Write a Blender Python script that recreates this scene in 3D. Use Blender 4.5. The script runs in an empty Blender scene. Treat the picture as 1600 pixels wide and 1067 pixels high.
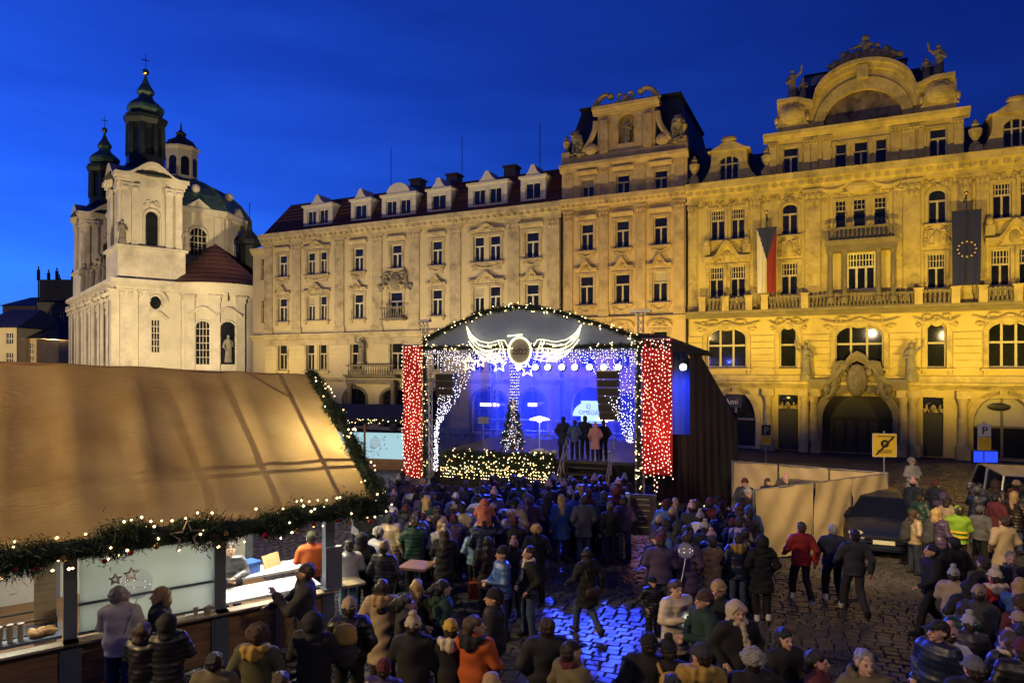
import bpy, math, random
import numpy as np
from mathutils import Vector, Matrix
R = math.radians
random.seed(7)
scene = bpy.context.scene
col = scene.collection
# ------------------------------------------------------------------ camera
F, CX, HY, CH = 1050.0, 800.0, 572.0, 5.2          # focal length and horizon in pixels of the photograph, eye height in metres
cam_d = bpy.data.cameras.new('camera'); cam = bpy.data.objects.new('camera', cam_d); col.objects.link(cam)
cam_d.sensor_width = 36; cam_d.lens = 36 * F / 1600; cam_d.shift_y = (HY - 533.5) / 1600
cam_d.clip_start = .1; cam_d.clip_end = 3000
cam.location = (0, 0, CH); cam.rotation_euler = (R(90), 0, 0)
scene.camera = cam
scene.view_settings.view_transform = 'Standard'; scene.view_settings.look = 'None'
scene.view_settings.exposure = 0.0; scene.view_settings.gamma = 1
scene.cycles.use_denoising = True
scene.cycles.max_bounces = 6; scene.cycles.transparent_max_bounces = 12
scene.cycles.sample_clamp_indirect = 4
scene.cycles.caustics_reflective = False; scene.cycles.caustics_refractive = False
# ------------------------------------------------------------------ dusk sky
world = bpy.data.worlds.new('World'); scene.world = world; world.use_nodes = True
wn = world.node_tree.nodes; wl = world.node_tree.links
wn.clear()
wo = wn.new('ShaderNodeOutputWorld'); bg = wn.new('ShaderNodeBackground')
sky = wn.new('ShaderNodeTexSky'); sky.sky_type = 'NISHITA'; sky.sun_disc = False
sky.sun_elevation = R(-4.0); sky.sun_rotation = R(-60); sky.altitude = 200; sky.ozone_density = 4.0; sky.dust_density = .4
tint = wn.new('ShaderNodeMix'); tint.data_type = 'RGBA'; tint.blend_type = 'MULTIPLY'; tint.inputs[0].default_value = 1
tint.inputs[7].default_value = (.12, .50, 1.0, 1)
tc = wn.new('ShaderNodeTexCoord'); mp = wn.new('ShaderNodeMapping'); mp.inputs['Scale'].default_value = (1.4, 1.4, 9)
cn = wn.new('ShaderNodeTexNoise'); cn.inputs['Scale'].default_value = 2.2; cn.inputs['Detail'].default_value = 6; cn.inputs['Roughness'].default_value = .5
cr = wn.new('ShaderNodeValToRGB'); cr.color_ramp.elements[0].position = .40; cr.color_ramp.elements[1].position = .72
cr.color_ramp.elements[0].color = (.72, .74, .8, 1); cr.color_ramp.elements[1].color = (1.5, 1.45, 1.25, 1)
cm = wn.new('ShaderNodeMix'); cm.data_type = 'RGBA'; cm.blend_type = 'MULTIPLY'; cm.inputs[0].default_value = .4
wl.new(tc.outputs['Generated'], mp.inputs[0]); wl.new(mp.outputs[0], cn.inputs['Vector']); wl.new(cn.outputs[0], cr.inputs[0])
wl.new(sky.outputs[0], tint.inputs[6]); wl.new(tint.outputs[2], cm.inputs[6]); wl.new(cr.outputs[0], cm.inputs[7])
wl.new(cm.outputs[2], bg.inputs[0]); wl.new(bg.outputs[0], wo.inputs[0])
bg.inputs['Strength'].default_value = 10.0
# ------------------------------------------------------------------ floodlights of the square and unseen warm lights
def lamp(kind, name, loc, target, power, color, size=.4, spot=100, blend=.5):
    d = bpy.data.lights.new(name, kind); d.energy = power; d.color = color
    if kind == 'AREA': d.size = size
    else: d.shadow_soft_size = size
    if kind == 'SPOT': d.spot_size = R(spot); d.spot_blend = blend
    o = bpy.data.objects.new(name, d); col.objects.link(o); o.location = loc
    if target is not None:
        o.rotation_euler = (Vector(target) - Vector(loc)).to_track_quat('-Z', 'Y').to_euler()
    return o
AMBER = (1.0, .66, .17); WARM = (1.0, .72, .38); CREAM = (1.0, .77, .43)
FX, FY, FC, FS = (1340 - 800) / 1050 * 40, 40.0, math.cos(R(-25.5)), math.sin(R(-25.5))   # foot of the palace facade and its direction
def fac(u, y, z): return (FX + u * FC - y * FS, FY + u * FS + y * FC, z)
for u, c, e in ((-45, (1, .72, .32), 4000), (-36, (1, .76, .40), 4600), (-27, (1, .76, .40), 4600), (-18, (1, .70, .27), 4800), (-9, (1, .66, .12), 5600), (0, (1, .66, .09), 5600), (9, (1, .66, .09), 5600)):
    near_stage = -28 < u < -5; lamp('SPOT', 'facade_floodlight', fac(u, -8.5 if near_stage else -13, 3.7), fac(u, 0, 14.5), e * (.62 if near_stage else 1), c, .35, 108 if near_stage else 98, .7)
for u, c, e in ((-45, (1, .70, .18), 800), (-34, (1, .72, .26), 380), (-24, (1, .72, .26), 380), (-13, (1, .66, .13), 700), (-4, (1, .66, .08), 1150), (5, (1, .66, .08), 1150), (12, (1, .66, .10), 700)):
    lamp('SPOT', 'facade_floodlight', fac(u, -5.0, 4.0), fac(u, 0, 7.0), e, c, .3, 140, .8)
lamp('SPOT', 'church_floodlight', (-30, 54, 6), (-38, 78, 17), 30000, CREAM, .6, 80, .6)
lamp('SPOT', 'church_floodlight', (-64, 60, 5), (-45, 82, 17), 20000, CREAM, .6, 85, .6)
lamp('SPOT', 'church_floodlight', (-20, 68, 18), (-42, 88, 27), 9000, CREAM, .6, 60, .6)
lamp('POINT', 'unseen_warm_light', (-73, 108, 10), None, 5000, (1, .74, .40), .35)  # unseen light added to brighten the grey apartment block
lamp('POINT', 'unseen_warm_light', (-78, 84, 9), None, 9000, (1, .74, .36), .35)  # added to lift the dark fronts of the far-left houses
lamp('POINT', 'unseen_warm_light', (-15, 4.5, 8.5), None, 7500, (1, .68, .26), .35)  # street lamp out of frame that lights the stall canvas
lamp('POINT', 'unseen_warm_light', (5, 1.0, 9), None, 800, (1, .76, .46), .35)  # added overhead to brighten the people in the foreground
lamp('POINT', 'unseen_warm_light', (16, 12, 8), None, 500, (1, .70, .30), .35)  # unseen light added for the tarpaulin fence side
lamp('SPOT', 'unseen_warm_light', (5.5, 9.5, 8.0), (10.5, 19.5, .9), 6500, (1, .70, .30), .3, 42, .7)  # spot added to brighten the tarpaulin fence, no lamp post there
# ------------------------------------------------------------------ mesh helpers
MATS = {}
def nodes_of(name):
    m = bpy.data.materials.new(name); m.use_nodes = True; MATS[name] = m
    nt = m.node_tree; b = nt.nodes['Principled BSDF']
    return m, nt, b
def pmat(name, c, rough=.8, var=.22, scale=1.5, bump=.15, bscale=40, metal=0, stain=0, stain_scale=.6, objcol=False, spec=.5, emis=None, estr=0, stretch=None, transm=0):
    m, nt, b = nodes_of(name); N = nt.nodes.new; L = nt.links.new
    tc = N('ShaderNodeTexCoord'); src = tc.outputs['Object']
    if stretch:
        mp = N('ShaderNodeMapping'); mp.inputs['Scale'].default_value = stretch; L(src, mp.inputs[0]); src = mp.outputs[0]
    n = N('ShaderNodeTexNoise'); n.inputs['Scale'].default_value = scale; n.inputs['Detail'].default_value = 6; n.inputs['Roughness'].default_value = .65
    L(src, n.inputs['Vector'])
    r = N('ShaderNodeMapRange'); r.inputs[1].default_value = .3; r.inputs[2].default_value = .7
    r.inputs[3].default_value = 1 - var; r.inputs[4].default_value = 1 + var; L(n.outputs[0], r.inputs[0])
    mul = N('ShaderNodeMix'); mul.data_type = 'RGBA'; mul.blend_type = 'MULTIPLY'; mul.inputs[0].default_value = 1
    if objcol:
        oi = N('ShaderNodeObjectInfo'); L(oi.outputs['Color'], mul.inputs[6])
    else: mul.inputs[6].default_value = (*c, 1)
    L(r.outputs[0], mul.inputs[7]); out = mul.outputs[2]
    if stain:
        s = N('ShaderNodeTexNoise'); s.inputs['Scale'].default_value = stain_scale; s.inputs['Detail'].default_value = 8; s.inputs['Roughness'].default_value = .7
        L(tc.outputs['Object'], s.inputs['Vector'])
        sr = N('ShaderNodeMapRange'); sr.inputs[1].default_value = .5; sr.inputs[2].default_value = .72; sr.inputs[3].default_value = 0; sr.inputs[4].default_value = stain
        L(s.outputs[0], sr.inputs[0])
        mx = N('ShaderNodeMix'); mx.data_type = 'RGBA'; L(sr.outputs[0], mx.inputs[0]); L(out, mx.inputs[6]); mx.inputs[7].default_value = (.09, .075, .055, 1); out = mx.outputs[2]
    L(out, b.inputs['Base Color'])
    if bump:
        bn = N('ShaderNodeTexNoise'); bn.inputs['Scale'].default_value = bscale; bn.inputs['Detail'].default_value = 4; L(src, bn.inputs['Vector'])
        bp = N('ShaderNodeBump'); bp.inputs['Strength'].default_value = bump; bp.inputs['Distance'].default_value = .03; L(bn.outputs[0], bp.inputs['Height']); L(bp.outputs[0], b.inputs['Normal'])
        rr = N('ShaderNodeMapRange'); rr.inputs[3].default_value = max(0, rough - .12); rr.inputs[4].default_value = min(1, rough + .12); L(n.outputs[0], rr.inputs[0]); L(rr.outputs[0], b.inputs['Roughness'])
    else: b.inputs['Roughness'].default_value = rough
    b.inputs['Metallic'].default_value = metal; b.inputs['Specular IOR Level'].default_value = spec
    if transm: b.inputs['Transmission Weight'].default_value = transm
    if emis: b.inputs['Emission Color'].default_value = (*emis, 1); b.inputs['Emission Strength'].default_value = estr
    return m
def emat(name, c, s, sample=True):
    m, nt, b = nodes_of(name); b.inputs['Base Color'].default_value = (*[x * .5 for x in c], 1)
    b.inputs['Emission Color'].default_value = (*c, 1); b.inputs['Emission Strength'].default_value = s
    if not sample: m.cycles.emission_sampling = 'NONE'
    return m
def ico():
    t = (1 + 5 ** .5) / 2
    v = np.array([(-1, t, 0), (1, t, 0), (-1, -t, 0), (1, -t, 0), (0, -1, t), (0, 1, t), (0, -1, -t), (0, 1, -t), (t, 0, -1), (t, 0, 1), (-t, 0, -1), (-t, 0, 1)], float)
    v /= np.linalg.norm(v[0])
    f = [(0, 11, 5), (0, 5, 1), (0, 1, 7), (0, 7, 10), (0, 10, 11), (1, 5, 9), (5, 11, 4), (11, 10, 2), (10, 7, 6), (7, 1, 8), (3, 9, 4), (3, 4, 2), (3, 2, 6), (3, 6, 8), (3, 8, 9), (4, 9, 5), (2, 4, 11), (6, 2, 10), (8, 6, 7), (9, 8, 1)]
    return v, f
ICO = ico()
class MB:
    def __init__(s): s.v = []; s.f = []; s.mi = []; s.m = 0
    def add(s, vs, fs):
        o = len(s.v); s.v += [tuple(map(float, p)) for p in vs]; s.f += [tuple(i + o for i in f) for f in fs]; s.mi += [s.m] * len(fs); return s
    def box(s, x0, x1, y0, y1, z0, z1):
        return s.add([(x0, y0, z0), (x1, y0, z0), (x1, y1, z0), (x0, y1, z0), (x0, y0, z1), (x1, y0, z1), (x1, y1, z1), (x0, y1, z1)],
                     [(0, 3, 2, 1), (4, 5, 6, 7), (0, 1, 5, 4), (1, 2, 6, 5), (2, 3, 7, 6), (3, 0, 4, 7)])
    def quad(s, a, b, c, d): return s.add([a, b, c, d], [(0, 1, 2, 3)])
    def prism(s, pts, y0, y1):                      # polygon in x-z, extruded along y
        n = len(pts); vs = [(x, y0, z) for x, z in pts] + [(x, y1, z) for x, z in pts]
        return s.add(vs, [tuple(range(n)), tuple(range(2 * n - 1, n - 1, -1))] + [(i, i + n, (i + 1) % n + n, (i + 1) % n) for i in range(n)])
    def ext(s, prof, x0, x1):                       # profile in y-z, extruded along x
        n = len(prof); vs = [(x0, y, z) for y, z in prof] + [(x1, y, z) for y, z in prof]
        return s.add(vs, [tuple(range(n - 1, -1, -1)), tuple(range(n, 2 * n))] + [(i, (i + 1) % n, (i + 1) % n + n, i + n) for i in range(n)])
    def lathe(s, prof, cx=0, cy=0, n=12, rot=0, a0=0, a1=2 * math.pi, cap=True):   # profile (r, z)
        full = abs(a1 - a0 - 2 * math.pi) < 1e-6; k = n if full else n + 1; vs = []
        for r, z in prof:
            for i in range(k):
                a = rot + a0 + (a1 - a0) * i / n; vs.append((cx + r * math.cos(a), cy + r * math.sin(a), z))
        fs = []
        for j in range(len(prof) - 1):
            for i in range(n):
                i2 = (i + 1) % k; fs.append((j * k + i, j * k + i2, (j + 1) * k + i2, (j + 1) * k + i))
        if full and cap: fs += [tuple(range(k - 1, -1, -1)), tuple(range((len(prof) - 1) * k, len(prof) * k))]
        return s.add(vs, fs)
    def tube(s, pts, r, n=6, closed=False):
        pts = [Vector(p) for p in pts]; m = len(pts); vs = []; rr = r if isinstance(r, (list, tuple)) else [r] * m
        for i, p in enumerate(pts):
            if closed: t = pts[(i + 1) % m] - pts[i - 1]
            else: t = pts[min(i + 1, m - 1)] - pts[max(i - 1, 0)]
            t.normalize(); u = t.cross(Vector((0, 0, 1)))
            if u.length < .05: u = t.cross(Vector((0, 1, 0)))
            u.normalize(); w = t.cross(u)
            for k in range(n):
                a = 2 * math.pi * k / n; vs.append(p + u * (math.cos(a) * rr[i]) + w * (math.sin(a) * rr[i]))
        fs = []
        for i in range(m if closed else m - 1):
            j = (i + 1) % m
            for k in range(n): fs.append((i * n + k, i * n + (k + 1) % n, j * n + (k + 1) % n, j * n + k))
        if not closed: fs += [tuple(range(n - 1, -1, -1)), tuple(range((m - 1) * n, m * n))]
        return s.add(vs, fs)
    def ball(s, c, r, n=8, m=6):                    # ellipsoid
        rx, ry, rz = (r, r, r) if not isinstance(r, (tuple, list)) else r
        vs = [(c[0], c[1], c[2] - rz)]
        for j in range(1, m):
            ph = -math.pi / 2 + math.pi * j / m
            for i in range(n):
                a = 2 * math.pi * i / n; vs.append((c[0] + rx * math.cos(ph) * math.cos(a), c[1] + ry * math.cos(ph) * math.sin(a), c[2] + rz * math.sin(ph)))
        vs.append((c[0], c[1], c[2] + rz)); fs = [(0, 1 + (i + 1) % n, 1 + i) for i in range(n)]
        for j in range(m - 2):
            for i in range(n): a = 1 + j * n; fs.append((a + i, a + (i + 1) % n, a + n + (i + 1) % n, a + n + i))
        l = len(vs) - 1; a = 1 + (m - 2) * n
        return s.add(vs, fs + [(a + i, a + (i + 1) % n, l) for i in range(n)])
    def mesh(s, name, mats, smooth=False):
        me = bpy.data.meshes.new(name); me.from_pydata(s.v, [], s.f); finish(me, mats, smooth, s.mi); return me
    def build(s, name, mats, parent=None, smooth=False): return link(name, s.mesh(name, mats, smooth), parent)
def finish(me, mats, smooth, mi=None):
    if not isinstance(mats, (list, tuple)): mats = [mats]
    for m in mats: me.materials.append(MATS[m] if isinstance(m, str) else m)
    if mi and any(mi): me.polygons.foreach_set('material_index', mi)
    if smooth == 'auto':
        me.polygons.foreach_set('use_smooth', [True] * len(me.polygons)); me.set_sharp_from_angle(angle=R(40))
    elif smooth: me.polygons.foreach_set('use_smooth', [True] * len(me.polygons))
    me.update()
def link(name, me, parent=None):
    o = bpy.data.objects.new(name, me); col.objects.link(o)
    if parent is not None: o.parent = parent
    return o
def tag(o, label=None, cat=None, group=None, kind=None):
    for k, v in (('label', label), ('category', cat), ('group', group), ('kind', kind)):
        if v: o[k] = v
    return o
def thing(name, label, cat, loc=(0, 0, 0), rz=0, group=None):
    o = bpy.data.objects.new(name, None); col.objects.link(o); o.location = loc; o.rotation_euler = (0, 0, rz); o.empty_display_size = .2
    return tag(o, label, cat, group)
def copy_tree(o, parent=None):
    c = o.copy(); col.objects.link(c); c.parent = parent
    for ch in o.children:
        copy_tree(ch, c)
    return c
def gp(px, py, z=0.0):                              # pixel -> point at height z
    t = (z - CH) / ((HY - py) / F); return Vector(((px - CX) / F * t, t, z))
def at(px, py, Y):                                  # pixel -> point at distance Y
    return Vector(((px - CX) / F * Y, Y, CH + (HY - py) / F * Y))
class Frame:                                        # local axes of a facade: x along it, y into it, z up
    def __init__(s, x, y, ang):
        s.o = Vector((x, y, 0)); s.a = ang; s.c, s.s = math.cos(ang), math.sin(ang)
    def loc(s, p): d = Vector(p) - s.o; return Vector((d.x * s.c + d.y * s.s, -d.x * s.s + d.y * s.c, d.z))
    def wor(s, p): return Vector((s.o.x + p[0] * s.c - p[1] * s.s, s.o.y + p[0] * s.s + p[1] * s.c, p[2] if len(p) > 2 else 0))
    def px(s, x, y, yl=0.0):                        # pixel on the plane y = yl -> (x, z)
        o = s.loc((0, 0, CH)); d = Vector(((x - CX) / F, 1, (HY - y) / F)); dl = Vector((d.x * s.c + d.y * s.s, -d.x * s.s + d.y * s.c, d.z))
        t = (yl - o.y) / dl.y; return o.x + t * dl.x, o.z + t * dl.z
    def thing(s, name, label, cat, group=None): return thing(name, label, cat, s.o, s.a, group)
# surface nets: implicit shapes -> one continuous mesh
class SDF:
    def __init__(s, lo, hi, h):
        s.lo = np.array(lo, float); s.h = h; s.n = np.ceil((np.array(hi) - s.lo) / h).astype(int) + 1
        s.g = np.full(s.n, .3, np.float32)
        s.ax = [s.lo[i] + h * np.arange(s.n[i]) for i in range(3)]
    def sub(s, lo, hi):
        a = np.clip(np.floor((np.array(lo) - s.lo) / s.h).astype(int), 0, s.n - 1); b = np.clip(np.ceil((np.array(hi) - s.lo) / s.h).astype(int) + 1, 1, s.n)
        sl = tuple(slice(i, max(j, i + 1)) for i, j in zip(a, b))
        return sl, np.meshgrid(*[s.ax[i][sl[i]] for i in range(3)], indexing='ij', sparse=True)
    def put(s, sl, d, k):
        g = s.g[sl]
        if k > 0:
            h = np.clip(.5 + .5 * (g - d) / k, 0, 1); s.g[sl] = g * (1 - h) + d * h - k * h * (1 - h)
        elif k < 0: s.g[sl] = np.maximum(g, -d)
        else: s.g[sl] = np.minimum(g, d)
    def cap(s, a, b, ra, rb=None, k=.02, sq=(1, 1, 1)):
        rb = ra if rb is None else rb; a = np.array(a, float); b = np.array(b, float); q = np.array(sq, float); m = max(ra, rb) * max(q) + abs(k) * 1.5 + .02
        sl, (X, Y, Z) = s.sub(np.minimum(a, b) - m, np.maximum(a, b) + m)
        X = (X - a[0]) / q[0]; Y = (Y - a[1]) / q[1]; Z = (Z - a[2]) / q[2]; d = (b - a) / q; L = max(d @ d, 1e-9)
        t = np.clip((X * d[0] + Y * d[1] + Z * d[2]) / L, 0, 1)
        s.put(sl, (np.sqrt((X - t * d[0]) ** 2 + (Y - t * d[1]) ** 2 + (Z - t * d[2]) ** 2) - (ra + (rb - ra) * t)) * min(q), k); return s
    def ell(s, c, r, k=.02, rot=None):
        c = np.array(c, float); r = np.array(r, float); m = max(r) + abs(k) * 1.5 + .02
        sl, (X, Y, Z) = s.sub(c - m, c + m); X, Y, Z = X - c[0], Y - c[1], Z - c[2]
        if rot is not None:
            ca, sa = math.cos(rot), math.sin(rot); X, Y = X * ca + Y * sa, -X * sa + Y * ca
        k0 = np.sqrt((X / r[0]) ** 2 + (Y / r[1]) ** 2 + (Z / r[2]) ** 2); k1 = np.sqrt((X / r[0] ** 2) ** 2 + (Y / r[1] ** 2) ** 2 + (Z / r[2] ** 2) ** 2) + 1e-6
        s.put(sl, k0 * (k0 - 1) / k1, k); return s
    def cut(s, axis, v, sign):                      # keep sign*(p - v) > 0
        sh = [1, 1, 1]; sh[axis] = -1; s.g = np.maximum(s.g, (sign * (v - s.ax[axis])).reshape(sh).astype(np.float32)); return s
    def wob(s, amp, fr, seed=0):
        r = np.random.RandomState(seed); X, Y, Z = np.meshgrid(*s.ax, indexing='ij', sparse=True)
        for _ in range(4):
            w = r.normal(size=3) * fr; s.g = s.g + (amp * np.sin(X * w[0] + Y * w[1] + Z * w[2] + r.rand() * 6)).astype(np.float32)
        return s
    def mesh(s, name, mats, smooth=True):
        g = s.g; h = s.h; n = np.array(g.shape); ins = g < 0
        c = np.zeros(n - 1, np.int8)
        for i in (0, 1):
            for j in (0, 1):
                for k in (0, 1): c += ins[i:n[0] - 1 + i, j:n[1] - 1 + j, k:n[2] - 1 + k]
        act = (c > 0) & (c < 8); idx = np.argwhere(act); vid = np.full(act.shape, -1, np.int64); vid[act] = np.arange(len(idx))
        acc = np.zeros((len(idx), 3)); cnt = np.zeros(len(idx))
        cor = [(0, 0, 0), (1, 0, 0), (0, 1, 0), (1, 1, 0), (0, 0, 1), (1, 0, 1), (0, 1, 1), (1, 1, 1)]
        val = [g[idx[:, 0] + a, idx[:, 1] + b, idx[:, 2] + d] for a, b, d in cor]
        for a, b in ((0, 1), (2, 3), (4, 5), (6, 7), (0, 2), (1, 3), (4, 6), (5, 7), (0, 4), (1, 5), (2, 6), (3, 7)):
            x = (val[a] < 0) != (val[b] < 0); t = np.where(x, val[a] / (val[a] - val[b] + 1e-12), 0)
            p = np.array(cor[a]) + t[:, None] * (np.array(cor[b]) - np.array(cor[a])); acc[x] += p[x]; cnt[x] += 1
        V = s.lo + h * (idx + acc / cnt[:, None]); Fs = []
        for ax in range(3):
            o1, o2 = [i for i in range(3) if i != ax]
            lo = [slice(None)] * 3; hi = [slice(None)] * 3; lo[ax] = slice(0, n[ax] - 1); hi[ax] = slice(1, n[ax])
            A, B = ins[tuple(lo)], ins[tuple(hi)]; e = np.argwhere(A != B)
            e = e[(e[:, o1] > 0) & (e[:, o2] > 0) & (e[:, o1] < n[o1] - 1) & (e[:, o2] < n[o2] - 1)]
            fl = A[tuple(e.T)]; q = []
            for d1, d2 in ((1, 1), (0, 1), (0, 0), (1, 0)):
                t = e.copy(); t[:, o1] -= d1; t[:, o2] -= d2; q.append(vid[tuple(t.T)])
            q = np.stack(q, 1); fl = fl if ax != 1 else ~fl; q[~fl] = q[~fl][:, ::-1]; Fs.append(q)
        Q = np.concatenate(Fs); me = bpy.data.meshes.new(name)
        me.vertices.add(len(V)); me.vertices.foreach_set('co', V.astype(np.float32).ravel())
        me.loops.add(Q.size); me.loops.foreach_set('vertex_index', Q.ravel().astype(np.int32))
        me.polygons.add(len(Q)); me.polygons.foreach_set('loop_start', np.arange(0, Q.size, 4, dtype=np.int32))
        me.update(calc_edges=True); me.validate(); finish(me, mats, smooth); return me
# ------------------------------------------------------------------ materials of the setting
pmat('mortar', (.035, .033, .032), .9, .3, 3, .4, 60)
pmat('sett', (.075, .07, .068), .30, .35, 1.2, .25, 30, spec=.6)
pmat('plaster_cream', (.57, .49, .32), .85, .10, .7, .12, 30, stain=.14)
pmat('trim_cream', (.46, .39, .26), .8, .22, 1.5, .3, 25, stain=.8, stain_scale=.9)
pmat('plaster_ochre', (.55, .42, .24), .85, .10, .7, .12, 30, stain=.2)
pmat('trim_ochre', (.46, .35, .20), .8, .22, 1.5, .3, 25, stain=.75, stain_scale=.9)
pmat('plaster_yellow', (.52, .42, .17), .85, .12, .7, .12, 30, stain=.3)
pmat('trim_yellow', (.46, .37, .16), .8, .24, 1.5, .35, 25, stain=.8, stain_scale=.9)
pmat('dark_stone', (.17, .145, .11), .8, .3, 1.5, .4, 18, stain=.5)
pmat('church_plaster', (.56, .51, .40), .85, .10, .4, .12, 20, stain=.25, stain_scale=.35)
pmat('church_trim', (.56, .51, .41), .8, .16, .8, .25, 16, stain=.4, stain_scale=.5)
pmat('statue_stone', (.20, .18, .15), .85, .35, 2, .5, 18)
pmat('roof_tile', (.085, .032, .025), .75, .3, 2, .5, 14, stretch=(1, 1, 4))
pmat('roof_slate', (.022, .022, .026), .6, .3, 2, .5, 10, stretch=(1, 1, 4))
pmat('copper', (.06, .12, .10), .5, .4, .8, .3, 6, metal=.3)
pmat('copper_dark', (.022, .03, .03), .5, .35, .8, .3, 6, metal=.3)
pmat('gilt', (.9, .62, .18), .25, .1, 3, 0, metal=1)
pmat('window_frame', (.46, .41, .31), .6, .08, 4, .05, 30)
pmat('window_white', (.62, .60, .54), .6, .08, 4, .05, 30)
pmat('glass_pane', (.012, .014, .018), .06, .5, .6, 0, spec=.6)
pmat('blind', (.42, .38, .30), .7, .08, 3, .05, 30)
pmat('iron', (.02, .02, .02), .5, .2, 5, .1, 40, metal=.6)
pmat('mosaic', (.13, .10, .08), .6, .95, 1.6, .3, 8)
pmat('zinc', (.22, .24, .27), .45, .2, 1, .1, 10, metal=.4)
pmat('grey_render', (.16, .145, .125), .9, .15, .4, .1, 10)
# ------------------------------------------------------------------ ground: setts
g = MB(); g.add([(-400, -60, -.035), (400, -60, -.035), (400, 900, -.035), (-400, 900, -.035)], [(0, 1, 2, 3)])
ground = tag(g.build('ground', 'mortar'), kind='structure')
def setts():
    rs = np.random.RandomState(3); ang = R(-22); ca, sa = math.cos(ang), math.sin(ang); A = []
    for r in range(-60, 240):
        off = rs.rand() * .3
        for k in range(-120, 160):
            u = k * .275 + off; v = r * .185; x = u * ca - v * sa; y = u * sa + v * ca + 4
            if 9.5 < y < 36 and abs(x) < y * .80 + 1.5: A.append((x, y, .125 + rs.normal() * .006, .084 + rs.normal() * .004, ang + rs.normal() * .03, rs.normal() * .005, rs.normal() * .012, rs.normal() * .012))
    return np.array(A)
SA = setts()
def sett_verts(a):
    x, y, hx, hy, an, z, tx, ty = a.T; c, s = np.cos(an), np.sin(an); out = []
    for f, zz in ((1.0, -.045), (1.0, -.010), (.84, .0)):
        for sx, sy in ((-1, -1), (1, -1), (1, 1), (-1, 1)):
            px, py = hx * sx * f, hy * sy * f; out.append(np.stack([x + px * c - py * s, y + px * s + py * c, z + zz + (tx * sx + ty * sy) * .35], 1))
    return np.stack(out, 1)
SF = [(8, 9, 10, 11)] + [(4 + i, 4 + (i + 1) % 4, 8 + (i + 1) % 4, 8 + i) for i in range(4)] + [(i, (i + 1) % 4, 4 + (i + 1) % 4, 4 + i) for i in range(4)]
near = (SA[:, 0] > .1) & (SA[:, 0] < 3.2) & (SA[:, 1] > 11); order = np.argsort(np.where(near, SA[:, 1], 1e6)); pick = set(order[:300].tolist())
rest = np.array([i for i in range(len(SA)) if i not in pick])
V = sett_verts(SA[rest]).reshape(-1, 3); nq = len(rest); Q = (np.arange(nq)[:, None, None] * 12 + np.array(SF)[None]).reshape(-1, 4)
me = bpy.data.meshes.new('paving_stones'); me.from_pydata(V.tolist(), [], Q.tolist()); finish(me, 'sett', False); tag(link('paving', me, ground), kind='stuff')
base_me = bpy.data.meshes.new('paving_stone'); base_me.from_pydata(sett_verts(np.array([[0, 0, .125, .084, 0, 0, .01, .008]]))[0].tolist(), [], SF); finish(base_me, 'sett', False)
for i in order[:300]:
    a = SA[i]; o = link('paving_stone', base_me, ground); o.location = (a[0], a[1], a[5]); o.rotation_euler = (a[7] * 2, a[6] * 2, a[4])
# ------------------------------------------------------------------ facade kit
def arch_pts(x0, x1, zs, rise, n=12):
    c = (x0 + x1) / 2; w = (x1 - x0) / 2; return [(c - w * math.cos(math.pi * i / n), zs + rise * math.sin(math.pi * i / n)) for i in range(n + 1)]
def wall_with_holes(mb, u0, u1, z0, z1, holes, y=0, dep=.4):
    xs = sorted({u0, u1, *[h[0] for h in holes], *[h[1] for h in holes]}); zs = sorted({z0, z1, *[h[2] for h in holes], *[h[3] for h in holes]})
    xs = [x for x in xs if u0 <= x <= u1]; zs = [z for z in zs if z0 <= z <= z1]
    for i in range(len(xs) - 1):
        for j in range(len(zs) - 1):
            cx, cz = (xs[i] + xs[i + 1]) / 2, (zs[j] + zs[j + 1]) / 2
            if any(h[0] < cx < h[1] and h[2] < cz < h[3] for h in holes): continue
            mb.quad((xs[i], y, zs[j]), (xs[i + 1], y, zs[j]), (xs[i + 1], y, zs[j + 1]), (xs[i], y, zs[j + 1]))
    for x0, x1, a, b, rise in holes:
        t = b - rise
        mb.quad((x0, y, a), (x0, y, t), (x0, y + dep, t), (x0, y + dep, a)); mb.quad((x1, y, a), (x1, y, t), (x1, y + dep, t), (x1, y + dep, a)); mb.quad((x0, y, a), (x1, y, a), (x1, y + dep, a), (x0, y + dep, a))
        p = arch_pts(x0, x1, t, rise) if rise else [(x0, b), (x1, b)]
        for (xa, za), (xb, zb) in zip(p, p[1:]):
            mb.quad((xa, y, za), (xb, y, zb), (xb, y + dep, zb), (xa, y + dep, za))
            if rise: mb.quad((xa, y, za), (xb, y, zb), (xb, y, b), (xa, y, b))
def cornice(mb, x0, x1, z, h, p, y=0, mod=0):
    mb.ext([(y + .02, z), (y - p * .3, z), (y - p * .35, z + h * .22), (y - p * .55, z + h * .3), (y - p * .65, z + h * .5), (y - p * .95, z + h * .6), (y - p, z + h * .85), (y - p * 1.04, z + h), (y + .02, z + h)], x0, x1)
    if mod:
        n = max(1, int((x1 - x0) / mod))
        for i in range(n):
            x = x0 + (i + .5) * (x1 - x0) / n; mb.box(x - mod * .18, x + mod * .18, y - p * .8, y - .01, z + h * .26, z + h * .55)
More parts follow.
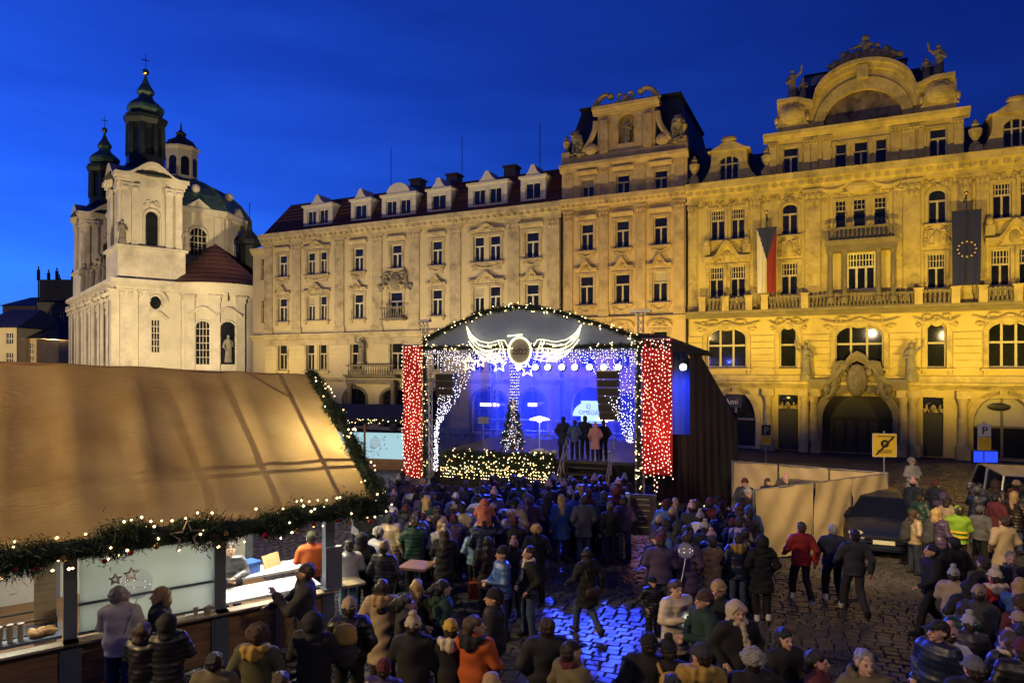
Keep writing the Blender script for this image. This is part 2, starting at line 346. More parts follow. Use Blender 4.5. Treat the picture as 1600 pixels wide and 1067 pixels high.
def relief(mb, cx, z, w, h, y, d=.12, seed=0):
    rs = random.Random(seed); mb.ball((cx, y, z), (w * .16, d * 1.2, h * .42), 10, 6); mb.ball((cx, y - d * .5, z), (w * .09, d, h * .25), 8, 5)
    for sg in (-1, 1):
        pts = [(cx + sg * w * (.15 + .32 * t) + sg * w * .05 * math.sin(6 * t), y - d * .3, z + h * (.35 - .6 * t + .22 * math.sin(5 * t))) for t in [i / 7 for i in range(8)]]
        mb.tube(pts, [d * .5 * (1.2 - .7 * i / 7) for i in range(8)], 6)
        mb.ball((cx + sg * w * .44, y, z - h * .22), (w * .07, d * .8, h * .14), 8, 5)
        for _ in range(5): mb.ball((cx + sg * w * rs.uniform(.15, .42), y, z + h * rs.uniform(-.35, .3)), (w * rs.uniform(.03, .07), d * rs.uniform(.4, .8), h * rs.uniform(.06, .13)), 6, 4)
def swag(mb, x0, x1, z, sag, y, r):
    n = 9; pts = [(x0 + (x1 - x0) * i / (n - 1), y, z - sag * math.sin(math.pi * i / (n - 1))) for i in range(n)]
    mb.tube(pts, [r * (.5 + math.sin(math.pi * i / (n - 1))) for i in range(n)], 6)
def hood(mb, kind, x0, x1, z, h, y, p):
    w = x1 - x0; c = (x0 + x1) / 2; n = 14
    if kind == 'flat': cornice(mb, x0, x1, z, h * .5, p, y); return
    if kind == 'tri': f = lambda t: max(0, 1 - abs(t) * 1.05)
    elif kind == 'seg': f = lambda t: math.sqrt(max(0, 1 - t * t))
    else: f = lambda t: (.5 + .5 * math.cos(math.pi * min(1, abs(t) / .62))) if abs(t) < .62 else .0      # swept ogee
    zs = [(c + w / 2 * t, z + h * .75 * f(t)) for t in [-1 + 2 * i / n for i in range(n + 1)]]
    for (xa, za), (xb, zb) in zip(zs, zs[1:]):
        th = h * .26
        for pp, t0, t1 in ((p, .45, 1), (p * .6, 0, .45)):
            mb.add([(xa, y, za + th * t0), (xb, y, zb + th * t0), (xb, y - pp, zb + th * t0), (xa, y - pp, za + th * t0), (xa, y, za + th * t1), (xb, y, zb + th * t1), (xb, y - pp, zb + th * t1), (xa, y - pp, za + th * t1)],
                   [(0, 1, 2, 3), (4, 7, 6, 5), (3, 2, 6, 7), (0, 3, 7, 4), (1, 5, 6, 2)])
    relief(mb, c, z + h * .28, w * .62, h * .7, y, p * .35, int(c * 100))
def pilaster(B, x, w, z0, z1, mat, y=0, p=.14, cap=.55, name='pilaster', tall_base=.5):
    m = MB(); m.box(x - w / 2, x + w / 2, y - p, y, z0 + tall_base, z1 - cap); m.box(x - w * .62, x + w * .62, y - p * 1.35, y, z0, z0 + tall_base * .8); m.box(x - w * .56, x + w * .56, y - p * 1.2, y, z0 + tall_base * .8, z0 + tall_base)
    m.box(x - w * .5, x + w * .5, y - p * 1.15, y, z1 - cap, z1 - cap * .2); m.box(x - w * .68, x + w * .68, y - p * 1.6, y, z1 - cap * .2, z1)
    for sg in (-1, 0, 1):
        m.ball((x + sg * w * .38, y - p * 1.3, z1 - cap * .4), (w * .16, p * .5, cap * .2), 7, 5); m.ball((x + sg * w * .3, y - p * 1.25, z1 - cap * .75), (w * .13, p * .4, cap * .2), 7, 5)
    return m.build(name, mat, B)
PANES = {}
def pane(x0, x1, y, z0, z1, parent, mat='glass_pane', pts=None):
    m = MB()
    if pts: m.prism(pts, y, y + .02)
    else: m.box(x0, x1, y, y + .02, z0, z1)
    return m.build('pane', mat, parent)
def window(B, x0, x1, z0, z1, rise=0, y=.18, style='cross', frame='window_frame', cols=2, tr=.66, blind=False, arch_blind=False, deep=.0):
    """frame with mullion and transom bars; glass panes are its children"""
    m = MB(); f = min(.085, (x1 - x0) * .08); t = z0 + (z1 - z0) * tr; top = z1 - rise; yb = y + .09
    m.box(x0, x0 + f, y, yb, z0, top); m.box(x1 - f, x1, y, yb, z0, top); m.box(x0 + f, x1 - f, y, yb, z0, z0 + f * 1.3)
    if rise:
        p = arch_pts(x0, x1, top, rise); q = arch_pts(x0 + f, x1 - f, top, rise - f)
        for i in range(len(p) - 1): m.add([(p[i][0], y, p[i][1]), (p[i + 1][0], y, p[i + 1][1]), (q[i + 1][0], y, q[i + 1][1]), (q[i][0], y, q[i][1]), (p[i][0], yb, p[i][1]), (p[i + 1][0], yb, p[i + 1][1]), (q[i + 1][0], yb, q[i + 1][1]), (q[i][0], yb, q[i][1])], [(0, 1, 2, 3), (2, 3, 7, 6), (4, 5, 6, 7)])
    else: m.box(x0 + f, x1 - f, y, yb, z1 - f, z1)
    m.box(x0 + f, x1 - f, y - .03, yb, t - f * .7, t + f * .7)
    b = f * .7; xs = [x0 + (x1 - x0) * i / cols for i in range(cols + 1)]
    for x in xs[1:-1]: m.box(x - b, x + b, y - .02, yb, z0 + f * 1.3, t - f * .7)
    if style in ('grid', 'big'):
        k = cols * (3 if style == 'grid' else 1)
        for i in range(1, k):
            x = x0 + (x1 - x0) * i / k; zt = z1 - f if not rise else top + rise * math.sqrt(max(0, 1 - ((x - (x0 + x1) / 2) / ((x1 - x0) / 2)) ** 2)) - f * .3
            w = b * (.45 if style == 'grid' else 1); m.box(x - w, x + w, y - .01, yb, t + f * .7, zt)
        if style == 'grid': m.box(x0 + f, x1 - f, y - .005, yb, (t + z1) / 2 - b * .4, (t + z1) / 2 + b * .4)
    o = m.build('window', frame, B)
    for i in range(cols): pane(xs[i] + .01, xs[i + 1] - .01, y + .05, z0 + .02, t, o)
    if rise: pane(0, 0, y + .05, 0, 0, o, 'blind' if arch_blind else 'glass_pane', [(x0 + .01, t)] + [(x, z) for x, z in arch_pts(x0 + .01, x1 - .01, top, rise - .01) if z >= t] + [(x1 - .01, t)])
    else: pane(x0 + .01, x1 - .01, y + .05, t, z1 - .01, o, 'blind' if blind else 'glass_pane')
    return o
def surround(win, x0, x1, z0, z1, mat, y=0, w=.16, p=.07, sill=True, hoodkind=None, hh=.6, hz=.12, rise=0, ear=True, apron=0):
    m = MB(); top = z1 - rise
    m.box(x0 - w, x0, y - p, y + .01, z0 - .02, top); m.box(x1, x1 + w, y - p, y + .01, z0 - .02, top)
    if rise:
        a = arch_pts(x0 - w, x1 + w, top, rise + w); b = arch_pts(x0, x1, top, rise)
        for i in range(len(a) - 1): m.add([(a[i][0], y - p, a[i][1]), (a[i + 1][0], y - p, a[i + 1][1]), (b[i + 1][0], y - p, b[i + 1][1]), (b[i][0], y - p, b[i][1]), (a[i][0], y, a[i][1]), (a[i + 1][0], y, a[i + 1][1]), (b[i + 1][0], y, b[i + 1][1]), (b[i][0], y, b[i][1])], [(0, 1, 2, 3), (0, 1, 5, 4), (3, 2, 6, 7)])
        c = (x0 + x1) / 2; m.box(c - w * .6, c + w * .6, y - p * 2.2, y, z1 - .02, z1 + w * 1.5)
    else:
        m.box(x0 - w, x1 + w, y - p, y + .01, z1, z1 + w)
        if ear: m.box(x0 - w * 1.5, x0 - w, y - p * .8, y, z1 - w * 1.5, z1 + w); m.box(x1 + w, x1 + w * 1.5, y - p * .8, y, z1 - w * 1.5, z1 + w)
    if sill: m.box(x0 - w * 1.6, x1 + w * 1.6, y - p * 3.2, y + .01, z0 - .14, z0 - .025); m.box(x0 - w, x0 - w * .3, y - p * 2, y, z0 - .36, z0 - .14); m.box(x1 + w * .3, x1 + w, y - p * 2, y, z0 - .36, z0 - .14)
    if apron: m.box(x0 - w * .5, x1 + w * .5, y - p * .6, y, z0 - apron, z0 - .15); swag(m, x0 + .05, x1 - .05, z0 - .2, apron * .4, y - p, .05)
    if hoodkind: hood(m, hoodkind, x0 - w * 2, x1 + w * 2, z1 + w + hz, hh, y, p * 4.2)
    return m.build('surround', mat, win)
def balusters(m, x0, x1, y, z0, h, step=.22, r=.06):
    n = max(2, int((x1 - x0) / step))
    for i in range(n):
        x = x0 + (i + .5) * (x1 - x0) / n; m.lathe([(r * .8, z0), (r, z0 + h * .2), (r * 1.2, z0 + h * .38), (r * .55, z0 + h * .75), (r * .8, z0 + h)], x, y, 6)
def urn(m, x, y, z, s): m.lathe([(.16 * s, z), (.16 * s, z + .12 * s), (.07 * s, z + .2 * s), (.2 * s, z + .45 * s), (.23 * s, z + .62 * s), (.1 * s, z + .75 * s), (.14 * s, z + .8 * s), (.03 * s, z + 1.0 * s)], x, y, 8)
def figure(seed, h=1.9, arm=0, robe=1.0, mat='statue_stone'):
    """standing robed stone figure"""
    rs = random.Random(seed); s = h / 1.9; S = SDF((-.7 * s, -.55 * s, 0), (.7 * s, .55 * s, 2.35 * s), .035 * s)
    S.cap((0, 0, .05 * s), (.03 * s, 0, 1.0 * s), .26 * s * robe, .19 * s, .05); S.cap((.03 * s, 0, 1.0 * s), (0, 0, 1.45 * s), .18 * s, .2 * s, .06)
    S.ell((0, -.02 * s, 1.74 * s), (.11 * s, .13 * s, .15 * s), .04)
    S.cap((.2 * s, 0, 1.45 * s), (.3 * s, -.1 * s, 1.12 * s), .085 * s, .065 * s, .04); S.cap((.3 * s, -.1 * s, 1.12 * s), (.08 * s, -.28 * s, 1.2 * s), .06 * s, .05 * s, .03)
    if arm: S.cap((-.2 * s, 0, 1.45 * s), (-.42 * s, -.05 * s, 1.62 * s), .085 * s, .06 * s, .04).cap((-.42 * s, -.05 * s, 1.62 * s), (-.48 * s, -.1 * s, 1.98 * s), .06 * s, .045 * s, .03)
    else: S.cap((-.2 * s, 0, 1.45 * s), (-.33 * s, -.05 * s, 1.08 * s), .085 * s, .065 * s, .04).cap((-.33 * s, -.05 * s, 1.08 * s), (-.2 * s, -.22 * s, .85 * s), .06 * s, .05 * s, .03)
    for i in range(5): a = rs.uniform(0, 6.28); S.cap((.25 * s * math.cos(a), .22 * s * math.sin(a), .05), (.12 * s * math.cos(a + .4), .1 * s * math.sin(a + .4), 1.1 * s), .06 * s, .03 * s, .04)
    S.wob(.006 * s, 14 / s, seed); return S.mesh('stone_figure', mat)
def lion_mesh(s=1.0, mat='statue_stone'):
    S = SDF((-.5, -.9, 0), (.5, .7, 1.7), .04)
    S.cap((0, .35, .35), (0, -.15, .95), .3, .27, .1); S.ell((0, -.25, 1.1), (.33, .32, .4), .1); S.ell((0, -.42, 1.3), (.2, .24, .22), .06); S.cap((0, -.5, 1.25), (0, -.68, 1.2), .12, .1, .04)
    for sg in (-1, 1):
        S.cap((sg * .17, -.3, .9), (sg * .18, -.45, .1), .12, .09, .05); S.cap((sg * .18, -.45, .08), (sg * .18, -.6, .08), .09, .08, .03)
        S.cap((sg * .25, .4, .4), (sg * .28, .05, .15), .2, .14, .06); S.cap((sg * .28, .05, .1), (sg * .26, -.2, .08), .1, .09, .03); S.ell((sg * .14, -.3, 1.52), (.06, .05, .08), .02)
    S.wob(.008, 12, 5); return S.mesh('lion', mat)
# facade plane shared by the row of houses
FA = Frame((1340 - CX) / F * 40, 40, R(-25.5))
def fz(lst): return (sum(FA.px(a, d)[1] for a, b, c, d in lst) / len(lst), sum(FA.px(a, c)[1] for a, b, c, d in lst) / len(lst))
def fu(x, y=500, yl=0): return FA.px(x, y, yl)[0]
def body_box(B, u0, u1, h, mat, dep=14):            # side and back walls behind the front
    m = MB(); m.quad((u0, .4, 0), (u0, dep, 0), (u0, dep, h), (u0, .4, h)); m.quad((u1, .4, 0), (u1, dep, 0), (u1, dep, h), (u1, .4, h)); m.quad((u0, dep, 0), (u1, dep, 0), (u1, dep, h), (u0, dep, h))
    m.quad((u0, .6, 0), (u1, .6, 0), (u1, .6, h), (u0, .6, h)); return m.build('rear_wall', mat, B)
# ---- long cream house
UL0, UL1 = fu(415), fu(878)
B1 = FA.thing('palace_house', 'long cream palace with white dormers in a dark red mansard roof', 'building')
w2 = [(435, 449, 398, 433), (480, 492, 393, 430), (499, 511, 393, 430), (552, 568, 388, 424), (611, 628, 382, 420), (674, 691, 377, 415), (740, 756, 371, 410), (764, 782, 371, 410), (821, 842, 363, 405)]
w1 = [(435, 449, 465, 502), (480, 492, 464, 500), (499, 511, 464, 500), (552, 568, 459, 499), (608, 629, 455, 498), (674, 691, 453, 495), (740, 756, 448, 490), (764, 782, 448, 490), (821, 842, 444, 487)]
w0 = [(435, 449, 539, 579), (479, 491, 538, 578), (498, 511, 538, 578), (548, 567, 537, 579), (610, 630, 535, 579), (674, 691, 534, 579), (740, 756, 532, 579), (764, 782, 532, 579), (821, 842, 530, 580)]
Z2, Z1, Z0 = fz(w2), fz(w1), fz(w0); CZ = 16.0; TOP1 = 16.9
holes = []
for L, Z in ((w2, Z2), (w1, Z1), (w0, Z0)):
    for a, b, c, d in L: holes.append((fu(a), fu(b), Z[0], Z[1], 0))
shops = []
for a, b in ((425, 460), (478, 512), (538, 572), (596, 640), (668, 700), (738, 790), (812, 850)): shops.append((fu(a), fu(b), .25, 3.35, .8))
m = MB(); wall_with_holes(m, UL0, UL1, 0, CZ, holes + shops); m.build('wall', 'plaster_cream', B1)
body_box(B1, UL0, UL1, CZ, 'plaster_cream')
for Z, L, hk in ((Z2, w2, 2), (Z1, w1, 1), (Z0, w0, 0)):
    for i, (a, b, c, d) in enumerate(L):
        x0, x1 = fu(a), fu(b); wd = window(B1, x0, x1, Z[0], Z[1], tr=.62, frame='window_white' if hk else 'window_frame', blind=(i in (1, 6) and hk == 1))
        if i in (2, 7): continue
        if i in (1, 6): x1 = fu(L[i + 1][1])
        surround(wd, x0, x1, Z[0], Z[1], 'trim_cream', hoodkind={2: 'ogee' if i in (1, 6) else 'flat', 1: 'ogee', 0: None}[hk], hh=.75 if hk == 1 else .6, apron=.65 if hk == 2 else 0, w=.2)
m = MB(); cornice(m, UL0 - .35, UL1, CZ, .9, .6, mod=.55); m.build('cornice', 'trim_cream', B1)
m = MB(); cornice(m, UL0 - .1, UL1, 7.55, .45, .35); m.box(UL0, UL1, -.08, 0, 7.0, 7.5); m.build('string_course', 'trim_cream', B1)
m = MB(); cornice(m, UL0 - .1, UL1, 3.85, .35, .3); m.build('string_course', 'trim_cream', B1)
for a in (420, 464, 531, 590, 648, 712, 803, 865): pilaster(B1, fu(a), .95, 8.05, CZ, 'trim_cream', p=.12, cap=.9)
for k in range(7):                                  # banded courses of the mezzanine
    z = 4.3 + k * .39
    us = sorted([UL0, UL1] + [q for (x0, x1, a, b, r) in holes if a < 6 for q in (x0 - .12, x1 + .12)])
    for i in range(0, len(us) - 1, 2):
        if us[i + 1] - us[i] > .15:
            m = MB(); m.box(us[i], us[i + 1], -.05, .0, z, z + .345); m.build('stone_course', 'plaster_cream', B1)
for x0, x1, a, b, r in shops:
    wd = window(B1, x0, x1, a, b, r, y=.25, style='big', frame='iron', cols=2, tr=.7); surround(wd, x0, x1, a, b, 'dark_stone', w=.22, sill=False, rise=r)
# central balcony and cartouche
x = fu(619); m = MB(); m.box(x - 1.1, x + 1.1, -.75, 0, Z1[0] - .25, Z1[0] - .08); balusters(m, x - 1, x + 1, -.65, Z1[0] - .08, .75); m.box(x - 1.1, x + 1.1, -.75, -.55, Z1[0] + .67, Z1[0] + .8); m.build('balcony', 'dark_stone', B1)
m = MB(); relief(m, x, (Z1[1] + Z2[0]) / 2 - .1, 3.4, 1.7, -.1, .28, 4); m.build('cartouche', 'statue_stone', B1)
x = fu(585); m = MB(); cornice(m, x - 2.6, x + 2.6, 4.1, .4, .8); m.box(x - 2.4, x + 2.4, -.7, 0, 3.75, 4.1); balusters(m, x - 2.3, x + 2.3, -.6, 4.5, .7)
m.box(x - 2.4, x + 2.4, -.7, -.5, 5.2, 5.33)
for q in (-2.2, 2.2): m.lathe([(.3, 0), (.3, .5), (.22, .6), (.2, 3.5), (.3, 3.75)], x + q, -.45, 12)
m.build('entrance_portico', 'dark_stone', B1)
f = link('statue', figure(21, 2.2, 1), B1); f.location = (fu(570), -.5, 5.35)
# mansard roof and dormers
m = MB(); rz0, rz1 = TOP1, TOP1 + 2.9; m.m = 0
m.quad((UL0 - .2, -.2, rz0), (UL1, -.2, rz0), (UL1, 1.5, rz1), (UL0 + 1.6, 1.5, rz1)); m.quad((UL0 - .2, -.2, rz0), (UL0 + 1.6, 1.5, rz1), (UL0 + 1.6, 12, rz1), (UL0 - .2, 14, rz0)); m.quad((UL0 + 1.6, 1.5, rz1), (UL1, 1.5, rz1), (UL1, 12, rz1 + 1.2), (UL0 + 1.6, 12, rz1 + 1.2))
m.quad((UL1, -.2, rz0), (UL1, 14, rz0), (UL1, 12, rz1), (UL1, 1.5, rz1)); m.m = 1
for k in range(8): z = rz0 + .3 + k * .34; y = -.2 + 1.7 * (z - rz0) / 2.9; m.box(UL0 + .6 * (z - rz0), UL1, y - .03, y + .03, z, z + .05)
roof = m.build('roof', ['roof_tile', 'roof_tile'], B1)
for x0p, x1p, yt, yb, kind in ((475, 520, 312, 356, 'tri2'), (549, 580, 304, 347, 'tri'), (597, 650, 291, 342, 'seg2'), (668, 705, 288, 333, 'tri'), (732, 793, 279, 326, 'tri2'), (814, 853, 268, 317, 'tri')):
    x0, zb = FA.px(x0p, yb, .1); x1, zt = FA.px(x1p, yt, .1); w = x1 - x0; zb = TOP1 + .05; zt = zb + 2.35
    m = MB(); hs = [(x0 + w * .2, x1 - w * .2, zb + .5, zb + 1.65, 0)] if '2' not in kind else [(x0 + w * .14, x0 + w * .45, zb + .5, zb + 1.65, 0), (x0 + w * .55, x1 - w * .14, zb + .5, zb + 1.65, 0)]
    wall_with_holes(m, x0, x1, zb, zt - .35, hs, 0.05, .25); m.quad((x0, .05, zb), (x0, 2, zb), (x0, 2, zt - .35), (x0, .05, zt - .35)); m.quad((x1, .05, zb), (x1, 2, zb), (x1, 2, zt - .35), (x1, .05, zt - .35)); m.box(x0 - .12, x1 + .12, -.1, 2.2, zt - .35, zt - .18)
    c = (x0 + x1) / 2; ww = min(w * .32, .8)
    if 'seg' in kind: m.prism(arch_pts(c - ww * 1.4, c + ww * 1.4, zt - .18, .85), -.05, 1.6)
    else: m.prism([(c - ww, zt - .18), (c + ww, zt - .18), (c + ww * .5, zt + .15), (c + .12, zt + .62), (c - .12, zt + .62), (c - ww * .5, zt + .15)], -.05, 1.6)
    dm = m.build('dormer', 'window_white', B1)
    for h in hs:
        [MB().box(xx, xx + .08, .0, .05, h[2], h[3]).build('architrave', 'window_white', dm) for xx in (h[0] - .08, h[1])]
        f = .05; mm = MB(); q = (h[0] + h[1]) / 2; mm.box(h[0], h[0] + f, .15, .22, h[2], h[3]); mm.box(h[1] - f, h[1], .15, .22, h[2], h[3]); mm.box(q - f / 2, q + f / 2, .15, .22, h[2], h[3]); mm.box(h[0] + f, h[1] - f, .14, .22, h[3] - f, h[3]); mm.build('window_frame', 'window_white', dm); pane(h[0], h[1], .19, h[2], h[3], dm)
for xp in (665, 605, 760): # chimneys
    u = fu(xp); m = MB(); m.box(u - .5, u + .5, 4, 5, rz1, rz1 + 1.5); m.box(u - .6, u + .6, 3.9, 5.1, rz1 + 1.5, rz1 + 1.65); m.build('chimney', 'dark_stone', roof)
for xp in (583, 697, 823): u = fu(xp); m = MB(); m.tube([(u, 2.5, rz1), (u, 2.5, rz1 + 4)], .03); m.build('aerial', 'iron', roof)
# set-back bay at its far end
ub = fu(400); m = MB(); hh = [(fu(407, 400, .6), fu(414, 400, .6), Z2[0], Z2[1], 0), (fu(408, 480, .6), fu(414, 480, .6), Z1[0], Z1[1], 0)]
wall_with_holes(m, ub - 1, UL0, 0, 15.3, hh, .6, .3); cornice(m, ub - 1, UL0, 15.3, .6, .4, .6); cornice(m, ub - 1, UL0, 7.5, .5, .4, .6); m.build('side_bay', 'plaster_cream', B1)
for h in hh: window(B1, h[0], h[1], h[2], h[3], y=.75, cols=2, tr=.62)
# ---- ochre house with the statue gable
UM0, UM1 = UL1, fu(1074)
B2 = FA.thing('gabled_house', 'narrow ochre house with statue gable and stone lions on its attic', 'building')
v2 = [(907, 927, 350, 392), (962, 983, 345, 388), (1021, 1043, 340, 385)]; v1 = [(905, 927, 431, 477), (960, 984, 428, 475), (1019, 1043, 425, 473)]; v3 = [(909, 928, 281, 311), (963, 984, 274, 306), (1022, 1043, 267, 300)]
Y2, Y1, Y3 = fz(v2), fz(v1), fz(v3); C2 = FA.px(1070, 312)[1]; A2 = FA.px(1070, 247)[1]
v0 = [(905, 927, 520, 575), (960, 984, 518, 575), (1019, 1043, 516, 575)]; Y0 = fz(v0)
holes = [(fu(a), fu(b), Z[0], Z[1], 0) for L, Z in ((v2, Y2), (v1, Y1), (v3, Y3), (v0, Y0)) for a, b, c, d in L]
sh2 = [(fu(893), fu(948), .3, 3.75, 1.5), (fu(962), fu(1002), .3, 3.4, .8), (fu(1018), fu(1062), .3, 3.4, .8)]
m = MB(); wall_with_holes(m, UM0, UM1, 0, A2, holes + sh2); m.build('wall', 'plaster_ochre', B2); body_box(B2, UM0, UM1, A2, 'plaster_ochre')
for Z, L, hk in ((Y2, v2, 'flat'), (Y1, v1, 'ogee'), (Y3, v3, 'flat3'), (Y0, v0, 'seg')):
    for i, (a, b, c, d) in enumerate(L):
        x0, x1 = fu(a), fu(b); wd = window(B2, x0, x1, Z[0], Z[1], tr=.64, blind=(hk == 'ogee' and i == 2) or (hk == 'flat3' and i == 0)); surround(wd, x0, x1, Z[0], Z[1], 'trim_ochre', hoodkind=hk[:4], hh=.85 if hk == 'ogee' else .5, apron=.7 if hk == 'ogee' else .5, w=.16)
for a in (889, 944, 1002, 1062): pilaster(B2, fu(a), .62, Y1[0] - .9, C2, 'trim_ochre', p=.15, cap=.85); pilaster(B2, fu(a), .6, C2 + .75, A2, 'trim_ochre', p=.08, cap=.3, tall_base=.3)
m = MB(); cornice(m, UM0, UM1, C2, .75, .6, mod=.4); m.build('cornice', 'trim_ochre', B2)
m = MB(); cornice(m, UM0 - .1, UM1 + .1, A2, .5, .4); m.box(UM0, UM1, -.12, .3, A2 + .5, A2 + 1.05); m.build('attic_cornice', 'trim_ochre', B2)
m = MB(); cornice(m, UM0, UM1, Y1[0] - 1.25, .35, .3); m.build('string_course', 'trim_ochre', B2)
m = MB(); cornice(m, UM0, UM1, 4.0, .4, .4); m.build('string_course', 'trim_ochre', B2)
for i, (x0, x1, a, b, r) in enumerate(sh2):
    wd = window(B2, x0, x1, a, b, r, y=.25, style='big', frame='iron', cols=2, tr=.58, arch_blind=False); surround(wd, x0, x1, a, b, 'trim_ochre', w=.22, sill=False, rise=r)
# gable
gx0, gx1 = fu(934), fu(1024); gz = A2 + 1.05; gt = FA.px(1024, 165)[1]; gc = (gx0 + gx1) / 2; gw = gx1 - gx0
m = MB(); wall_with_holes(m, gx0, gx1, gz, gt, [(gc - .55, gc + .55, gz + .5, gz + 2.6, .5)], -.02, .5); m.quad((gx0, -.02, gz), (gx0, 1.2, gz), (gx0, 1.2, gt), (gx0, -.02, gt)); m.quad((gx1, -.02, gz), (gx1, 1.2, gz), (gx1, 1.2, gt), (gx1, -.02, gt)); m.quad((gx0, .5, gz), (gx1, .5, gz), (gx1, .5, gt), (gx0, .5, gt)); m.quad((gx0, 1.2, gz), (gx1, 1.2, gz), (gx1, 1.2, gt), (gx0, 1.2, gt))
for x in (gx0 + .5, gx1 - .5): m.box(x - .28, x + .28, -.2, -.02, gz, gt - .5)
cornice(m, gx0 - .3, gx1 + .3, gt - .1, .5, .5); m.box(gx0 - .2, gx1 + .2, -.3, 1.2, gt + .4, gt + .5)
for sg in (-1, 1):                                  # broken pediment scrolls and side volutes
    pts = [(gc + sg * gw * (.56 - .30 * t), -.1, gt + .45 + .85 * math.sin(t * 2.2) * (1 - .1 * t)) for t in [i / 9 for i in range(10)]]; m.tube(pts, [.22 - .008 * i for i in range(10)], 7); m.ball(pts[-1], .24, 8, 6)
    pts = [(gc + sg * (gw / 2 + .15 + 1.3 * (t ** 2)), 0, gz + 2.3 * (1 - t)) for t in [i / 8 for i in range(9)]]; m.tube(pts, .2, 7); m.ball((gc + sg * (gw / 2 + .5), 0, gz + .4), (.5, .3, .45), 10, 7)
relief(m, gc, gt + .75, 1.6, .9, -.1, .2, 9); m.build('gable', 'trim_ochre', B2)
f = link('statue', figure(5, 1.75), B2); f.location = (gc, .25, gz + .5)
LION = lion_mesh()
for sg in (-1, 1): f = link('stone_lion', LION, B2); f.location = (gc + sg * (gw / 2 + 1.35), .1, gz); f.rotation_euler.z = sg * .5; f.scale = (1.15,) * 3
for u in (UM0 + .3, UM1 - .35): m = MB(); m.box(u - .3, u + .3, -.1, .5, gz, gz + .4); urn(m, u, .2, gz + .4, 1.3); m.build('urn', 'trim_ochre', B2)
m = MB(); m.add([(UM0 + .1, .3, gz), (UM1 - .1, .3, gz), (UM1 - .9, 1.8, gz + 3.9), (UM0 + .9, 1.8, gz + 3.9), (UM0 + .1, 12, gz), (UM1 - .1, 12, gz), (UM1 - .9, 11, gz + 3.9), (UM0 + .9, 11, gz + 3.9)], [(0, 1, 2, 3), (1, 5, 6, 2), (4, 0, 3, 7), (3, 2, 6, 7), (5, 4, 7, 6)]); m.box(UM0 + .75, UM1 - .75, 1.6, 11, gz + 3.9, gz + 4.05); m.build('roof', 'roof_slate', B2)
dp = MB(); dp.tube([(UM1, -.1, 0), (UM1, -.1, C2 + 1)], .09); dp.build('downpipe', 'iron', B2); dp = MB(); dp.tube([(UM0, -.1, 0), (UM0, -.1, C2 + 1)], .09); dp.build('downpipe', 'iron', B2)
# shop sign over the middle doorway
x0, x1 = fu(896), fu(946); zs0 = FA.px(920, 650)[1]; sgn = MB(); sgn.prism([(x0, zs0)] + arch_pts(x0, x1, zs0, 1.0)[0:] + [(x1, zs0)], -.16, -.1); so = sgn.build('sign_board', emat('sign_glow', (.55, .8, .9), 2.2), B2)
def text(body, size, parent, loc, mat, name='lettering', rot=(R(90), 0, 0), ext=.01, align='CENTER'):
    c = bpy.data.curves.new(name, 'FONT'); c.body = body; c.size = size; c.extrude = ext; c.align_x = align; c.resolution_u = 3
    t = bpy.data.objects.new('tmp', c); col.objects.link(t); dg = bpy.context.evaluated_depsgraph_get(); dg.update(); me = bpy.data.meshes.new_from_object(t.evaluated_get(dg)); bpy.data.objects.remove(t)
    me.materials.clear(); me.materials.append(MATS[mat] if isinstance(mat, str) else mat); o = link(name, me, parent); o.location = loc; o.rotation_euler = rot; return o
pmat('black_print', (.012, .012, .014), .5, .05, 5, 0)
text('OMEGA', .42, so, ((x0 + x1) / 2, -.175, zs0 + .12), 'black_print'); text('Ω', .45, so, ((x0 + x1) / 2, -.175, zs0 + .52), 'black_print')
m = MB(); m.box(fu(907), fu(940), .12, .16, 1.2, 2.75); m.build('shop_window', emat('shop_glow', (.45, .8, .95), 2.5), B2)
# ---- yellow insurance palace with the arched pediment
B3 = FA.thing('pediment_palace', 'ornate yellow palace with great arched pediment, flags and a dark portal', 'building')
UR0, UR1 = UM1 + .02, 11.5
def wz(p, yl=0): x0, zt = FA.px(p[0], p[2], yl); x1, zb = FA.px(p[1], p[3], yl); return x0, x1
q2 = [(1110, 1133, 328, 377), (1142, 1164, 326, 376), (1221, 1247, 318, 367), (1450, 1480, 296, 349), (1551, 1581, 287, 343), (1594, 1626, 284, 341)]
q1 = [(1108, 1131, 418, 467), (1141, 1165, 417, 466), (1220, 1247, 409, 461), (1449, 1478, 396, 450), (1548, 1579, 390, 448), (1592, 1624, 388, 447)]
c2 = [(1305, 1322, 314, 357), (1333, 1353, 311, 355), (1366, 1385, 308, 353)]; c3 = [(1305, 1323, 225, 273), (1334, 1357, 222, 270), (1368, 1386, 218, 265)]
a3 = [(1223, 1248, 231, 275), (1452, 1480, 203, 248)]; c1 = [(1324, 1368, 396, 454)]
q0 = [(1105, 1166, 512, 576), (1218, 1245, 510, 575), (1305, 1381, 506, 571), (1448, 1479, 504, 576), (1544, 1612, 502, 576)]
T2, T1, T0 = fz(q2), fz(q1), fz(q0); U2, U3, U1, V3 = fz(c2), fz(c3), fz(c1), fz(a3)
CZ3 = FA.px(1340, 290)[1]; BZ = FA.px(1340, 482)[1]; GZ = FA.px(1340, 603)[1]; AZ = FA.px(1345, 207)[1]
H = []
def reg(p, Z, rise=0): h = (fu(p[0]), fu(p[1]), Z[0], Z[1], rise); H.append(h); return h
W2 = [reg(p, T2, .35 if i in (2, 3) else 0) for i, p in enumerate(q2)]; W1 = [reg(p, T1) for p in q1]; K2 = [reg(p, U2) for p in c2]; K1 = reg(c1[0], U1)
W0 = [reg(p, T0, (fu(p[1]) - fu(p[0])) * (.42 if i in (1, 3) else .30)) for i, p in enumerate(q0)]
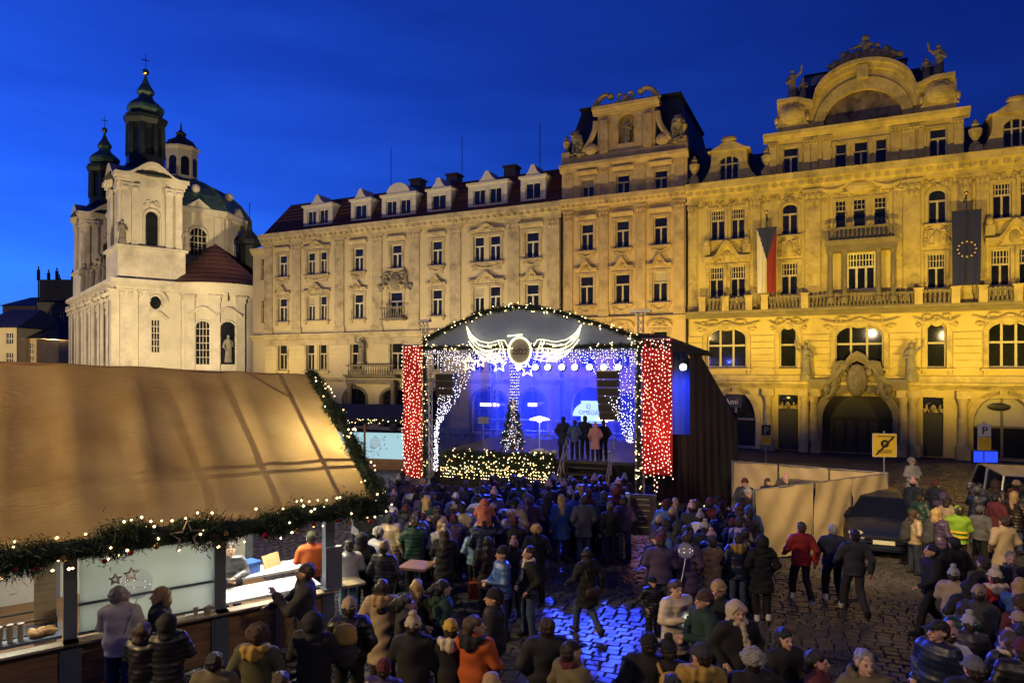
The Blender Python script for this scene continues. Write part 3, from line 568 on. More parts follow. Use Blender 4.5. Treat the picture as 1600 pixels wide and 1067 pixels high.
gd = [(1118, 1181, 1.9, .3), (1216, 1247, .3, 0), (1285, 1394, 1.8, 0), (1442, 1474, .3, 0), (1520, 1616, 1.6, 0)]
GD = []
for i, (a, b, r, _) in enumerate(gd): h = (fu(a, 660), fu(b, 660), .02, 3.62 if i != 2 else 3.85, r if r > .5 else 0); H.append(h); GD.append(h)
m = MB(); wall_with_holes(m, UR0, UR1, 0, CZ3, H, 0, .5); m.build('wall', 'plaster_yellow', B3); body_box(B3, UR0, UR1, CZ3, 'plaster_yellow')
for i, h in enumerate(W2): wd = window(B3, *h[:4], rise=h[4], style='cross' if h[4] else 'grid', tr=.66, frame='window_frame'); surround(wd, *h[:4], 'trim_yellow', rise=h[4], w=.15)
for i, h in enumerate(W1):
    wd = window(B3, *h[:4], style='grid', tr=.6); surround(wd, *h[:4], 'trim_yellow', w=.15, sill=False)
    if i in (2, 3): m = MB(); c = (h[0] + h[1]) / 2; m.prism([(c - .62, T1[1] + .35), (c + .62, T1[1] + .35), (c + .62, T1[1] + 1.2)] + [(x, z) for x, z in reversed(arch_pts(c - .62, c + .62, T1[1] + 1.2, .35))][1:], -.14, 0); relief(m, c, T1[1] + .85, 1.3, 1.1, -.16, .12, i); m.build('cartouche', 'trim_yellow', B3)
for pr in ((0, 1), (4, 5)):                          # broad hoods over the paired windows
    m = MB(); hood(m, 'ogee', W1[pr[0]][0] - .3, W1[pr[1]][1] + .3, T1[1] + .25, 1.35, 0, .4)
    for x in (W1[pr[0]][0] - .1, W1[pr[1]][1] + .1): m.box(x - .22, x + .22, -.45, 0, T1[1] + .75, T1[1] + 1.3); m.ball((x, -.3, T1[1] + 1.5), (.2, .2, .3), 8, 6)
    m.build('window_hood', 'trim_yellow', B3)
for h in K2: wd = window(B3, *h[:4], style='grid', cols=1, tr=.62); surround(wd, *h[:4], 'trim_yellow', w=.12, sill=False, ear=False)
m = MB(); c = (K2[1][0] + K2[1][1]) / 2; relief(m, c, U2[1] + .75, 5.2, 1.2, -.1, .22, 31); swag(m, c - 2.6, c - .4, U2[1] + 1.1, .5, -.15, .14); swag(m, c + .4, c + 2.6, U2[1] + 1.1, .5, -.15, .14); m.build('relief_frieze', 'trim_yellow', B3)
wd = window(B3, *K1[:4], style='grid', cols=3, tr=.62, frame='window_white'); surround(wd, *K1[:4], 'trim_yellow', w=.12, sill=False)
for i, h in enumerate(W0): wd = window(B3, *h[:4], rise=h[4], style='big', cols=1 if i in (1, 3) else 3, tr=.55, frame='window_frame', y=.25); surround(wd, *h[:4], 'trim_yellow', rise=h[4], w=.24, p=.1)
# bay with columns and balcony round the middle door
xb0, xb1 = fu(1292), fu(1400); zb = FA.px(1345, 390, -.9)[1]; m = MB()
m.box(xb0, xb1, -.95, 0, zb, zb + .3); cornice(m, xb0 - .12, xb1 + .12, zb + .3, .3, .22, -.95); m.box(xb0, xb1, -.95, 0, zb + .6, zb + .66); balusters(m, xb0 + .1, xb1 - .1, -.85, zb + .66, .6); m.box(xb0, xb1, -.95, -.75, zb + 1.26, zb + 1.38)
for x in (xb0 + .2, xb0 + .95, xb1 - .95, xb1 - .2): m.lathe([(.2, BZ + .3), (.2, BZ + .6), (.14, BZ + .7), (.12, zb - .25), (.2, zb)], x, -.75, 10)
m.build('bay_balcony', 'dark_stone', B3)
# long dark balcony band above the mezzanine
m = MB(); cornice(m, UR0, UR1, BZ - .35, .42, .75); m.build('balcony_ledge', 'dark_stone', B3)
m = MB(); segs = [(1118, 1131), (1140, 1166), (1205, 1256), (1290, 1400), (1438, 1488), (1548, 1584), (1592, 1640)]
for a, b in ((1108, 1131), (1141, 1166), (1204, 1254), (1262, 1428), (1440, 1484), (1538, 1580), (1592, 1640)):
    x0, x1 = fu(a), fu(b); m = MB(); m.box(x0, x1, -.72, -.55, BZ + .07, BZ + .16); balusters(m, x0, x1, -.63, BZ + .16, .55, .2, .06); m.box(x0, x1, -.74, -.53, BZ + .71, BZ + .82); m.build('balustrade', 'dark_stone', B3)
for a in (1100, 1136, 1172, 1196, 1258, 1433, 1490, 1532, 1586): m = MB(); x = fu(a); m.box(x - .2, x + .2, -.8, -.45, BZ + .07, BZ + .9); m.box(x - .25, x + .25, -.84, -.42, BZ + .9, BZ + 1.0); m.build('balustrade_pier', 'trim_yellow', B3)
for a in (1082, 1180, 1270, 1286, 1405, 1424, 1508, 1535): pilaster(B3, fu(a), .85 if a in (1270, 1424) else .6, BZ + .1, CZ3, 'trim_yellow', p=.22 if a in (1270, 1424) else .12, cap=1.0)
m = MB(); cornice(m, UR0, UR1, CZ3, 1.0, .8, mod=.5); m.build('cornice', 'trim_yellow', B3)
m = MB(); n = 26
for i in range(n): u = UR0 + (i + .5) * (UR1 - UR0) / n; relief(m, u, CZ3 - .35, .75, .5, -.02, .08, i)
m.build('cornice_frieze', 'trim_yellow', B3)
for i, p in enumerate(q0):                          # carved panels over the mezzanine windows
    m = MB(); c = (fu(p[0]) + fu(p[1])) / 2; w = fu(p[1]) - fu(p[0]) + .9; relief(m, c, BZ - .85, w * 1.1, .8, -.05, .16, 50 + i); swag(m, c - w * .6, c, BZ - .6, .3, -.1, .1); swag(m, c, c + w * .6, BZ - .6, .3, -.1, .1); m.build('carved_panel', 'trim_yellow', B3)
us = sorted([UR0, UR1] + [v for h in W0 for v in (h[0] - .3, h[1] + .3)])
for k in range(8):                                  # rusticated courses
    z = GZ + .75 + k * .4
    if z + .35 > BZ - 1.2: break
    for i in range(0, len(us) - 1, 2):
        if us[i + 1] - us[i] > .2: m = MB(); m.box(us[i], us[i + 1], -.09, .0, z, z + .345); m.build('stone_course', 'plaster_yellow', B3)
m = MB(); cornice(m, UR0, UR1, GZ - .2, .45, .55); m.box(UR0, UR1, -.25, 0, GZ + .25, GZ + .62); m.build('string_course', 'trim_yellow', B3)
m = MB(); m.box(UR0, UR1, -.12, 0, GZ - .6, GZ - .2); m.build('ground_frieze', 'plaster_yellow', B3)
# ground floor: portal, columns, shop arches
for a in (1201, 1258, 1272, 1410, 1425, 1503): x = fu(a, 660); m = MB(); m.box(x - .34, x + .34, -.75, 0, 0, .7); m.lathe([(.3, .7), (.3, .82), (.25, .9), (.25, 1.8), (.215, GZ - 1.0), (.3, GZ - .75), (.33, GZ - .62)], x, -.4, 14); m.box(x - .36, x + .36, -.76, 0, GZ - .62, GZ - .2); m.build('column', 'trim_yellow', B3, 'auto')
x0, x1, a, b, r = GD[2]; m = MB()
for e, p in ((.45, .5), (.22, .62)):
    A = arch_pts(x0 - e, x1 + e, b - r, r + e); Bq = arch_pts(x0, x1, b - r, r)
    A = [(A[0][0], 0)] + A + [(A[-1][0], 0)]; Bq = [(Bq[0][0], 0)] + Bq + [(Bq[-1][0], 0)]
    for i in range(len(A) - 1): m.add([(A[i][0], -p, A[i][1]), (A[i + 1][0], -p, A[i + 1][1]), (Bq[i + 1][0], -p, Bq[i + 1][1]), (Bq[i][0], -p, Bq[i][1]), (A[i][0], 0, A[i][1]), (A[i + 1][0], 0, A[i + 1][1]), (Bq[i + 1][0], 0, Bq[i + 1][1]), (Bq[i][0], 0, Bq[i][1])], [(0, 1, 2, 3), (0, 1, 5, 4), (3, 2, 6, 7)])
m.build('portal_arch', 'dark_stone', B3)
m = MB(); c = (x0 + x1) / 2; relief(m, c, GZ + .35, 3.6, 2.4, -.6, .45, 77); hood(m, 'ogee', c - 2.6, c + 2.6, GZ - .15, 2.2, -.3, .6); m.build('portal_cartouche', 'dark_stone', B3)
for sg in (-1, 1):                                  # atlas-like figures beside the cartouche
    f = link('portal_figure', figure(60 + sg, 2.3, 1), B3); f.location = (c + sg * 2.75, -.55, GZ + .3); f.scale.x = -sg
m = MB(); m.box(x0, x1, .35, .42, 0, b); m.build('portal_door', 'roof_slate', B3)
m = MB(); m.box(x0, x1, .25, .35, b - r - .1, b - r + .1)
for k in range(1, 6): x = x0 + (x1 - x0) * k / 6; m.box(x - .05, x + .05, .27, .35, 0, b - r)
m.build('portal_frame', 'iron', B3)
for h in (GD[0], GD[4]): wd = window(B3, *h[:4], rise=h[4], style='big', cols=2, tr=.5, y=.3, frame='dark_stone', arch_blind=h is GD[4]); surround(wd, *h[:4], 'trim_yellow', rise=h[4], w=.3, sill=False, p=.12)
for h in (GD[1], GD[3]):
    c = (h[0] + h[1]) / 2; m = MB(); m.box(h[0], h[1], .3, .36, h[2], h[3]); m.build('door', 'roof_slate', B3)
    m = MB(); m.box(h[0], h[1], .2, .3, 2.55, 2.75); relief(m, c, 2.85, 1.0, .6, -.02, .15, 8); m.build('door_head', 'trim_yellow', B3); m = MB(); m.ball((c, -.05, 3.15), (.5, .12, .36), 14, 8); m.build('oval_window', 'glass_pane', B3)
text('Ami', .5, B3, (fu(1142), .24, 2.75), 'window_white'); m = MB(); m.box(fu(1126), fu(1158), .25, .29, 2.55, 3.4); m.build('shop_board', 'black_print', B3)
m = MB(); m.ball((fu(1562), .2, 2.95), (.55, .08, .22), 16, 6); m.build('shop_emblem', 'black_print', B3)
# attic storey with the great arched pediment
ax0, ax1 = fu(1200), fu(1506); zA0 = CZ3 + 1.0
ah = [(fu(p[0]), fu(p[1]), V3[0], V3[1], 0) for p in a3] + [(fu(p[0]), fu(p[1]), U3[0], U3[1], 0) for p in c3]
m = MB(); wall_with_holes(m, ax0, ax1, zA0, AZ, ah, -.05, .4); m.quad((ax0, -.05, zA0), (ax0, 6, zA0), (ax0, 6, AZ), (ax0, -.05, AZ)); m.quad((ax1, -.05, zA0), (ax1, 6, zA0), (ax1, 6, AZ), (ax1, -.05, AZ)); m.quad((ax0, .5, zA0), (ax1, .5, zA0), (ax1, .5, AZ), (ax0, .5, AZ)); m.build('attic_wall', 'plaster_yellow', B3)
for i, h in enumerate(ah): wd = window(B3, *h[:4], style='cross', cols=2 if i in (0, 1, 3) else 1, tr=.66, y=.12); surround(wd, *h[:4], 'trim_yellow', y=-.05, w=.13)
for a in (1208, 1262, 1272, 1292, 1398, 1416, 1428, 1436, 1497): pilaster(B3, fu(a), .42, zA0, AZ, 'trim_yellow', y=-.05, p=.14, cap=.4, tall_base=.3)
m = MB(); cornice(m, ax0 - .25, ax1 + .25, AZ, .5, .5, -.05); m.build('attic_cornice', 'trim_yellow', B3)
pc = (fu(1216) + fu(1492)) / 2; pc = fu(1347, 180); zP = AZ + .5; zTop = FA.px(1347, 103)[1]; rad = (fu(1428, 180) - fu(1270, 180)) / 2; hh = zTop - zP
m = MB(); xl, xr = fu(1215, 200), fu(1490, 200)
def crown(x):
    t = (x - pc) / rad
    if abs(t) < 1: return zP + hh * (.42 + .58 * math.sqrt(max(0, 1 - t * t)) ** 1.0)
    return zP + hh * (.42 + .10 * min(1, (abs(t) - 1) / .35))
xs = np.linspace(xl, xr, 61); inner = rad * .98; ri = hh * .78
for xa, xb in zip(xs, xs[1:]):
    za, zb_ = crown(xa), crown(xb)
    fa = zP + (ri * math.sqrt(max(0, 1 - ((xa - pc) / inner) ** 2)) if abs(xa - pc) < inner else 0); fb = zP + (ri * math.sqrt(max(0, 1 - ((xb - pc) / inner) ** 2)) if abs(xb - pc) < inner else 0)
    m.quad((xa, -.1, fa), (xb, -.1, fb), (xb, -.1, zb_), (xa, -.1, za)); m.quad((xa, -.1, fa), (xb, -.1, fb), (xb, .5, fb), (xa, .5, fa)); m.quad((xa, 1.2, zP), (xb, 1.2, zP), (xb, 1.2, zb_), (xa, 1.2, za))
    for p, t0, t1 in ((.5, -.02, .22), (.3, -.3, -.02)): m.add([(xa, -.1, za + t0), (xb, -.1, zb_ + t0), (xb, -.1 - p, zb_ + t0), (xa, -.1 - p, za + t0), (xa, 1.2, za + t1), (xb, 1.2, zb_ + t1), (xb, -.1 - p, zb_ + t1), (xa, -.1 - p, za + t1)], [(0, 1, 2, 3), (4, 5, 6, 7), (2, 3, 7, 6)])
A = arch_pts(pc - inner, pc + inner, zP, ri, 24); Bq = arch_pts(pc - inner * .8, pc + inner * .8, zP, ri * .74, 24)
for i in range(24): m.add([(A[i][0], -.22, A[i][1]), (A[i + 1][0], -.22, A[i + 1][1]), (Bq[i + 1][0], -.22, Bq[i + 1][1]), (Bq[i][0], -.22, Bq[i][1]), (A[i][0], .3, A[i][1]), (A[i + 1][0], .3, A[i + 1][1]), (Bq[i + 1][0], .3, Bq[i + 1][1]), (Bq[i][0], .3, Bq[i][1])], [(0, 1, 2, 3), (0, 1, 5, 4), (3, 2, 6, 7)])
m.box(pc - .3, pc + .3, -.5, 0, zP + ri - .1, crown(pc) - .1); m.build('arched_pediment', 'trim_yellow', B3)
m = MB(); m.prism(arch_pts(pc - inner * .82, pc + inner * .82, zP, ri * .76, 24), .1, .16); m.build('mosaic', 'mosaic', B3)
for sg, xx in ((-1, fu(1238, 190)), (1, fu(1467, 160))):
    m = MB(); m.box(xx - .8, xx + .8, -.3, 1, zP, crown(xx) - .05); m.ball((xx, -.35, zP + 1.1), (.75, .3, .7), 14, 8); m.ball((xx, -.5, zP + 1.1), (.5, .25, .48), 12, 8); relief(m, xx, zP + 1.2, 2.0, 1.9, -.3, .25, 80 + sg); m.build('corner_shield', 'trim_yellow', B3)
    f = link('roof_statue', figure(90 + sg, 2.1, 1), B3); f.location = (xx, .2, crown(xx) + .15); f.scale.x = sg
    f = link('roof_statue', figure(95 + sg, 1.5, 0), B3); f.location = (xx - sg * .6, .2, crown(xx) + .1)
S = SDF((-2.2, -.6, 0), (2.2, .6, 2.2), .06); S.cap((-1.8, 0, .15), (-.4, 0, .5), .22, .35, .1).cap((1.8, 0, .15), (.4, 0, .5), .22, .35, .1).cap((0, 0, .2), (0, 0, 1.1), .35, .25, .1).ell((0, 0, 1.45), (.2, .2, .24), .05).cap((.2, 0, 1.1), (.75, -.1, .9), .13, .1, .05).cap((-.2, 0, 1.1), (-.7, -.1, .95), .13, .1, .05).ell((-1.1, 0, .6), (.3, .25, .3), .08).ell((1.1, 0, .55), (.3, .25, .28), .08).cap((0, 0, 1.6), (0, 0, 2.1), .07, .03, .03); S.wob(.02, 9, 3)
f = link('crest_sculpture', S.mesh('crest_sculpture', 'statue_stone'), B3); f.location = (pc + .15, .1, crown(pc) + .15)
# slate roofs, dormers, roof lights
m = MB(); m.add([(UR0, .2, CZ3 + 1), (UR1, .2, CZ3 + 1), (UR1, 3.2, CZ3 + 3.6), (UR0, 3.2, CZ3 + 3.6), (UR1, 13, CZ3 + 1), (UR0, 13, CZ3 + 1), (UR1, 9, CZ3 + 4), (UR0, 9, CZ3 + 4)], [(0, 1, 2, 3), (3, 2, 6, 7), (7, 6, 4, 5), (0, 3, 7, 5), (1, 4, 6, 2)])
m.add([(ax0 + .5, 1.2, zP), (ax1 - .5, 1.2, zP), (ax1 - 1, 2.6, zTop + .3), (ax0 + 1.2, 2.6, zTop + .3), (ax1 - .5, 9, zP), (ax0 + .5, 9, zP), (ax1 - 1, 8, zTop + .3), (ax0 + 1.2, 8, zTop + .3)], [(0, 1, 2, 3), (3, 2, 6, 7), (0, 3, 7, 5), (1, 4, 6, 2)])
rf = m.build('roof', 'roof_slate', B3)
for a in (1284, 1387): x, z = FA.px(a, 108 if a < 1300 else 88, 3.5); m = MB(); z = zTop + .3; m.box(x - .95, x + .95, 3, 4.5, z, z + .75); m.m = 1; m.box(x - 1.05, x + 1.05, 2.9, 4.6, z + .75, z + .87); m.build('roof_light', ['zinc', 'iron'], rf)
for a, yt in ((1139, 210), (1588, 145)):
    c, z0 = fu(a, 270), CZ3 + 1.0; m = MB(); wx = .72; zt = z0 + 2.3; hs = (c - .62, c + .62, z0 + .25, z0 + 1.75, .5)
    wall_with_holes(m, c - 1.1, c + 1.1, z0, z0 + 2.1, [hs], -.1, .3)
    for sg in (-1, 1): pts = [(c + sg * (1.1 + .8 * t * t), -.1, z0 + 1.5 * (1 - t)) for t in [i / 6 for i in range(7)]]; m.prism([(c + sg * 1.08, z0)] + [(p[0], p[2]) for p in pts], -.1, .3)
    P = [(c + 1.3 * t, z0 + 2.1 + .55 * (.5 + .5 * math.cos(math.pi * t))) for t in [-1 + i / 8 for i in range(17)]]; m.prism([(c - 1.3, z0 + 2.05)] + P + [(c + 1.3, z0 + 2.05)], -.3, 1.5); m.ball((c, -.1, z0 + 2.75), (.5, .25, .28), 10, 6); m.quad((c - 1.1, -.1, z0), (c - 1.1, 2, z0), (c - 1.1, 2, z0 + 2.1), (c - 1.1, -.1, z0 + 2.1)); m.quad((c + 1.1, -.1, z0), (c + 1.1, 2, z0), (c + 1.1, 2, z0 + 2.1), (c + 1.1, -.1, z0 + 2.1))
    dm = m.build('dormer', 'trim_yellow', B3); f = MB(); [f.box(x - .04, x + .04, .05, .12, hs[2], hs[3] - .05) for x in (c - .58, c - .2, c + .2, c + .58)]; f.box(c - .62, c + .62, .04, .12, z0 + 1.2, z0 + 1.28); f.build('window_frame', 'window_frame', dm); pane(0, 0, .1, 0, 0, dm, 'glass_pane', [(hs[0], hs[2])] + arch_pts(hs[0], hs[1], hs[3] - .5, .5) + [(hs[1], hs[2])])
for a in (1085, 1198, 1524): x = fu(a, 270); m = MB(); m.box(x - .3, x + .3, -.3, .3, CZ3 + 1, CZ3 + 1.5); urn(m, x, 0, CZ3 + 1.5, 1.5); m.build('urn', 'trim_yellow', B3)
x = fu(1095, 200, 6); m = MB(); m.box(x - .9, x + .9, 5, 6, CZ3 + 3.4, CZ3 + 5.0); m.build('chimney', 'zinc', rf)
# flags
def cloth(name, w, h, parent, loc, mats, fn, nx=14, ny=24, amp=.07, seed=0):
    vs = []; fs = []; mi = []
    for j in range(ny + 1):
        for i in range(nx + 1):
            u, v = i / nx, j / ny; vs.append((w * (u - .5) * (1 - .06 * v), amp * math.sin(u * 11 + seed + v) * (.3 + v) + amp * .5 * math.sin(u * 23 + v * 3), -h * v))
    for j in range(ny):
        for i in range(nx): a = j * (nx + 1) + i; fs.append((a, a + 1, a + nx + 2, a + nx + 1)); mi.append(fn((i + .5) / nx, (j + .5) / ny))
    me = bpy.data.meshes.new(name); me.from_pydata(vs, [], fs); finish(me, mats, True, mi); o = link(name, me, parent); o.location = loc; return o
pmat('flag_white', (.58, .55, .48), .8, .06, 4, .1, 60); pmat('flag_red', (.20, .018, .015), .8, .06, 4, .1, 60); pmat('flag_blue', (.02, .03, .11), .8, .06, 4, .1, 60); pmat('eu_blue', (.01, .014, .085), .8, .06, 4, .1, 60); pmat('star_gold', (.5, .40, .18), .6, .05, 3, 0)
def flagpole(name, label, px, py, w, h):
    x, z = FA.px(px, py, -.9); t = FA.wor((x, -.9, 0)); o = thing(name, label, 'flag', (t.x, t.y, 0), FA.a); m = MB(); m.tube([(0, 0, z + .0), (0, 0, z + .9)], .025); m.tube([(-w / 2 - .05, 0, z), (w / 2 + .05, 0, z)], .025); m.tube([(0, 0, z + .85), (0, .9, z + .6)], .03); m.build('pole', 'iron', o); m = MB(); m.ball((0, 0, z + .98), .11, 10, 8); m.build('finial', 'gilt', o); return o, z
o, z = flagpole('hanging_flag', 'white, blue and red flag hanging beside the paired palace windows', 1198, 356, 1.15, 4.0)
cloth('cloth', 1.15, 4.0, o, (0, 0, z), ['flag_white', 'flag_red', 'flag_blue'], lambda u, v: 2 if abs(u - .5) < .5 * (1 - v / .5) and v < .5 else (0 if u < .5 else 1), 28, 40)
o, z = flagpole('hanging_flag', 'dark blue flag with ring of gold stars hanging on the palace', 1510, 329, 1.3, 4.0)
cloth('cloth', 1.35, 4.1, o, (0, 0, z), ['eu_blue'], lambda u, v: 0)
for k in range(12):
    a = 2 * math.pi * k / 12; m = MB(); cx, cz = .42 * math.cos(a), z - 2.15 + .42 * math.sin(a); P = []
    for i in range(10): rr = .07 if i % 2 == 0 else .029; P.append((cx + rr * math.sin(i * math.pi / 5), cz + rr * math.cos(i * math.pi / 5)))
    m.prism(P, -.17, -.155); m.build('star', 'star_gold', o)
# ------------------------------------------------------------------ church
CA = R(40.5); cc = at(187, 572, 72); CF = Frame(cc.x, cc.y, CA)
CHU = CF.thing('baroque_church', 'floodlit cream baroque church with two dark copper towers and green dome', 'church')
def cz(px, py, yl=0): return CF.px(px, py, yl)[1]
ZC = cz(195, 436) ; ZB = cz(200, 383); ZT = cz(235, 290)
# lower storey: front (x=0 plane) and flank (y=0 plane)
m = MB(); m.box(.0, 7.4, .0, 31, 0, ZC); m.build('wall', 'church_plaster', CHU)
m = MB()
prof = lambda s, p: [(0, ZC - s), (p * .3, ZC - s), (p * .4, ZC - s * .7), (p * .7, ZC - s * .5), (p, ZC - s * .35), (p, ZC), (0, ZC + .15)]
P = prof(1.15, 1.0); n = len(P); ring = []
for q, w in P: ring.append([(7.4, -q, w), (-q, -q, w), (-q, 31 + q, w)])
for j in range(n - 1):
    for i in range(2): m.quad(ring[j][i], ring[j][i + 1], ring[j + 1][i + 1], ring[j + 1][i])
m.build('cornice', 'church_trim', CHU)
def cpil(x, y, w, face, z0, z1, p=.35, name='pilaster'):
    m = MB(); bx = (lambda a, b, pp, c, d: m.box(x + a, x + b, -pp, .0, c, d)) if face == 'e' else (lambda a, b, pp, c, d: m.box(-pp, .0, y + a, y + b, c, d))
    bx(-w / 2, w / 2, p, z0, z1 - 1.2); bx(-w * .55, w * .55, p * 1.3, z1 - 1.2, z1 - .9); bx(-w * .5, w * .5, p * 1.15, z1 - .9, z1 - .2); bx(-w * .62, w * .62, p * 1.5, z1 - .2, z1)
    for sg in (-1, 1):
        c = (x + sg * w * .35, -p * 1.3, z1 - .45) if face == 'e' else (-p * 1.3, y + sg * w * .35, z1 - .45); m.ball(c, (w * .2, w * .2, .3), 8, 6)
    return m.build(name, 'church_trim', CHU)
for x in (.55, 2.3, 6.6): cpil(x, 0, 1.1, 'e', 0, ZC - 1.1)
for y in (.8, 2.9, 6.2, 8.2, 12.2, 14, 17.5, 19.5, 23.6, 25.6, 28.6, 30.4): cpil(0, y, 1.1, 's', 0, ZC - 1.1, p=.75)
for y in (4.6, 10.2, 15.8, 21.6, 27.2):
    m = MB(); m.box(-.08, .0, y - .8, y + .8, 6, 11); m.build('window', 'glass_pane', CHU); m = MB(); m.box(-.45, 0, y - 1.1, y + 1.1, 11.0, 11.4); m.ball((-.3, y, 12.0), (.4, 1.0, .6), 10, 6); m.build('window_hood', 'church_trim', CHU)
x0, _ = CF.px(236, 520); x1, _ = CF.px(249, 520)
m = MB(); m.box(x0, x1, -.05, 0, cz(242, 551), cz(242, 500)); wd = m.build('window', 'glass_pane', CHU)
m = MB(); [m.box(x - .04, x + .04, -.09, -.05, cz(242, 551), cz(242, 500)) for x in np.linspace(x0, x1, 4)]; [m.box(x0, x1, -.09, -.05, z - .04, z + .04) for z in np.linspace(cz(242, 551), cz(242, 500), 6)]; m.build('glazing_bars', 'church_trim', wd)
m = MB(); c = (x0 + x1) / 2; zo = cz(240, 473); m.tube([(c + .7 * math.cos(a), -.08, zo + .85 * math.sin(a)) for a in [2 * math.pi * i / 20 for i in range(20)]], .16, 6, True); m.build('oculus_frame', 'church_trim', CHU); m = MB(); m.tube([(c + 1.15 * math.cos(a), -.2, zo + .1 + 1.2 * math.sin(a)) for a in [math.pi * i / 12 for i in range(13)]], .2, 6); m.build('oculus_hood', 'church_trim', CHU); m = MB(); m.tube([(c + u, -.2, cz(242, 492) + .45 * math.cos(u * 2.2)) for u in np.linspace(-1.3, 1.3, 11)], .18, 6); m.build('window_hood', 'church_trim', CHU)
m = MB(); m.ball((c, -.02, zo), (.66, .06, .8), 16, 8); m.build('oculus', 'glass_pane', CHU)
# towers
def tower(ox, oy):
    T = MB(); w = 6.3; zb0, zb1 = ZC + .1, ZB
    T.box(ox - .2, ox + w + .2, oy - .2, oy + w + .2, zb0, zb1 - .3); T.box(ox - .45, ox + w + .45, oy - .45, oy + w + .45, zb1 - .3, zb1); T.build('tower_base', 'church_trim', CHU)
    T = MB(); hw = .62; c = ox + w / 2; wz0, wz1 = zb1 + .3, zb1 + 4.0
    wall_with_holes(T, ox + .25, ox + w - .25, zb1, ZT, [(c - hw, c + hw, wz0, wz1, .65)], oy + .1, .4); T.box(ox + .25, ox + w - .25, oy + .5, oy + w - .25, zb1, ZT)
    T.quad((ox + .25, oy + .1, zb1), (ox + .25, oy + .5, zb1), (ox + .25, oy + .5, ZT), (ox + .25, oy + .1, ZT)); T.quad((ox + w - .25, oy + .1, zb1), (ox + w - .25, oy + .5, zb1), (ox + w - .25, oy + .5, ZT), (ox + w - .25, oy + .1, ZT)); T.build('tower_wall', 'church_plaster', CHU)
    pane(0, 0, oy + .4, 0, 0, CHU, 'glass_pane', [(c - hw, wz0)] + arch_pts(c - hw, c + hw, wz1 - .65, .65) + [(c + hw, wz0)]); wd = CHU.children
    T = MB()
    for x in (ox + .5, ox + 1.45, ox + w - 1.45, ox + w - .5): T.box(x - .36, x + .36, oy - .22, oy + .1, zb1, ZT - .8); T.box(x - .46, x + .46, oy - .34, oy + .1, ZT - .8, ZT - .1); T.ball((x, oy - .3, ZT - .6), (.4, .2, .25), 8, 5)
    for y in (oy + .6, oy + 1.6, oy + w - 1.5, oy + w - .5): T.box(ox - .12, ox + .25, y - .4, y + .4, zb1, ZT - .8); T.box(ox - .24, ox + .25, y - .5, y + .5, ZT - .8, ZT - .1)
    surr = arch_pts(c - hw - .2, c + hw + .2, wz1 - .65, .85); T.tube([(p[0], oy + .05, p[1]) for p in [(c - hw - .2, wz0)] + surr + [(c + hw + .2, wz0)]], .16, 6); relief(T, c, wz1 + .75, 1.7, .8, oy + .05, .18, 3); T.build('tower_pilasters', 'church_trim', CHU)
    T = MB(); k = 24                                 # swept cornice arching over the middle of each side
    f = lambda t: 1.5 * (.5 + .5 * math.cos(math.pi * min(1, abs(t) / .75)))
    for side in range(2):
        for i in range(k):
            ta, tb = -1 + 2 * i / k, -1 + 2 * (i + 1) / k
            for p, h0, h1 in ((.55, .55, 1.0), (.35, .2, .55), (.18, -.2, .2)):
                def pt(t, q, h):
                    a = (w / 2 + q) * t; return (ox + w / 2 + a, oy - q, ZT + f(t) + h) if side == 0 else (ox - q, oy + w / 2 + a, ZT + f(t) + h)
                T.quad(pt(ta, p, h0), pt(tb, p, h0), pt(tb, p, h1), pt(ta, p, h1)); T.quad(pt(ta, p, h1), pt(tb, p, h1), pt(tb, -1.2, h1), pt(ta, -1.2, h1)); T.quad(pt(ta, p, h0), pt(tb, p, h0), pt(tb, 0, h0), pt(ta, 0, h0))
            def pw(t, h): a = w / 2 * t; return (ox + w / 2 + a, oy + .08, h) if side == 0 else (ox + .2, oy + w / 2 + a, h)
            T.quad(pw(ta, ZT - .3), pw(tb, ZT - .3), pw(tb, ZT + f(tb)), pw(ta, ZT + f(ta)))
    T.build('tower_cornice', 'church_trim', CHU)
    X, Y = ox + w / 2, oy + w / 2; T = MB(); o8 = R(22.5); z0 = ZT + 1.0
    zl = CH + (572 - 266) / F * 76; zt = CH + (572 - 184) / F * 76; ze = CH + (572 - 112) / F * 76
    T.lathe([(4.3, z0), (4.0, z0 + .35), (2.9, z0 + 1.0), (2.3, zl), (2.3, zl + .3)], X, Y, 8, o8); T.build('tower_roof', 'copper_dark', CHU)
    T = MB(); T.lathe([(1.95, zl + .2), (1.95, zl + 1.5)], X, Y, 8, o8); T.lathe([(1.55, zl + 1.5), (1.55, zt - .8)], X, Y, 8, o8)
    for i in range(8): a = i * math.pi / 4 + o8; T.lathe([(.34, zl + 1.5), (.3, zt - .9)], X + 1.72 * math.cos(a), Y + 1.72 * math.sin(a), 6)
    T.lathe([(1.95, zt - .9), (2.25, zt - .4), (2.3, zt), (1.6, zt + .25)], X, Y, 8, o8); lt = T.build('lantern', 'copper_dark', CHU)
    for i in range(8):
        a = i * math.pi / 4; q = MB(); ca, sa = math.cos(a), math.sin(a); pts = [(-.42, zl + 1.6)] + arch_pts(-.42, .42, zt - 1.9, .42, 8) + [(.42, zl + 1.6)]
        q.add([(X + 1.50 * ca - u * sa, Y + 1.50 * sa + u * ca, z) for u, z in pts], [tuple(range(len(pts)))]); q.build('opening', 'glass_pane', lt)
    H = ze - zt; T = MB(); T.lathe([(1.6, zt + .2), (1.75, zt + H * .08), (1.95, zt + H * .17), (1.9, zt + H * .24), (1.35, zt + H * .34), (.85, zt + H * .42), (.7, zt + H * .5), (.95, zt + H * .56), (.85, zt + H * .62), (.4, zt + H * .76), (.15, zt + H * .9), (.08, zt + H)], X, Y, 8, o8); T.build('helm', 'copper', CHU)
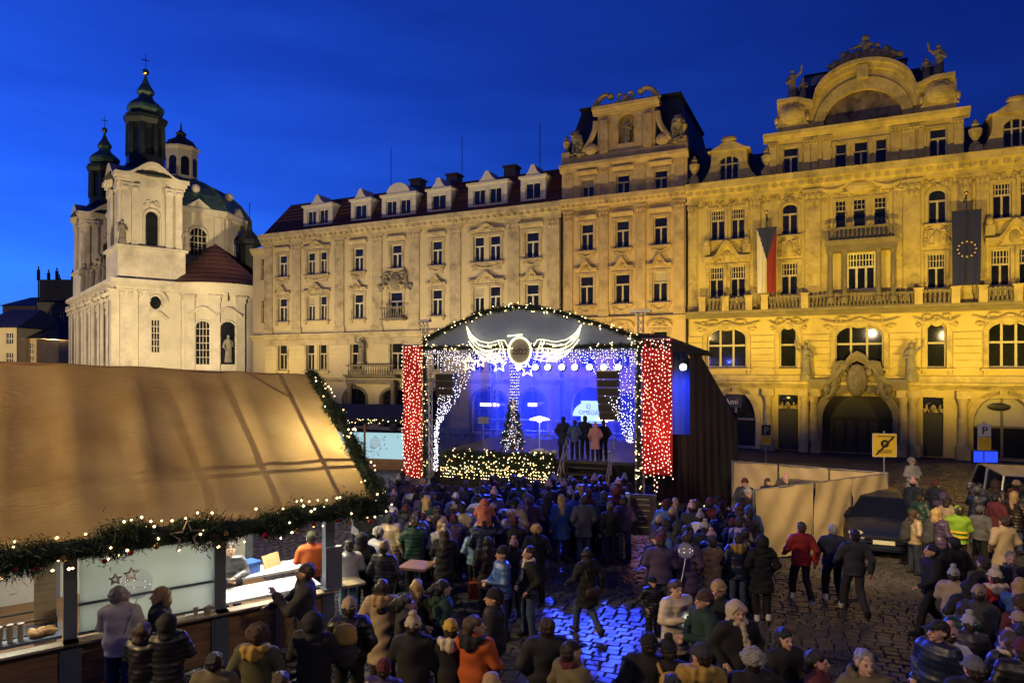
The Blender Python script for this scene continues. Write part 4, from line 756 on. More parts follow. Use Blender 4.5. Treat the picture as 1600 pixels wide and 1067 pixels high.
    T = MB(); T.ball((X, Y, ze + .1), .38, 12, 8); T.box(X - .03, X + .03, Y - .03, Y + .03, ze + .4, ze + 2.2); T.box(X - .4, X + .4, Y - .03, Y + .03, ze + 1.4, ze + 1.5); T.build('gilt_ball', 'gilt', CHU)
tower(0, 0); tower(0, 24.7)
m = MB(); m.box(.5, 6.5, 6.3, 24.5, ZC, ZC + 3.0); m.build('front_attic', 'church_plaster', CHU)
for i, (x, y) in enumerate(((-.1, 7.5), (-.3, 9.0), (-.1, 11), (-.3, 14.5), (-.1, 18), (-.2, 21))): f = link('statue', figure(40 + i, 3.0 + (i % 3) * .5, i % 2), CHU); f.location = (x, y, ZC + .1); f.rotation_euler.z = R(-90) + i
for x, y in ((6.6, -.3), (.2, -.35)): f = link('statue', figure(55, 2.6, 0), CHU); f.location = (x, y, ZB)
# apse chapel
KX, KY, KR = 10.5, 2.2, 4.9; m = MB(); m.lathe([(KR, 0), (KR, ZC - 1.4), (KR + .15, ZC - 1.35), (KR + .3, ZC - .9), (KR + .75, ZC - .45), (KR + .8, ZC)], KX, KY, 48); m.build('chapel_wall', 'church_plaster', CHU, 'auto')
m = MB(); za = CH + (572 - 381) / F * 80.3
for j in range(9): t = j / 9; t2 = (j + 1) / 9; m.lathe([(KR * 1.2 * (1 - t) + .02, ZC + (za - ZC) * t + .06), (KR * 1.2 * (1 - t2) + .05, ZC + (za - ZC) * t2)], KX, KY, 40, cap=False)
m.add([(KX - 4, KY, ZC), (KX - 4, KY + 9, ZC), (KX, KY + 9, za), (KX, KY, za), (KX + 9, KY, ZC), (KX + 9, KY + 9, ZC)], [(0, 1, 2, 3), (3, 2, 5, 4)]); m.build('chapel_roof', 'roof_tile', CHU)
def kp(ang, r, z): return (KX + r * math.cos(ang), KY + r * math.sin(ang), z)
for deg in (222, 252, 284, 318): a = R(deg); m = MB(); ca, sa = math.cos(a), math.sin(a); t = lambda u, d, z: (KX + (KR + d) * ca - u * sa, KY + (KR + d) * sa + u * ca, z); [m.add([t(-w, -.3, z0), t(w, -.3, z0), t(w, d, z0), t(-w, d, z0), t(-w, -.3, z1), t(w, -.3, z1), t(w, d, z1), t(-w, d, z1)], [(0, 1, 2, 3), (4, 5, 6, 7), (2, 3, 7, 6), (0, 3, 7, 4), (1, 2, 6, 5)]) for w, d, z0, z1 in ((.55, .22, 0, ZC - 2.2), (.62, .3, ZC - 2.2, ZC - 1.6), (.72, .4, ZC - 1.6, ZC - 1.35))]; m.build('pilaster', 'church_trim', CHU)
for deg, nm in ((238, 'w'), (268, 'n')):
    a = R(deg); ca, sa = math.cos(a), math.sin(a); t = lambda u, d, z: (KX + (KR + d) * ca - u * sa, KY + (KR + d) * sa + u * ca, z); pts = [(-.75, 5.4)] + arch_pts(-.75, .75, 9.6, .75, 10) + [(.75, 5.4)]
    m = MB(); m.add([t(u, .05, z) for u, z in pts], [tuple(range(len(pts)))]); wd = m.build('window', 'glass_pane', CHU); m = MB(); m.tube([t(u * 1.2, .08, z) for u, z in pts], .13, 6); q = MB(); q.tube([t(u, .15, 11.3 + .5 * math.cos(u * 1.6)) for u in np.linspace(-1.5, 1.5, 11)], .2, 6); q.build('window_hood', 'church_trim', CHU)
    if nm == 'w': [m.tube([t(u, .08, 5.4), t(u, .08, 10.2)], .04, 4) for u in (-.35, 0, .35)]; [m.tube([t(-.7, .08, z), t(.7, .08, z)], .04, 4) for z in (6.2, 7, 7.8, 8.6, 9.4)]
    m.build('surround', 'church_trim', CHU)
    if nm == 'n': f = link('statue', figure(33, 3.2), CHU); f.location = t(0, .25, 5.6); q = MB(); p = t(0, .2, 13.4); q.box(p[0] - .06, p[0] + .06, p[1] - .06, p[1] + .06, p[2] - .8, p[2] + .8); q.box(p[0] - .4, p[0] + .4, p[1] - .05, p[1] + .05, p[2] + .15, p[2] + .3); q.build('gilt_cross', 'gilt', CHU)
# drum, dome, lantern
DX, DY, DR = 9.9, 15, 8.3; dz = lambda py: CH + (572 - py) / F * 89.8
m = MB(); m.lathe([(DR, 0), (DR, dz(352)), (DR + .3, dz(350)), (DR + .6, dz(345)), (DR + .6, dz(342))], DX, DY, 8, R(22.5)); m.build('drum', 'church_plaster', CHU)
m = MB(); m.lathe([(DR + .6, dz(342)), (DR - .1, dz(331)), (DR - .9, dz(318)), (DR - 2.2, dz(305)), (DR - 4, dz(294)), (2.6, dz(287)), (2.4, dz(284))], DX, DY, 8, R(22.5))
for i in range(8): a = i * math.pi / 4 + R(22.5); m.tube([(DX + r * math.cos(a), DY + r * math.sin(a), z) for r, z in ((DR + .5, dz(341)), (DR - .1, dz(330)), (DR - .9, dz(317)), (DR - 2.2, dz(304)), (DR - 4, dz(293)), (2.6, dz(286)))], .16, 5)
m.build('dome', 'copper', CHU)
for i in (5, 6, 7):
    a = i * math.pi / 4; ca, sa = math.cos(a), math.sin(a); rr = DR * math.cos(R(22.5)); t = lambda u, d, z: (DX + (rr + d) * ca - u * sa, DY + (rr + d) * sa + u * ca, z); m = MB(); zb = dz(352)
    m.add([t(-2.6, .5, zb + .1), t(2.6, .5, zb + .1), t(0, .5, zb + 2.0), t(-2.6, -1, zb + .1), t(2.6, -1, zb + .1), t(0, -1.5, zb + 2.0)], [(0, 1, 2), (0, 2, 5, 3), (1, 2, 5, 4)]); [m.add([t(u - .4, .0, 10), t(u + .4, 0, 10), t(u + .4, .25, 10), t(u - .4, .25, 10), t(u - .4, 0, zb), t(u + .4, 0, zb), t(u + .4, .25, zb), t(u - .4, .25, zb)], [(2, 3, 7, 6), (0, 3, 7, 4), (1, 2, 6, 5)]) for u in (-2.3, 2.3)]
    m.build('drum_gable', 'church_trim', CHU); pts = [(-.95, zb - 5)] + arch_pts(-.95, .95, zb - 2.4, .95, 10) + [(.95, zb - 5)]; m = MB(); m.add([t(u, .06, z) for u, z in pts], [tuple(range(len(pts)))]); wd = m.build('window', 'glass_pane', CHU); m = MB(); m.tube([t(u * 1.15, .1, z) for u, z in pts], .18, 6); [m.tube([t(u, .08, zb - 5), t(u, .08, zb - 1.6)], .05, 4) for u in (-.45, 0, .45)]; [m.tube([t(-.9, .08, z), t(.9, .08, z)], .05, 4) for z in (zb - 4.2, zb - 3.4, zb - 2.6)]; m.build('surround', 'church_trim', CHU)
    m = MB(); oz = dz(310); q = t(0, -1.0, oz); m.ball(q, (.55, .55, .55), 12, 8); m.build('dome_oculus', 'church_trim', CHU)
LR = 24 / F * 89.8; m = MB(); m.lathe([(LR, dz(286)), (LR, dz(238)), (LR + .25, dz(236)), (LR + .3, dz(233))], DX, DY, 8, R(22.5)); m.build('dome_lantern', 'church_plaster', CHU)
for i in range(8):
    a = i * math.pi / 4; ca, sa = math.cos(a), math.sin(a); rr = LR * math.cos(R(22.5)) + .03; pts = [(-.5, dz(278))] + arch_pts(-.5, .5, dz(255), .5, 8) + [(.5, dz(278))]; m = MB(); m.add([(DX + rr * ca - u * sa, DY + rr * sa + u * ca, z) for u, z in pts], [tuple(range(len(pts)))]); m.build('lantern_window', 'glass_pane', CHU)
m = MB(); m.lathe([(LR + .2, dz(233)), (LR - .1, dz(229)), (LR - .5, dz(222)), (.8, dz(217)), (.5, dz(213)), (.7, dz(210)), (.15, dz(204)), (.05, dz(192))], DX, DY, 10); m.build('lantern_cap', 'copper_dark', CHU)
# little turret behind the chapel
tp = CF.loc(at(390, 400, 88)); tz = lambda py: CH + (572 - py) / F * 88
m = MB(); m.lathe([(1.1, 0), (1.1, tz(385)), (1.6, tz(383)), (1.5, tz(376)), (.9, tz(368)), (.35, tz(360)), (.3, tz(352)), (.05, tz(338))], tp.x, tp.y, 8); m.build('turret', 'copper_dark', CHU); m = MB(); m.ball((tp.x, tp.y, tz(350)), .22, 8, 6); m.box(tp.x - .05, tp.x + .05, tp.y - .05, tp.y + .05, tz(350), tz(318)); m.build('turret_cross', 'gilt', CHU)
# ------------------------------------------------------------------ far houses on the left
def far_block(name, label, x0, x1, ytop, Y, mat, rows, cols_, wy0, wy1, roofmat='roof_slate', roof_h=2.5, dep=14, win='cross'):
    a, b = at(x0, ytop, Y), at(x1, ytop, Y); o = thing(name, label, 'building', (a.x, Y, 0)); w = b.x - a.x; h = a.z; holes = []
    for r in range(rows):
        for c in range(cols_):
            z1 = CH + (HY - (wy0 + (wy1 - wy0) * r / max(1, rows - 1) if rows > 1 else HY - HY + wy0)) / F * Y; z1 = CH + (HY - (wy0 + (wy1 - wy0) * (r / max(1, rows - 1)))) / F * Y; cx = w * (c + .5) / cols_; ww = min(w / cols_ * .25, 1.0); holes.append((cx - ww, cx + ww, z1 - 1.7, z1, 0))
    m = MB(); wall_with_holes(m, 0, w, 0, h, holes, 0, .3); m.box(0, w, .31, dep, 0, h); m.build('wall', mat, o)
    for hx in holes:
        m = MB(); n = 3
        for k in range(n + 1): x = hx[0] + (hx[1] - hx[0]) * k / n; m.box(x - .05, x + .05, .12, .2, hx[2], hx[3])
        for k in range(3): z = hx[2] + (hx[3] - hx[2]) * k / 2; m.box(hx[0], hx[1], .1, .2, z - .06, z + .06)
        q = m.build('window', 'window_white', o); pane(hx[0], hx[1], .22, hx[2], hx[3], q)
    m = MB(); m.add([(-.4, -.4, h), (w + .4, -.4, h), (w + .4, dep + .4, h), (-.4, dep + .4, h), (w * .12, dep * .45, h + roof_h), (w * .88, dep * .45, h + roof_h)], [(0, 1, 5, 4), (1, 2, 5), (2, 3, 4, 5), (3, 0, 4)]); m.build('roof', roofmat, o); return o, w, h
o, w, h = far_block('apartment_block', 'tall grey apartment block with roof aerials beside the church', 58, 135, 472, 118, 'grey_render', 4, 3, 487, 548, roof_h=.6)
for xp, t in ((54, 415), (70, 420), (83, 417), (87, 428), (108, 420)): p = at(xp, t, 120); m = MB(); x = p.x - o.location.x; m.tube([(x, 3, h), (x, 3, p.z)], .12); m.box(x - .25, x + .25, 2.9, 3.1, p.z - 2.5, p.z - .6); m.build('aerial', 'iron', o)
m = MB(); m.box(-1, w * .9, 2, 10, h, h + 4.2); m.build('penthouse', 'roof_slate', o)
far_block('apartment_block', 'grey block with shallow gable roof behind the small yellow houses', 4, 57, 478, 122, 'grey_render', 3, 2, 488, 545, roof_h=2.2)
far_block('small_house', 'low pale yellow house at the square corner', -40, 26, 512, 100, 'plaster_cream', 2, 3, 520, 551, 'roof_slate', 3.2)
far_block('small_house', 'small ochre house squeezed between the pale house and grey block', 27, 57, 529, 102, 'plaster_ochre', 2, 2, 536, 556, 'roof_slate', 2.6)
# ------------------------------------------------------------------ stage
pmat('alu', (.55, .56, .58), .35, .1, 4, .05, 30, metal=.8)
pmat('black_cloth', (.012, .012, .014), .85, .3, 1.2, .25, 10)
pmat('black_plastic', (.014, .014, .016), .45, .2, 3, .1, 40)
pmat('stage_fascia', (.22, .30, .47), .7, .08, 2, .1, 20)
pmat('red_cloth', (.42, .015, .02), .8, .15, 3, .15, 30)
pmat('fir', (.022, .05, .018), .7, .4, 6, 0)
pmat('fir_dark', (.014, .032, .014), .7, .4, 6, 0)
pmat('deck', (.04, .04, .045), .4, .2, 3, .1, 20)
pmat('steel', (.35, .35, .36), .4, .1, 4, .05, 30, metal=.7)
pmat('wood', (.26, .15, .07), .6, .3, 2, .2, 20, stretch=(1, 8, 8))
emat('bulb_warm', (1, .68, .28), 10); emat('bulb_white', (.90, .86, 1.0), 6); emat('bulb_pink', (1, .50, .34), 8); emat('led_warm', (1, .80, .42), 4); emat('lens_glow', (.6, .75, 1), 16)
emat('heater_glow', (1, .85, .68), 5.0); emat('lamp_amber', (1, .68, .22), 8)
m_, nt, b_ = nodes_of('gauze'); b_.inputs['Base Color'].default_value = (.12, .18, .62, 1); b_.inputs['Roughness'].default_value = .9; b_.inputs['Alpha'].default_value = .62
tcn = nt.nodes.new('ShaderNodeTexCoord'); nn = nt.nodes.new('ShaderNodeTexNoise'); nn.inputs['Scale'].default_value = .8; nn.inputs['Detail'].default_value = 5; nt.links.new(tcn.outputs['Object'], nn.inputs['Vector'])
rr = nt.nodes.new('ShaderNodeMapRange'); rr.inputs[3].default_value = .38; rr.inputs[4].default_value = .62; nt.links.new(nn.outputs[0], rr.inputs[0]); nt.links.new(rr.outputs[0], b_.inputs['Alpha'])
OCT_V = np.array([(1, 0, 0), (-1, 0, 0), (0, 1, 0), (0, -1, 0), (0, 0, 1), (0, 0, -1)], float); OCT_F = np.array([(0, 2, 4), (2, 1, 4), (1, 3, 4), (3, 0, 4), (2, 0, 5), (1, 2, 5), (3, 1, 5), (0, 3, 5)])
def bulbs(pts, r, mat, parent, name='fairy_lights', seed=0, elong=1.0):
    P = np.array(pts, float); n = len(P); rs = np.random.RandomState(seed); s = r * rs.uniform(.75, 1.2, n)
    V = (P[:, None, :] + OCT_V[None] * s[:, None, None] * np.array([1, 1, elong])).reshape(-1, 3); Fq = (np.arange(n)[:, None, None] * 6 + OCT_F[None]).reshape(-1, 3)
    me = bpy.data.meshes.new(name); me.from_pydata(V.tolist(), [], Fq.tolist()); finish(me, mat, False); o = link(name, me, parent); o['kind'] = 'stuff'; return o
def resample(poly, step):
    P = np.array([tuple(p) for p in poly], float); d = np.linalg.norm(np.diff(P, axis=0), axis=1); s = np.concatenate([[0], np.cumsum(d)]); n = max(2, int(s[-1] / step)); t = np.linspace(0, s[-1], n)
    return np.stack([np.interp(t, s, P[:, i]) for i in range(3)], 1)
def garland(parent, poly, r=.16, dens=420, blade=.13, nb=9, bulb=.018, seed=0, mats=('fir', 'fir_dark'), bulbmat='bulb_warm', bw=.012, hang=0.0):
    """fir twigs round a wire and a string of lights"""
    rs = np.random.RandomState(seed); P = resample(poly, .02); L = len(P) * .02; n = int(L * dens)
    i = rs.randint(0, len(P), n); c = P[i] + rs.normal(size=(n, 3)) * r * .33 + np.stack([np.zeros(n), np.zeros(n), -hang * rs.rand(n)], 1)
    lump = .75 + .35 * np.sin(i * .02 * 5.1 + seed) + .2 * np.sin(i * .02 * 13.7)
    c = P[i] + (c - P[i]) * lump[:, None]
    d = rs.normal(size=(n, 3)); d[:, 2] -= .25; d /= np.linalg.norm(d, axis=1)[:, None]; s = np.cross(d, rs.normal(size=(n, 3))); s /= np.linalg.norm(s, axis=1)[:, None]
    ln = blade * rs.uniform(.6, 1.3, n)[:, None]; w = bw * rs.uniform(.7, 1.4, n)[:, None]
    V = np.stack([c - s * w, c + s * w, c + d * ln + s * w * .4, c + d * ln - s * w * .4], 1).reshape(-1, 3); Q = np.arange(4 * n).reshape(-1, 4)
    me = bpy.data.meshes.new('fir_twigs'); me.from_pydata(V.tolist(), [], Q.tolist()); finish(me, list(mats), False, rs.randint(0, 2, n).tolist()); o = link('fir_twigs', me, parent); o['kind'] = 'stuff'
    m = MB(); m.tube(resample(poly, .35), r * .42, 6); m.build('garland_core', mats[1], parent)
    if nb:
        k = int(L * nb); i = rs.randint(0, len(P), k); q = rs.normal(size=(k, 3)); q /= np.linalg.norm(q, axis=1)[:, None]; bulbs(P[i] + q * r * .95, bulb, bulbmat, parent, seed=seed)
SX0, SY0 = -3.65, 29.0; SX1, SY1 = 4.95, 26.0
ST = Frame((SX0 + SX1) / 2, (SY0 + SY1) / 2, math.atan2(SY1 - SY0, SX1 - SX0)); HWD = math.hypot(SX1 - SX0, SY1 - SY0) / 2
STG = ST.thing('stage', 'open-air concert stage with blue-lit gauze backdrop and arched roof', 'stage')
DZ = 1.36
m = MB(); m.box(-HWD, HWD, .6, 8.2, DZ - .12, DZ); m.build('deck', 'deck', STG); m = MB(); m.box(-HWD, HWD, .7, .75, 0, DZ - .12); m.box(-HWD, HWD, 8.1, 8.15, 0, DZ - .12); m.build('deck_skirt', 'black_cloth', STG)
def truss(m, a, b, s=.15, r=.022, step=.35):
    a, b = Vector(a), Vector(b); t = (b - a); L = t.length; t.normalize(); u = t.orthogonal().normalized(); u = Vector((0, 1, 0)) if abs(t.y) < .9 else Vector((1, 0, 0)); u = (u - t * u.dot(t)).normalized(); w = t.cross(u)
    C = [u * s + w * s, u * s - w * s, -u * s - w * s, -u * s + w * s]
    for c in C: m.tube([a + c, b + c], r, 5)
    n = max(1, int(L / step))
    for i in range(n):
        p, q = a + t * (L * i / n), a + t * (L * (i + 1) / n)
        for k in range(4): m.tube([p + C[k], q + C[(k + 1) % 4]], r * .6, 4)
ZBM = 5.95
for x, y in ((-HWD, 0), (HWD, 0), (-HWD, 8.2), (HWD, 8.2)): m = MB(); truss(m, (x, y, 0), (x, y, ZBM + .4)); m.box(x - .4, x + .4, y - .4, y + .4, 0, .06); m.build('truss_column', 'alu', STG)
for a, b in (((-HWD, 0, ZBM), (HWD, 0, ZBM)), ((-HWD, 8.2, ZBM), (HWD, 8.2, ZBM)), ((-HWD, 0, ZBM), (-HWD, 8.2, ZBM)), ((HWD, 0, ZBM), (HWD, 8.2, ZBM)), ((-HWD, 1.6, ZBM - .2), (HWD, 1.6, ZBM - .2))): m = MB(); truss(m, a, b); m.build('truss_beam', 'alu', STG)
arcpx = [(668, 532), (695, 517), (720, 506), (760, 489), (805, 481), (850, 484), (900, 497), (950, 513), (985, 525), (1004, 533)]
arc = [ST.px(x, y, -.25) for x, y in arcpx]
m = MB(); n = len(arc)
for (xa, za), (xb, zb) in zip(arc, arc[1:]): m.quad((xa, -.25, ZBM), (xb, -.25, ZBM), (xb, -.25, zb), (xa, -.25, za)); m.quad((xa, -.2, ZBM), (xb, -.2, ZBM), (xb, -.2, zb), (xa, -.2, za))
m.build('fascia', 'stage_fascia', STG)
m = MB()
for (xa, za), (xb, zb) in zip(arc, arc[1:]): m.quad((xa, -.25, za), (xb, -.25, zb), (xb, 8.4, zb), (xa, 8.4, za)); m.quad((xa, 8.4, ZBM), (xb, 8.4, ZBM), (xb, 8.4, zb), (xa, 8.4, za))
m.build('roof_cover', 'stage_fascia', STG)
# gauze backdrop and inner side cloths
def drape(name, mat, p0, p1, z0, z1, folds=9, amp=.12, nx=60, nz=14, seed=0, parent=STG):
    vs = []; fs = []; p0, p1 = Vector((*p0, 0)), Vector((*p1, 0)); d = (p1 - p0); nrm = Vector((-d.y, d.x, 0)).normalized(); rs = random.Random(seed); ph = [rs.uniform(0, 6) for _ in range(3)]
    for j in range(nz + 1):
        for i in range(nx + 1):
            u, v = i / nx, j / nz; a = amp * (math.sin(u * folds * 6.28 + ph[0]) + .5 * math.sin(u * folds * 2.3 * 6.28 + ph[1] + v * 2)) * (.5 + .5 * (1 - v)); q = p0 + d * u + nrm * a
            zt = z1(u) if callable(z1) else z1; vs.append((q.x, q.y, z0 + (zt - z0) * v))
    for j in range(nz):
        for i in range(nx): k = j * (nx + 1) + i; fs.append((k, k + 1, k + nx + 2, k + nx + 1))
    me = bpy.data.meshes.new(name); me.from_pydata(vs, [], fs); finish(me, mat, True); return link(name, me, parent)
drape('backdrop', 'gauze', (-HWD, 7.9), (HWD, 7.9), DZ, ZBM, 6, .16, 90); drape('side_cloth', 'gauze', (-HWD, 1.2), (-HWD, 7.9), DZ, ZBM, 4, .08, seed=2); drape('side_cloth', 'gauze', (HWD, 1.0), (HWD, 7.9), DZ, ZBM, 4, .08, seed=3)
# black wing on the right
wx = HWD + .25; we = ST.px(1150, 700, 0)[0]; wt = ST.px(1088, 570, 0)[0]
m = MB(); vs = []; nx = 26; nz = 16
for j in range(nz + 1):
    for i in range(nx + 1):
        u, v = i / nx, j / nz; x = wt - .25 + (we - wt + .25) * u; z1 = 5.9 if x < wt else 5.9 - (x - wt) / (we - wt) * 2.7; a = .10 * math.sin(u * 40 + v) + .05 * math.sin(u * 87); vs.append((x + .1 * (1 - v) * u, .15 + a * (1.2 - v), z1 * v))
fs = [(j * (nx + 1) + i, j * (nx + 1) + i + 1, (j + 1) * (nx + 1) + i + 1, (j + 1) * (nx + 1) + i) for j in range(nz) for i in range(nx)]
m.add(vs, fs); m.build('wing_drape', 'black_cloth', STG, True); drape('wing_skirt', 'black_cloth', (wx + .2, .1), (wt - .15, .1), 0, 2.6, 5, .07, 40, 8, 12); drape('wing_back', 'stage_fascia', (HWD + .1, 3.2), (we - .6, 3.2), 0, lambda u: 5.9 if u < .45 else 5.9 - (u - .45) * 4.4, 6, .1, 50, 10, 14)
drape('wing_drape', 'black_cloth', (we + .08, .2), (we - 1.0, 8), 0, 3.4, 6, .1, seed=8); m = MB(); m.quad((wt, .15, 5.9), (we + .05, .15, 3.2), (we - 1, 8, 3.2), (wt - 1, 8, 5.9)); m.build('wing_slope', 'black_cloth', STG)
m = MB(); a0, z0 = ST.px(1000, 521, -.1); a1, z1 = ST.px(1106, 548, -.1); m.add([(a0, -.4, z0), (a1, -.4, z1), (a1, 7, z1), (a0, 7, z0 + .3), (a0, -.4, z0 - .5), (a1, -.4, z1 - .15), (a1, 7, z1 - .15), (a0, 7, z0 - .5)], [(0, 1, 2, 3), (4, 5, 6, 7), (0, 1, 5, 4), (1, 2, 6, 5)]); m.build('wing_roof', 'black_cloth', STG)
m = MB(); truss(m, (a1 - .25, .4, 0), (a1 - .25, .4, z1)); m.build('truss_column', 'alu', STG)
m = MB(); truss(m, (HWD + .05, -.15, ZBM + .3), (HWD + .05, -.15, ZBM + 1.35), .1, .02, .25); m.box(HWD - .35, HWD + .45, -.3, 0, ZBM + 1.3, ZBM + 1.42); m.build('lifting_tower_head', 'alu', STG); m = MB(); truss(m, (-HWD - .05, -.15, ZBM + .3), (-HWD - .05, -.15, ZBM + 1.2), .1, .02, .25); m.box(-HWD - .3, -HWD + .2, -.3, 0, ZBM + 1.15, ZBM + 1.25); m.build('lifting_tower_head', 'alu', STG)
# steps
sx0, sx1 = ST.px(876, 760, -.6)[0], ST.px(948, 760, -.6)[0]
for k in range(5): m = MB(); z = DZ * (5 - k) / 6; m.box(sx0, sx1, .58 - (k + 1) * .3, .58 - k * .3 + .02, z - .06, z); m.box(sx0, sx0 + .06, .6 - (k + 1) * .3, .6 - k * .3, 0, z - .06); m.box(sx1 - .06, sx1, .6 - (k + 1) * .3, .6 - k * .3, 0, z - .06); m.build('step', 'deck', STG)
for x in (sx0 - .05, sx1 + .05):
    m = MB(); y0, y1 = .6, -1.0
    for z in (.5, .95): m.tube([(x, y0 + .3, DZ + z), (x, y0, DZ + z), (x, y1, z)], .025)
    for t in (0, .33, .66, 1): y = y0 + (y1 - y0) * t; zb = DZ * (1 - t); m.tube([(x, y, zb), (x, y, zb + .95)], .022)
    m.build('handrail', 'steel', STG)
m = MB(); xa, xb = ST.px(700, 670, 6.5)[0], ST.px(985, 670, 6.5)[0]
for z in (DZ + .55, DZ + 1.1): m.tube([(xa, 6.5, z), (xb, 6.5, z)], .025); m.tube([(xa, 6.5, z), (xa, 2, z)], .025)
for i in range(8): x = xa + (xb - xa) * i / 7; m.tube([(x, 6.5, DZ), (x, 6.5, DZ + 1.1)], .025)
for y in (2, 3.5, 5): m.tube([(xa, y, DZ), (xa, y, DZ + 1.1)], .025)
m.build('stage_railing', 'steel', STG)
# fir hedge along the stage front, with lights
fx0, fx1 = ST.px(693, 730, .45)[0], ST.px(866, 730, .45)[0]
hd = ST.thing('fir_hedge', 'fir-branch hedge full of warm lights along the stage front', 'garland')
for k, z in enumerate((DZ + .12, DZ - .12, DZ - .36, DZ - .62)): garland(hd, [(fx0, .42, z), (fx1, .42, z)], .2, 320, .2, 16 if k else 10, .022, 40 + k, bw=.016)
rs = np.random.RandomState(5); bulbs([(x, .2 + rs.normal() * .05, z) for x in np.arange(fx0, fx1, .11) for z in np.arange(.45, .95, .13) if rs.rand() < .65], .02, 'bulb_warm', hd, seed=9)
# garlands of the stage front
def sgar(label, poly, **k): o = ST.thing('fir_garland', label, 'garland', 'fir garlands of the stage'); garland(o, poly, **k); return o
sgar('lit fir garland following the arched stage roof', [(x, -.38, z + .05) for x, z in arc], r=.17, dens=420, seed=1, nb=12, bulb=.022)
sgar('lit fir garland along the straight beam under the grey stage fascia', [(-HWD, -.38, ZBM + .02), (HWD, -.38, ZBM + .02)], r=.15, dens=380, seed=2, nb=9, bulb=.022)
sgar('lit fir garland climbing the stage column beside the narrower red curtain', [(-HWD, -.3, .3), (-HWD, -.3, arc[0][1])], r=.15, dens=380, seed=3, nb=13, bulb=.02)
sgar('lit fir garland climbing the stage column beside the wider red curtain', [(HWD, -.3, .2), (HWD, -.3, arc[-1][1])], r=.16, dens=380, seed=4, nb=15, bulb=.022)
# red light curtains
def red_curtain(label, x0, x1, z0, z1, y, tail=0, seed=0):
    o = ST.thing('light_curtain', label, 'light curtain', 'red light curtains of the stage'); w = x1 - x0
    drape('cloth', 'red_cloth', (x0, y + .12), (x1, y + .12), z0 + (tail and .9), z1, 5, .05, 40, 6, seed, o); rs = np.random.RandomState(seed); P = []
    n = int(w / .105)
    for i in range(n):
        x = x0 + w * (i + .5) / n; zz = z1 - rs.uniform(0, .1); low = z0 + (0 if (not tail or .35 < i / n < .6) else rs.uniform(.6, 1.1))
        while zz > low: P.append((x + rs.normal() * .028 + .04 * math.sin(zz * 2 + i * .7), y + rs.normal() * .03, zz)); zz -= rs.uniform(.12, .21)
    bulbs(P, .0175, 'bulb_pink', o, seed=seed, elong=1.4); m = MB(); m.tube([(x0, y, z1 + .02), (x1, y, z1 + .02)], .03); m.build('rail', 'steel', o)
xa, z1 = ST.px(628, 540, -.2); xb, _ = ST.px(661, 540, -.2); red_curtain('narrow red curtain of fairy lights hanging at the stage corner by the market stalls', xa, xb, .35, z1, -.2, 0, 3)
xa, z1 = ST.px(1002, 530, -.5); xb, _ = ST.px(1050, 530, -.5); red_curtain('wide red curtain of fairy lights hanging before the black stage wing', xa, xb, .2, z1, -.5, 1, 4)
# glowing wings sign
WG = ST.thing('wing_sign', 'glowing angel wings around an oval 2022 sign on the stage fascia', 'light sign')
def wpx(x, y, yl=-.5): u, z = ST.px(x, y, yl); return (u, yl, z)
def led(pts, r=.015, name='led_tube', par=WG): m = MB(); m.tube(resample(pts, .12), r, 6); return m.build(name, 'led_warm', par)
lw = [[(729, 510), (737, 524), (749, 533), (765, 536), (778, 532), (788, 531), (793, 541)], [(729, 510), (733, 528), (744, 542), (760, 548), (778, 545), (791, 546)], [(732, 533), (741, 546), (756, 553), (774, 552), (790, 551)], [(743, 550), (755, 559), (772, 560), (790, 556)], [(752, 559), (765, 566), (780, 565), (793, 561)],
      [(737, 524), (748, 540), (762, 541), (776, 538)], [(744, 542), (757, 550), (770, 549)], [(731, 516), (738, 531), (752, 541), (768, 543)], [(734, 538), (746, 550), (762, 555), (780, 554)], [(747, 555), (760, 562), (776, 563)], [(783, 534), (788, 548), (790, 560)], [(752, 553), (766, 558), (782, 556)], [(778, 532), (783, 545), (776, 556), (786, 564)]]
for L in lw: led([wpx(x, y) for x, y in L])
def mir(x): return 812 + (812 - x) * 1.16
for L in lw: led([wpx(mir(x), y - (mir(x) - 812) * .03) for x, y in L])
cxp, cyp = 812, 548; ov = [wpx(cxp + 17.5 * math.cos(a), cyp + 21 * math.sin(a)) for a in [2 * math.pi * i / 28 for i in range(28)]]
m = MB(); m.tube(ov, .035, 6, True); m.build('oval_ring', 'led_warm', WG); m = MB(); m.prism([(p[0], p[2]) for p in ov], -.47, -.44); m.build('oval_board', pmat('sign_board', (.32, .33, .27), .6, .15, 2, .05, 20), WG)
u, z = ST.px(812, 554, -.5); text('2022', .34, WG, (u, -.49, z), 'black_print', 'numerals')
led([wpx(793, 525), wpx(816, 523)], .03)
for k, (x, y, s) in enumerate(((734, 568, 13), (780, 570, 12), (824, 577, 12), (751, 566, 8))):
    so = ST.thing('star_light', 'outlined star of white lights hanging under the stage beam', 'star light', 'stars under the stage beam'); P = [wpx(x + s * (1 if i % 2 == 0 else .42) * math.sin(i * math.pi / 5), y - s * (1 if i % 2 == 0 else .42) * math.cos(i * math.pi / 5), -.55) for i in range(10)]
    m = MB(); m.tube(P, .025, 6, True); m.build('star_outline', 'led_warm', so)
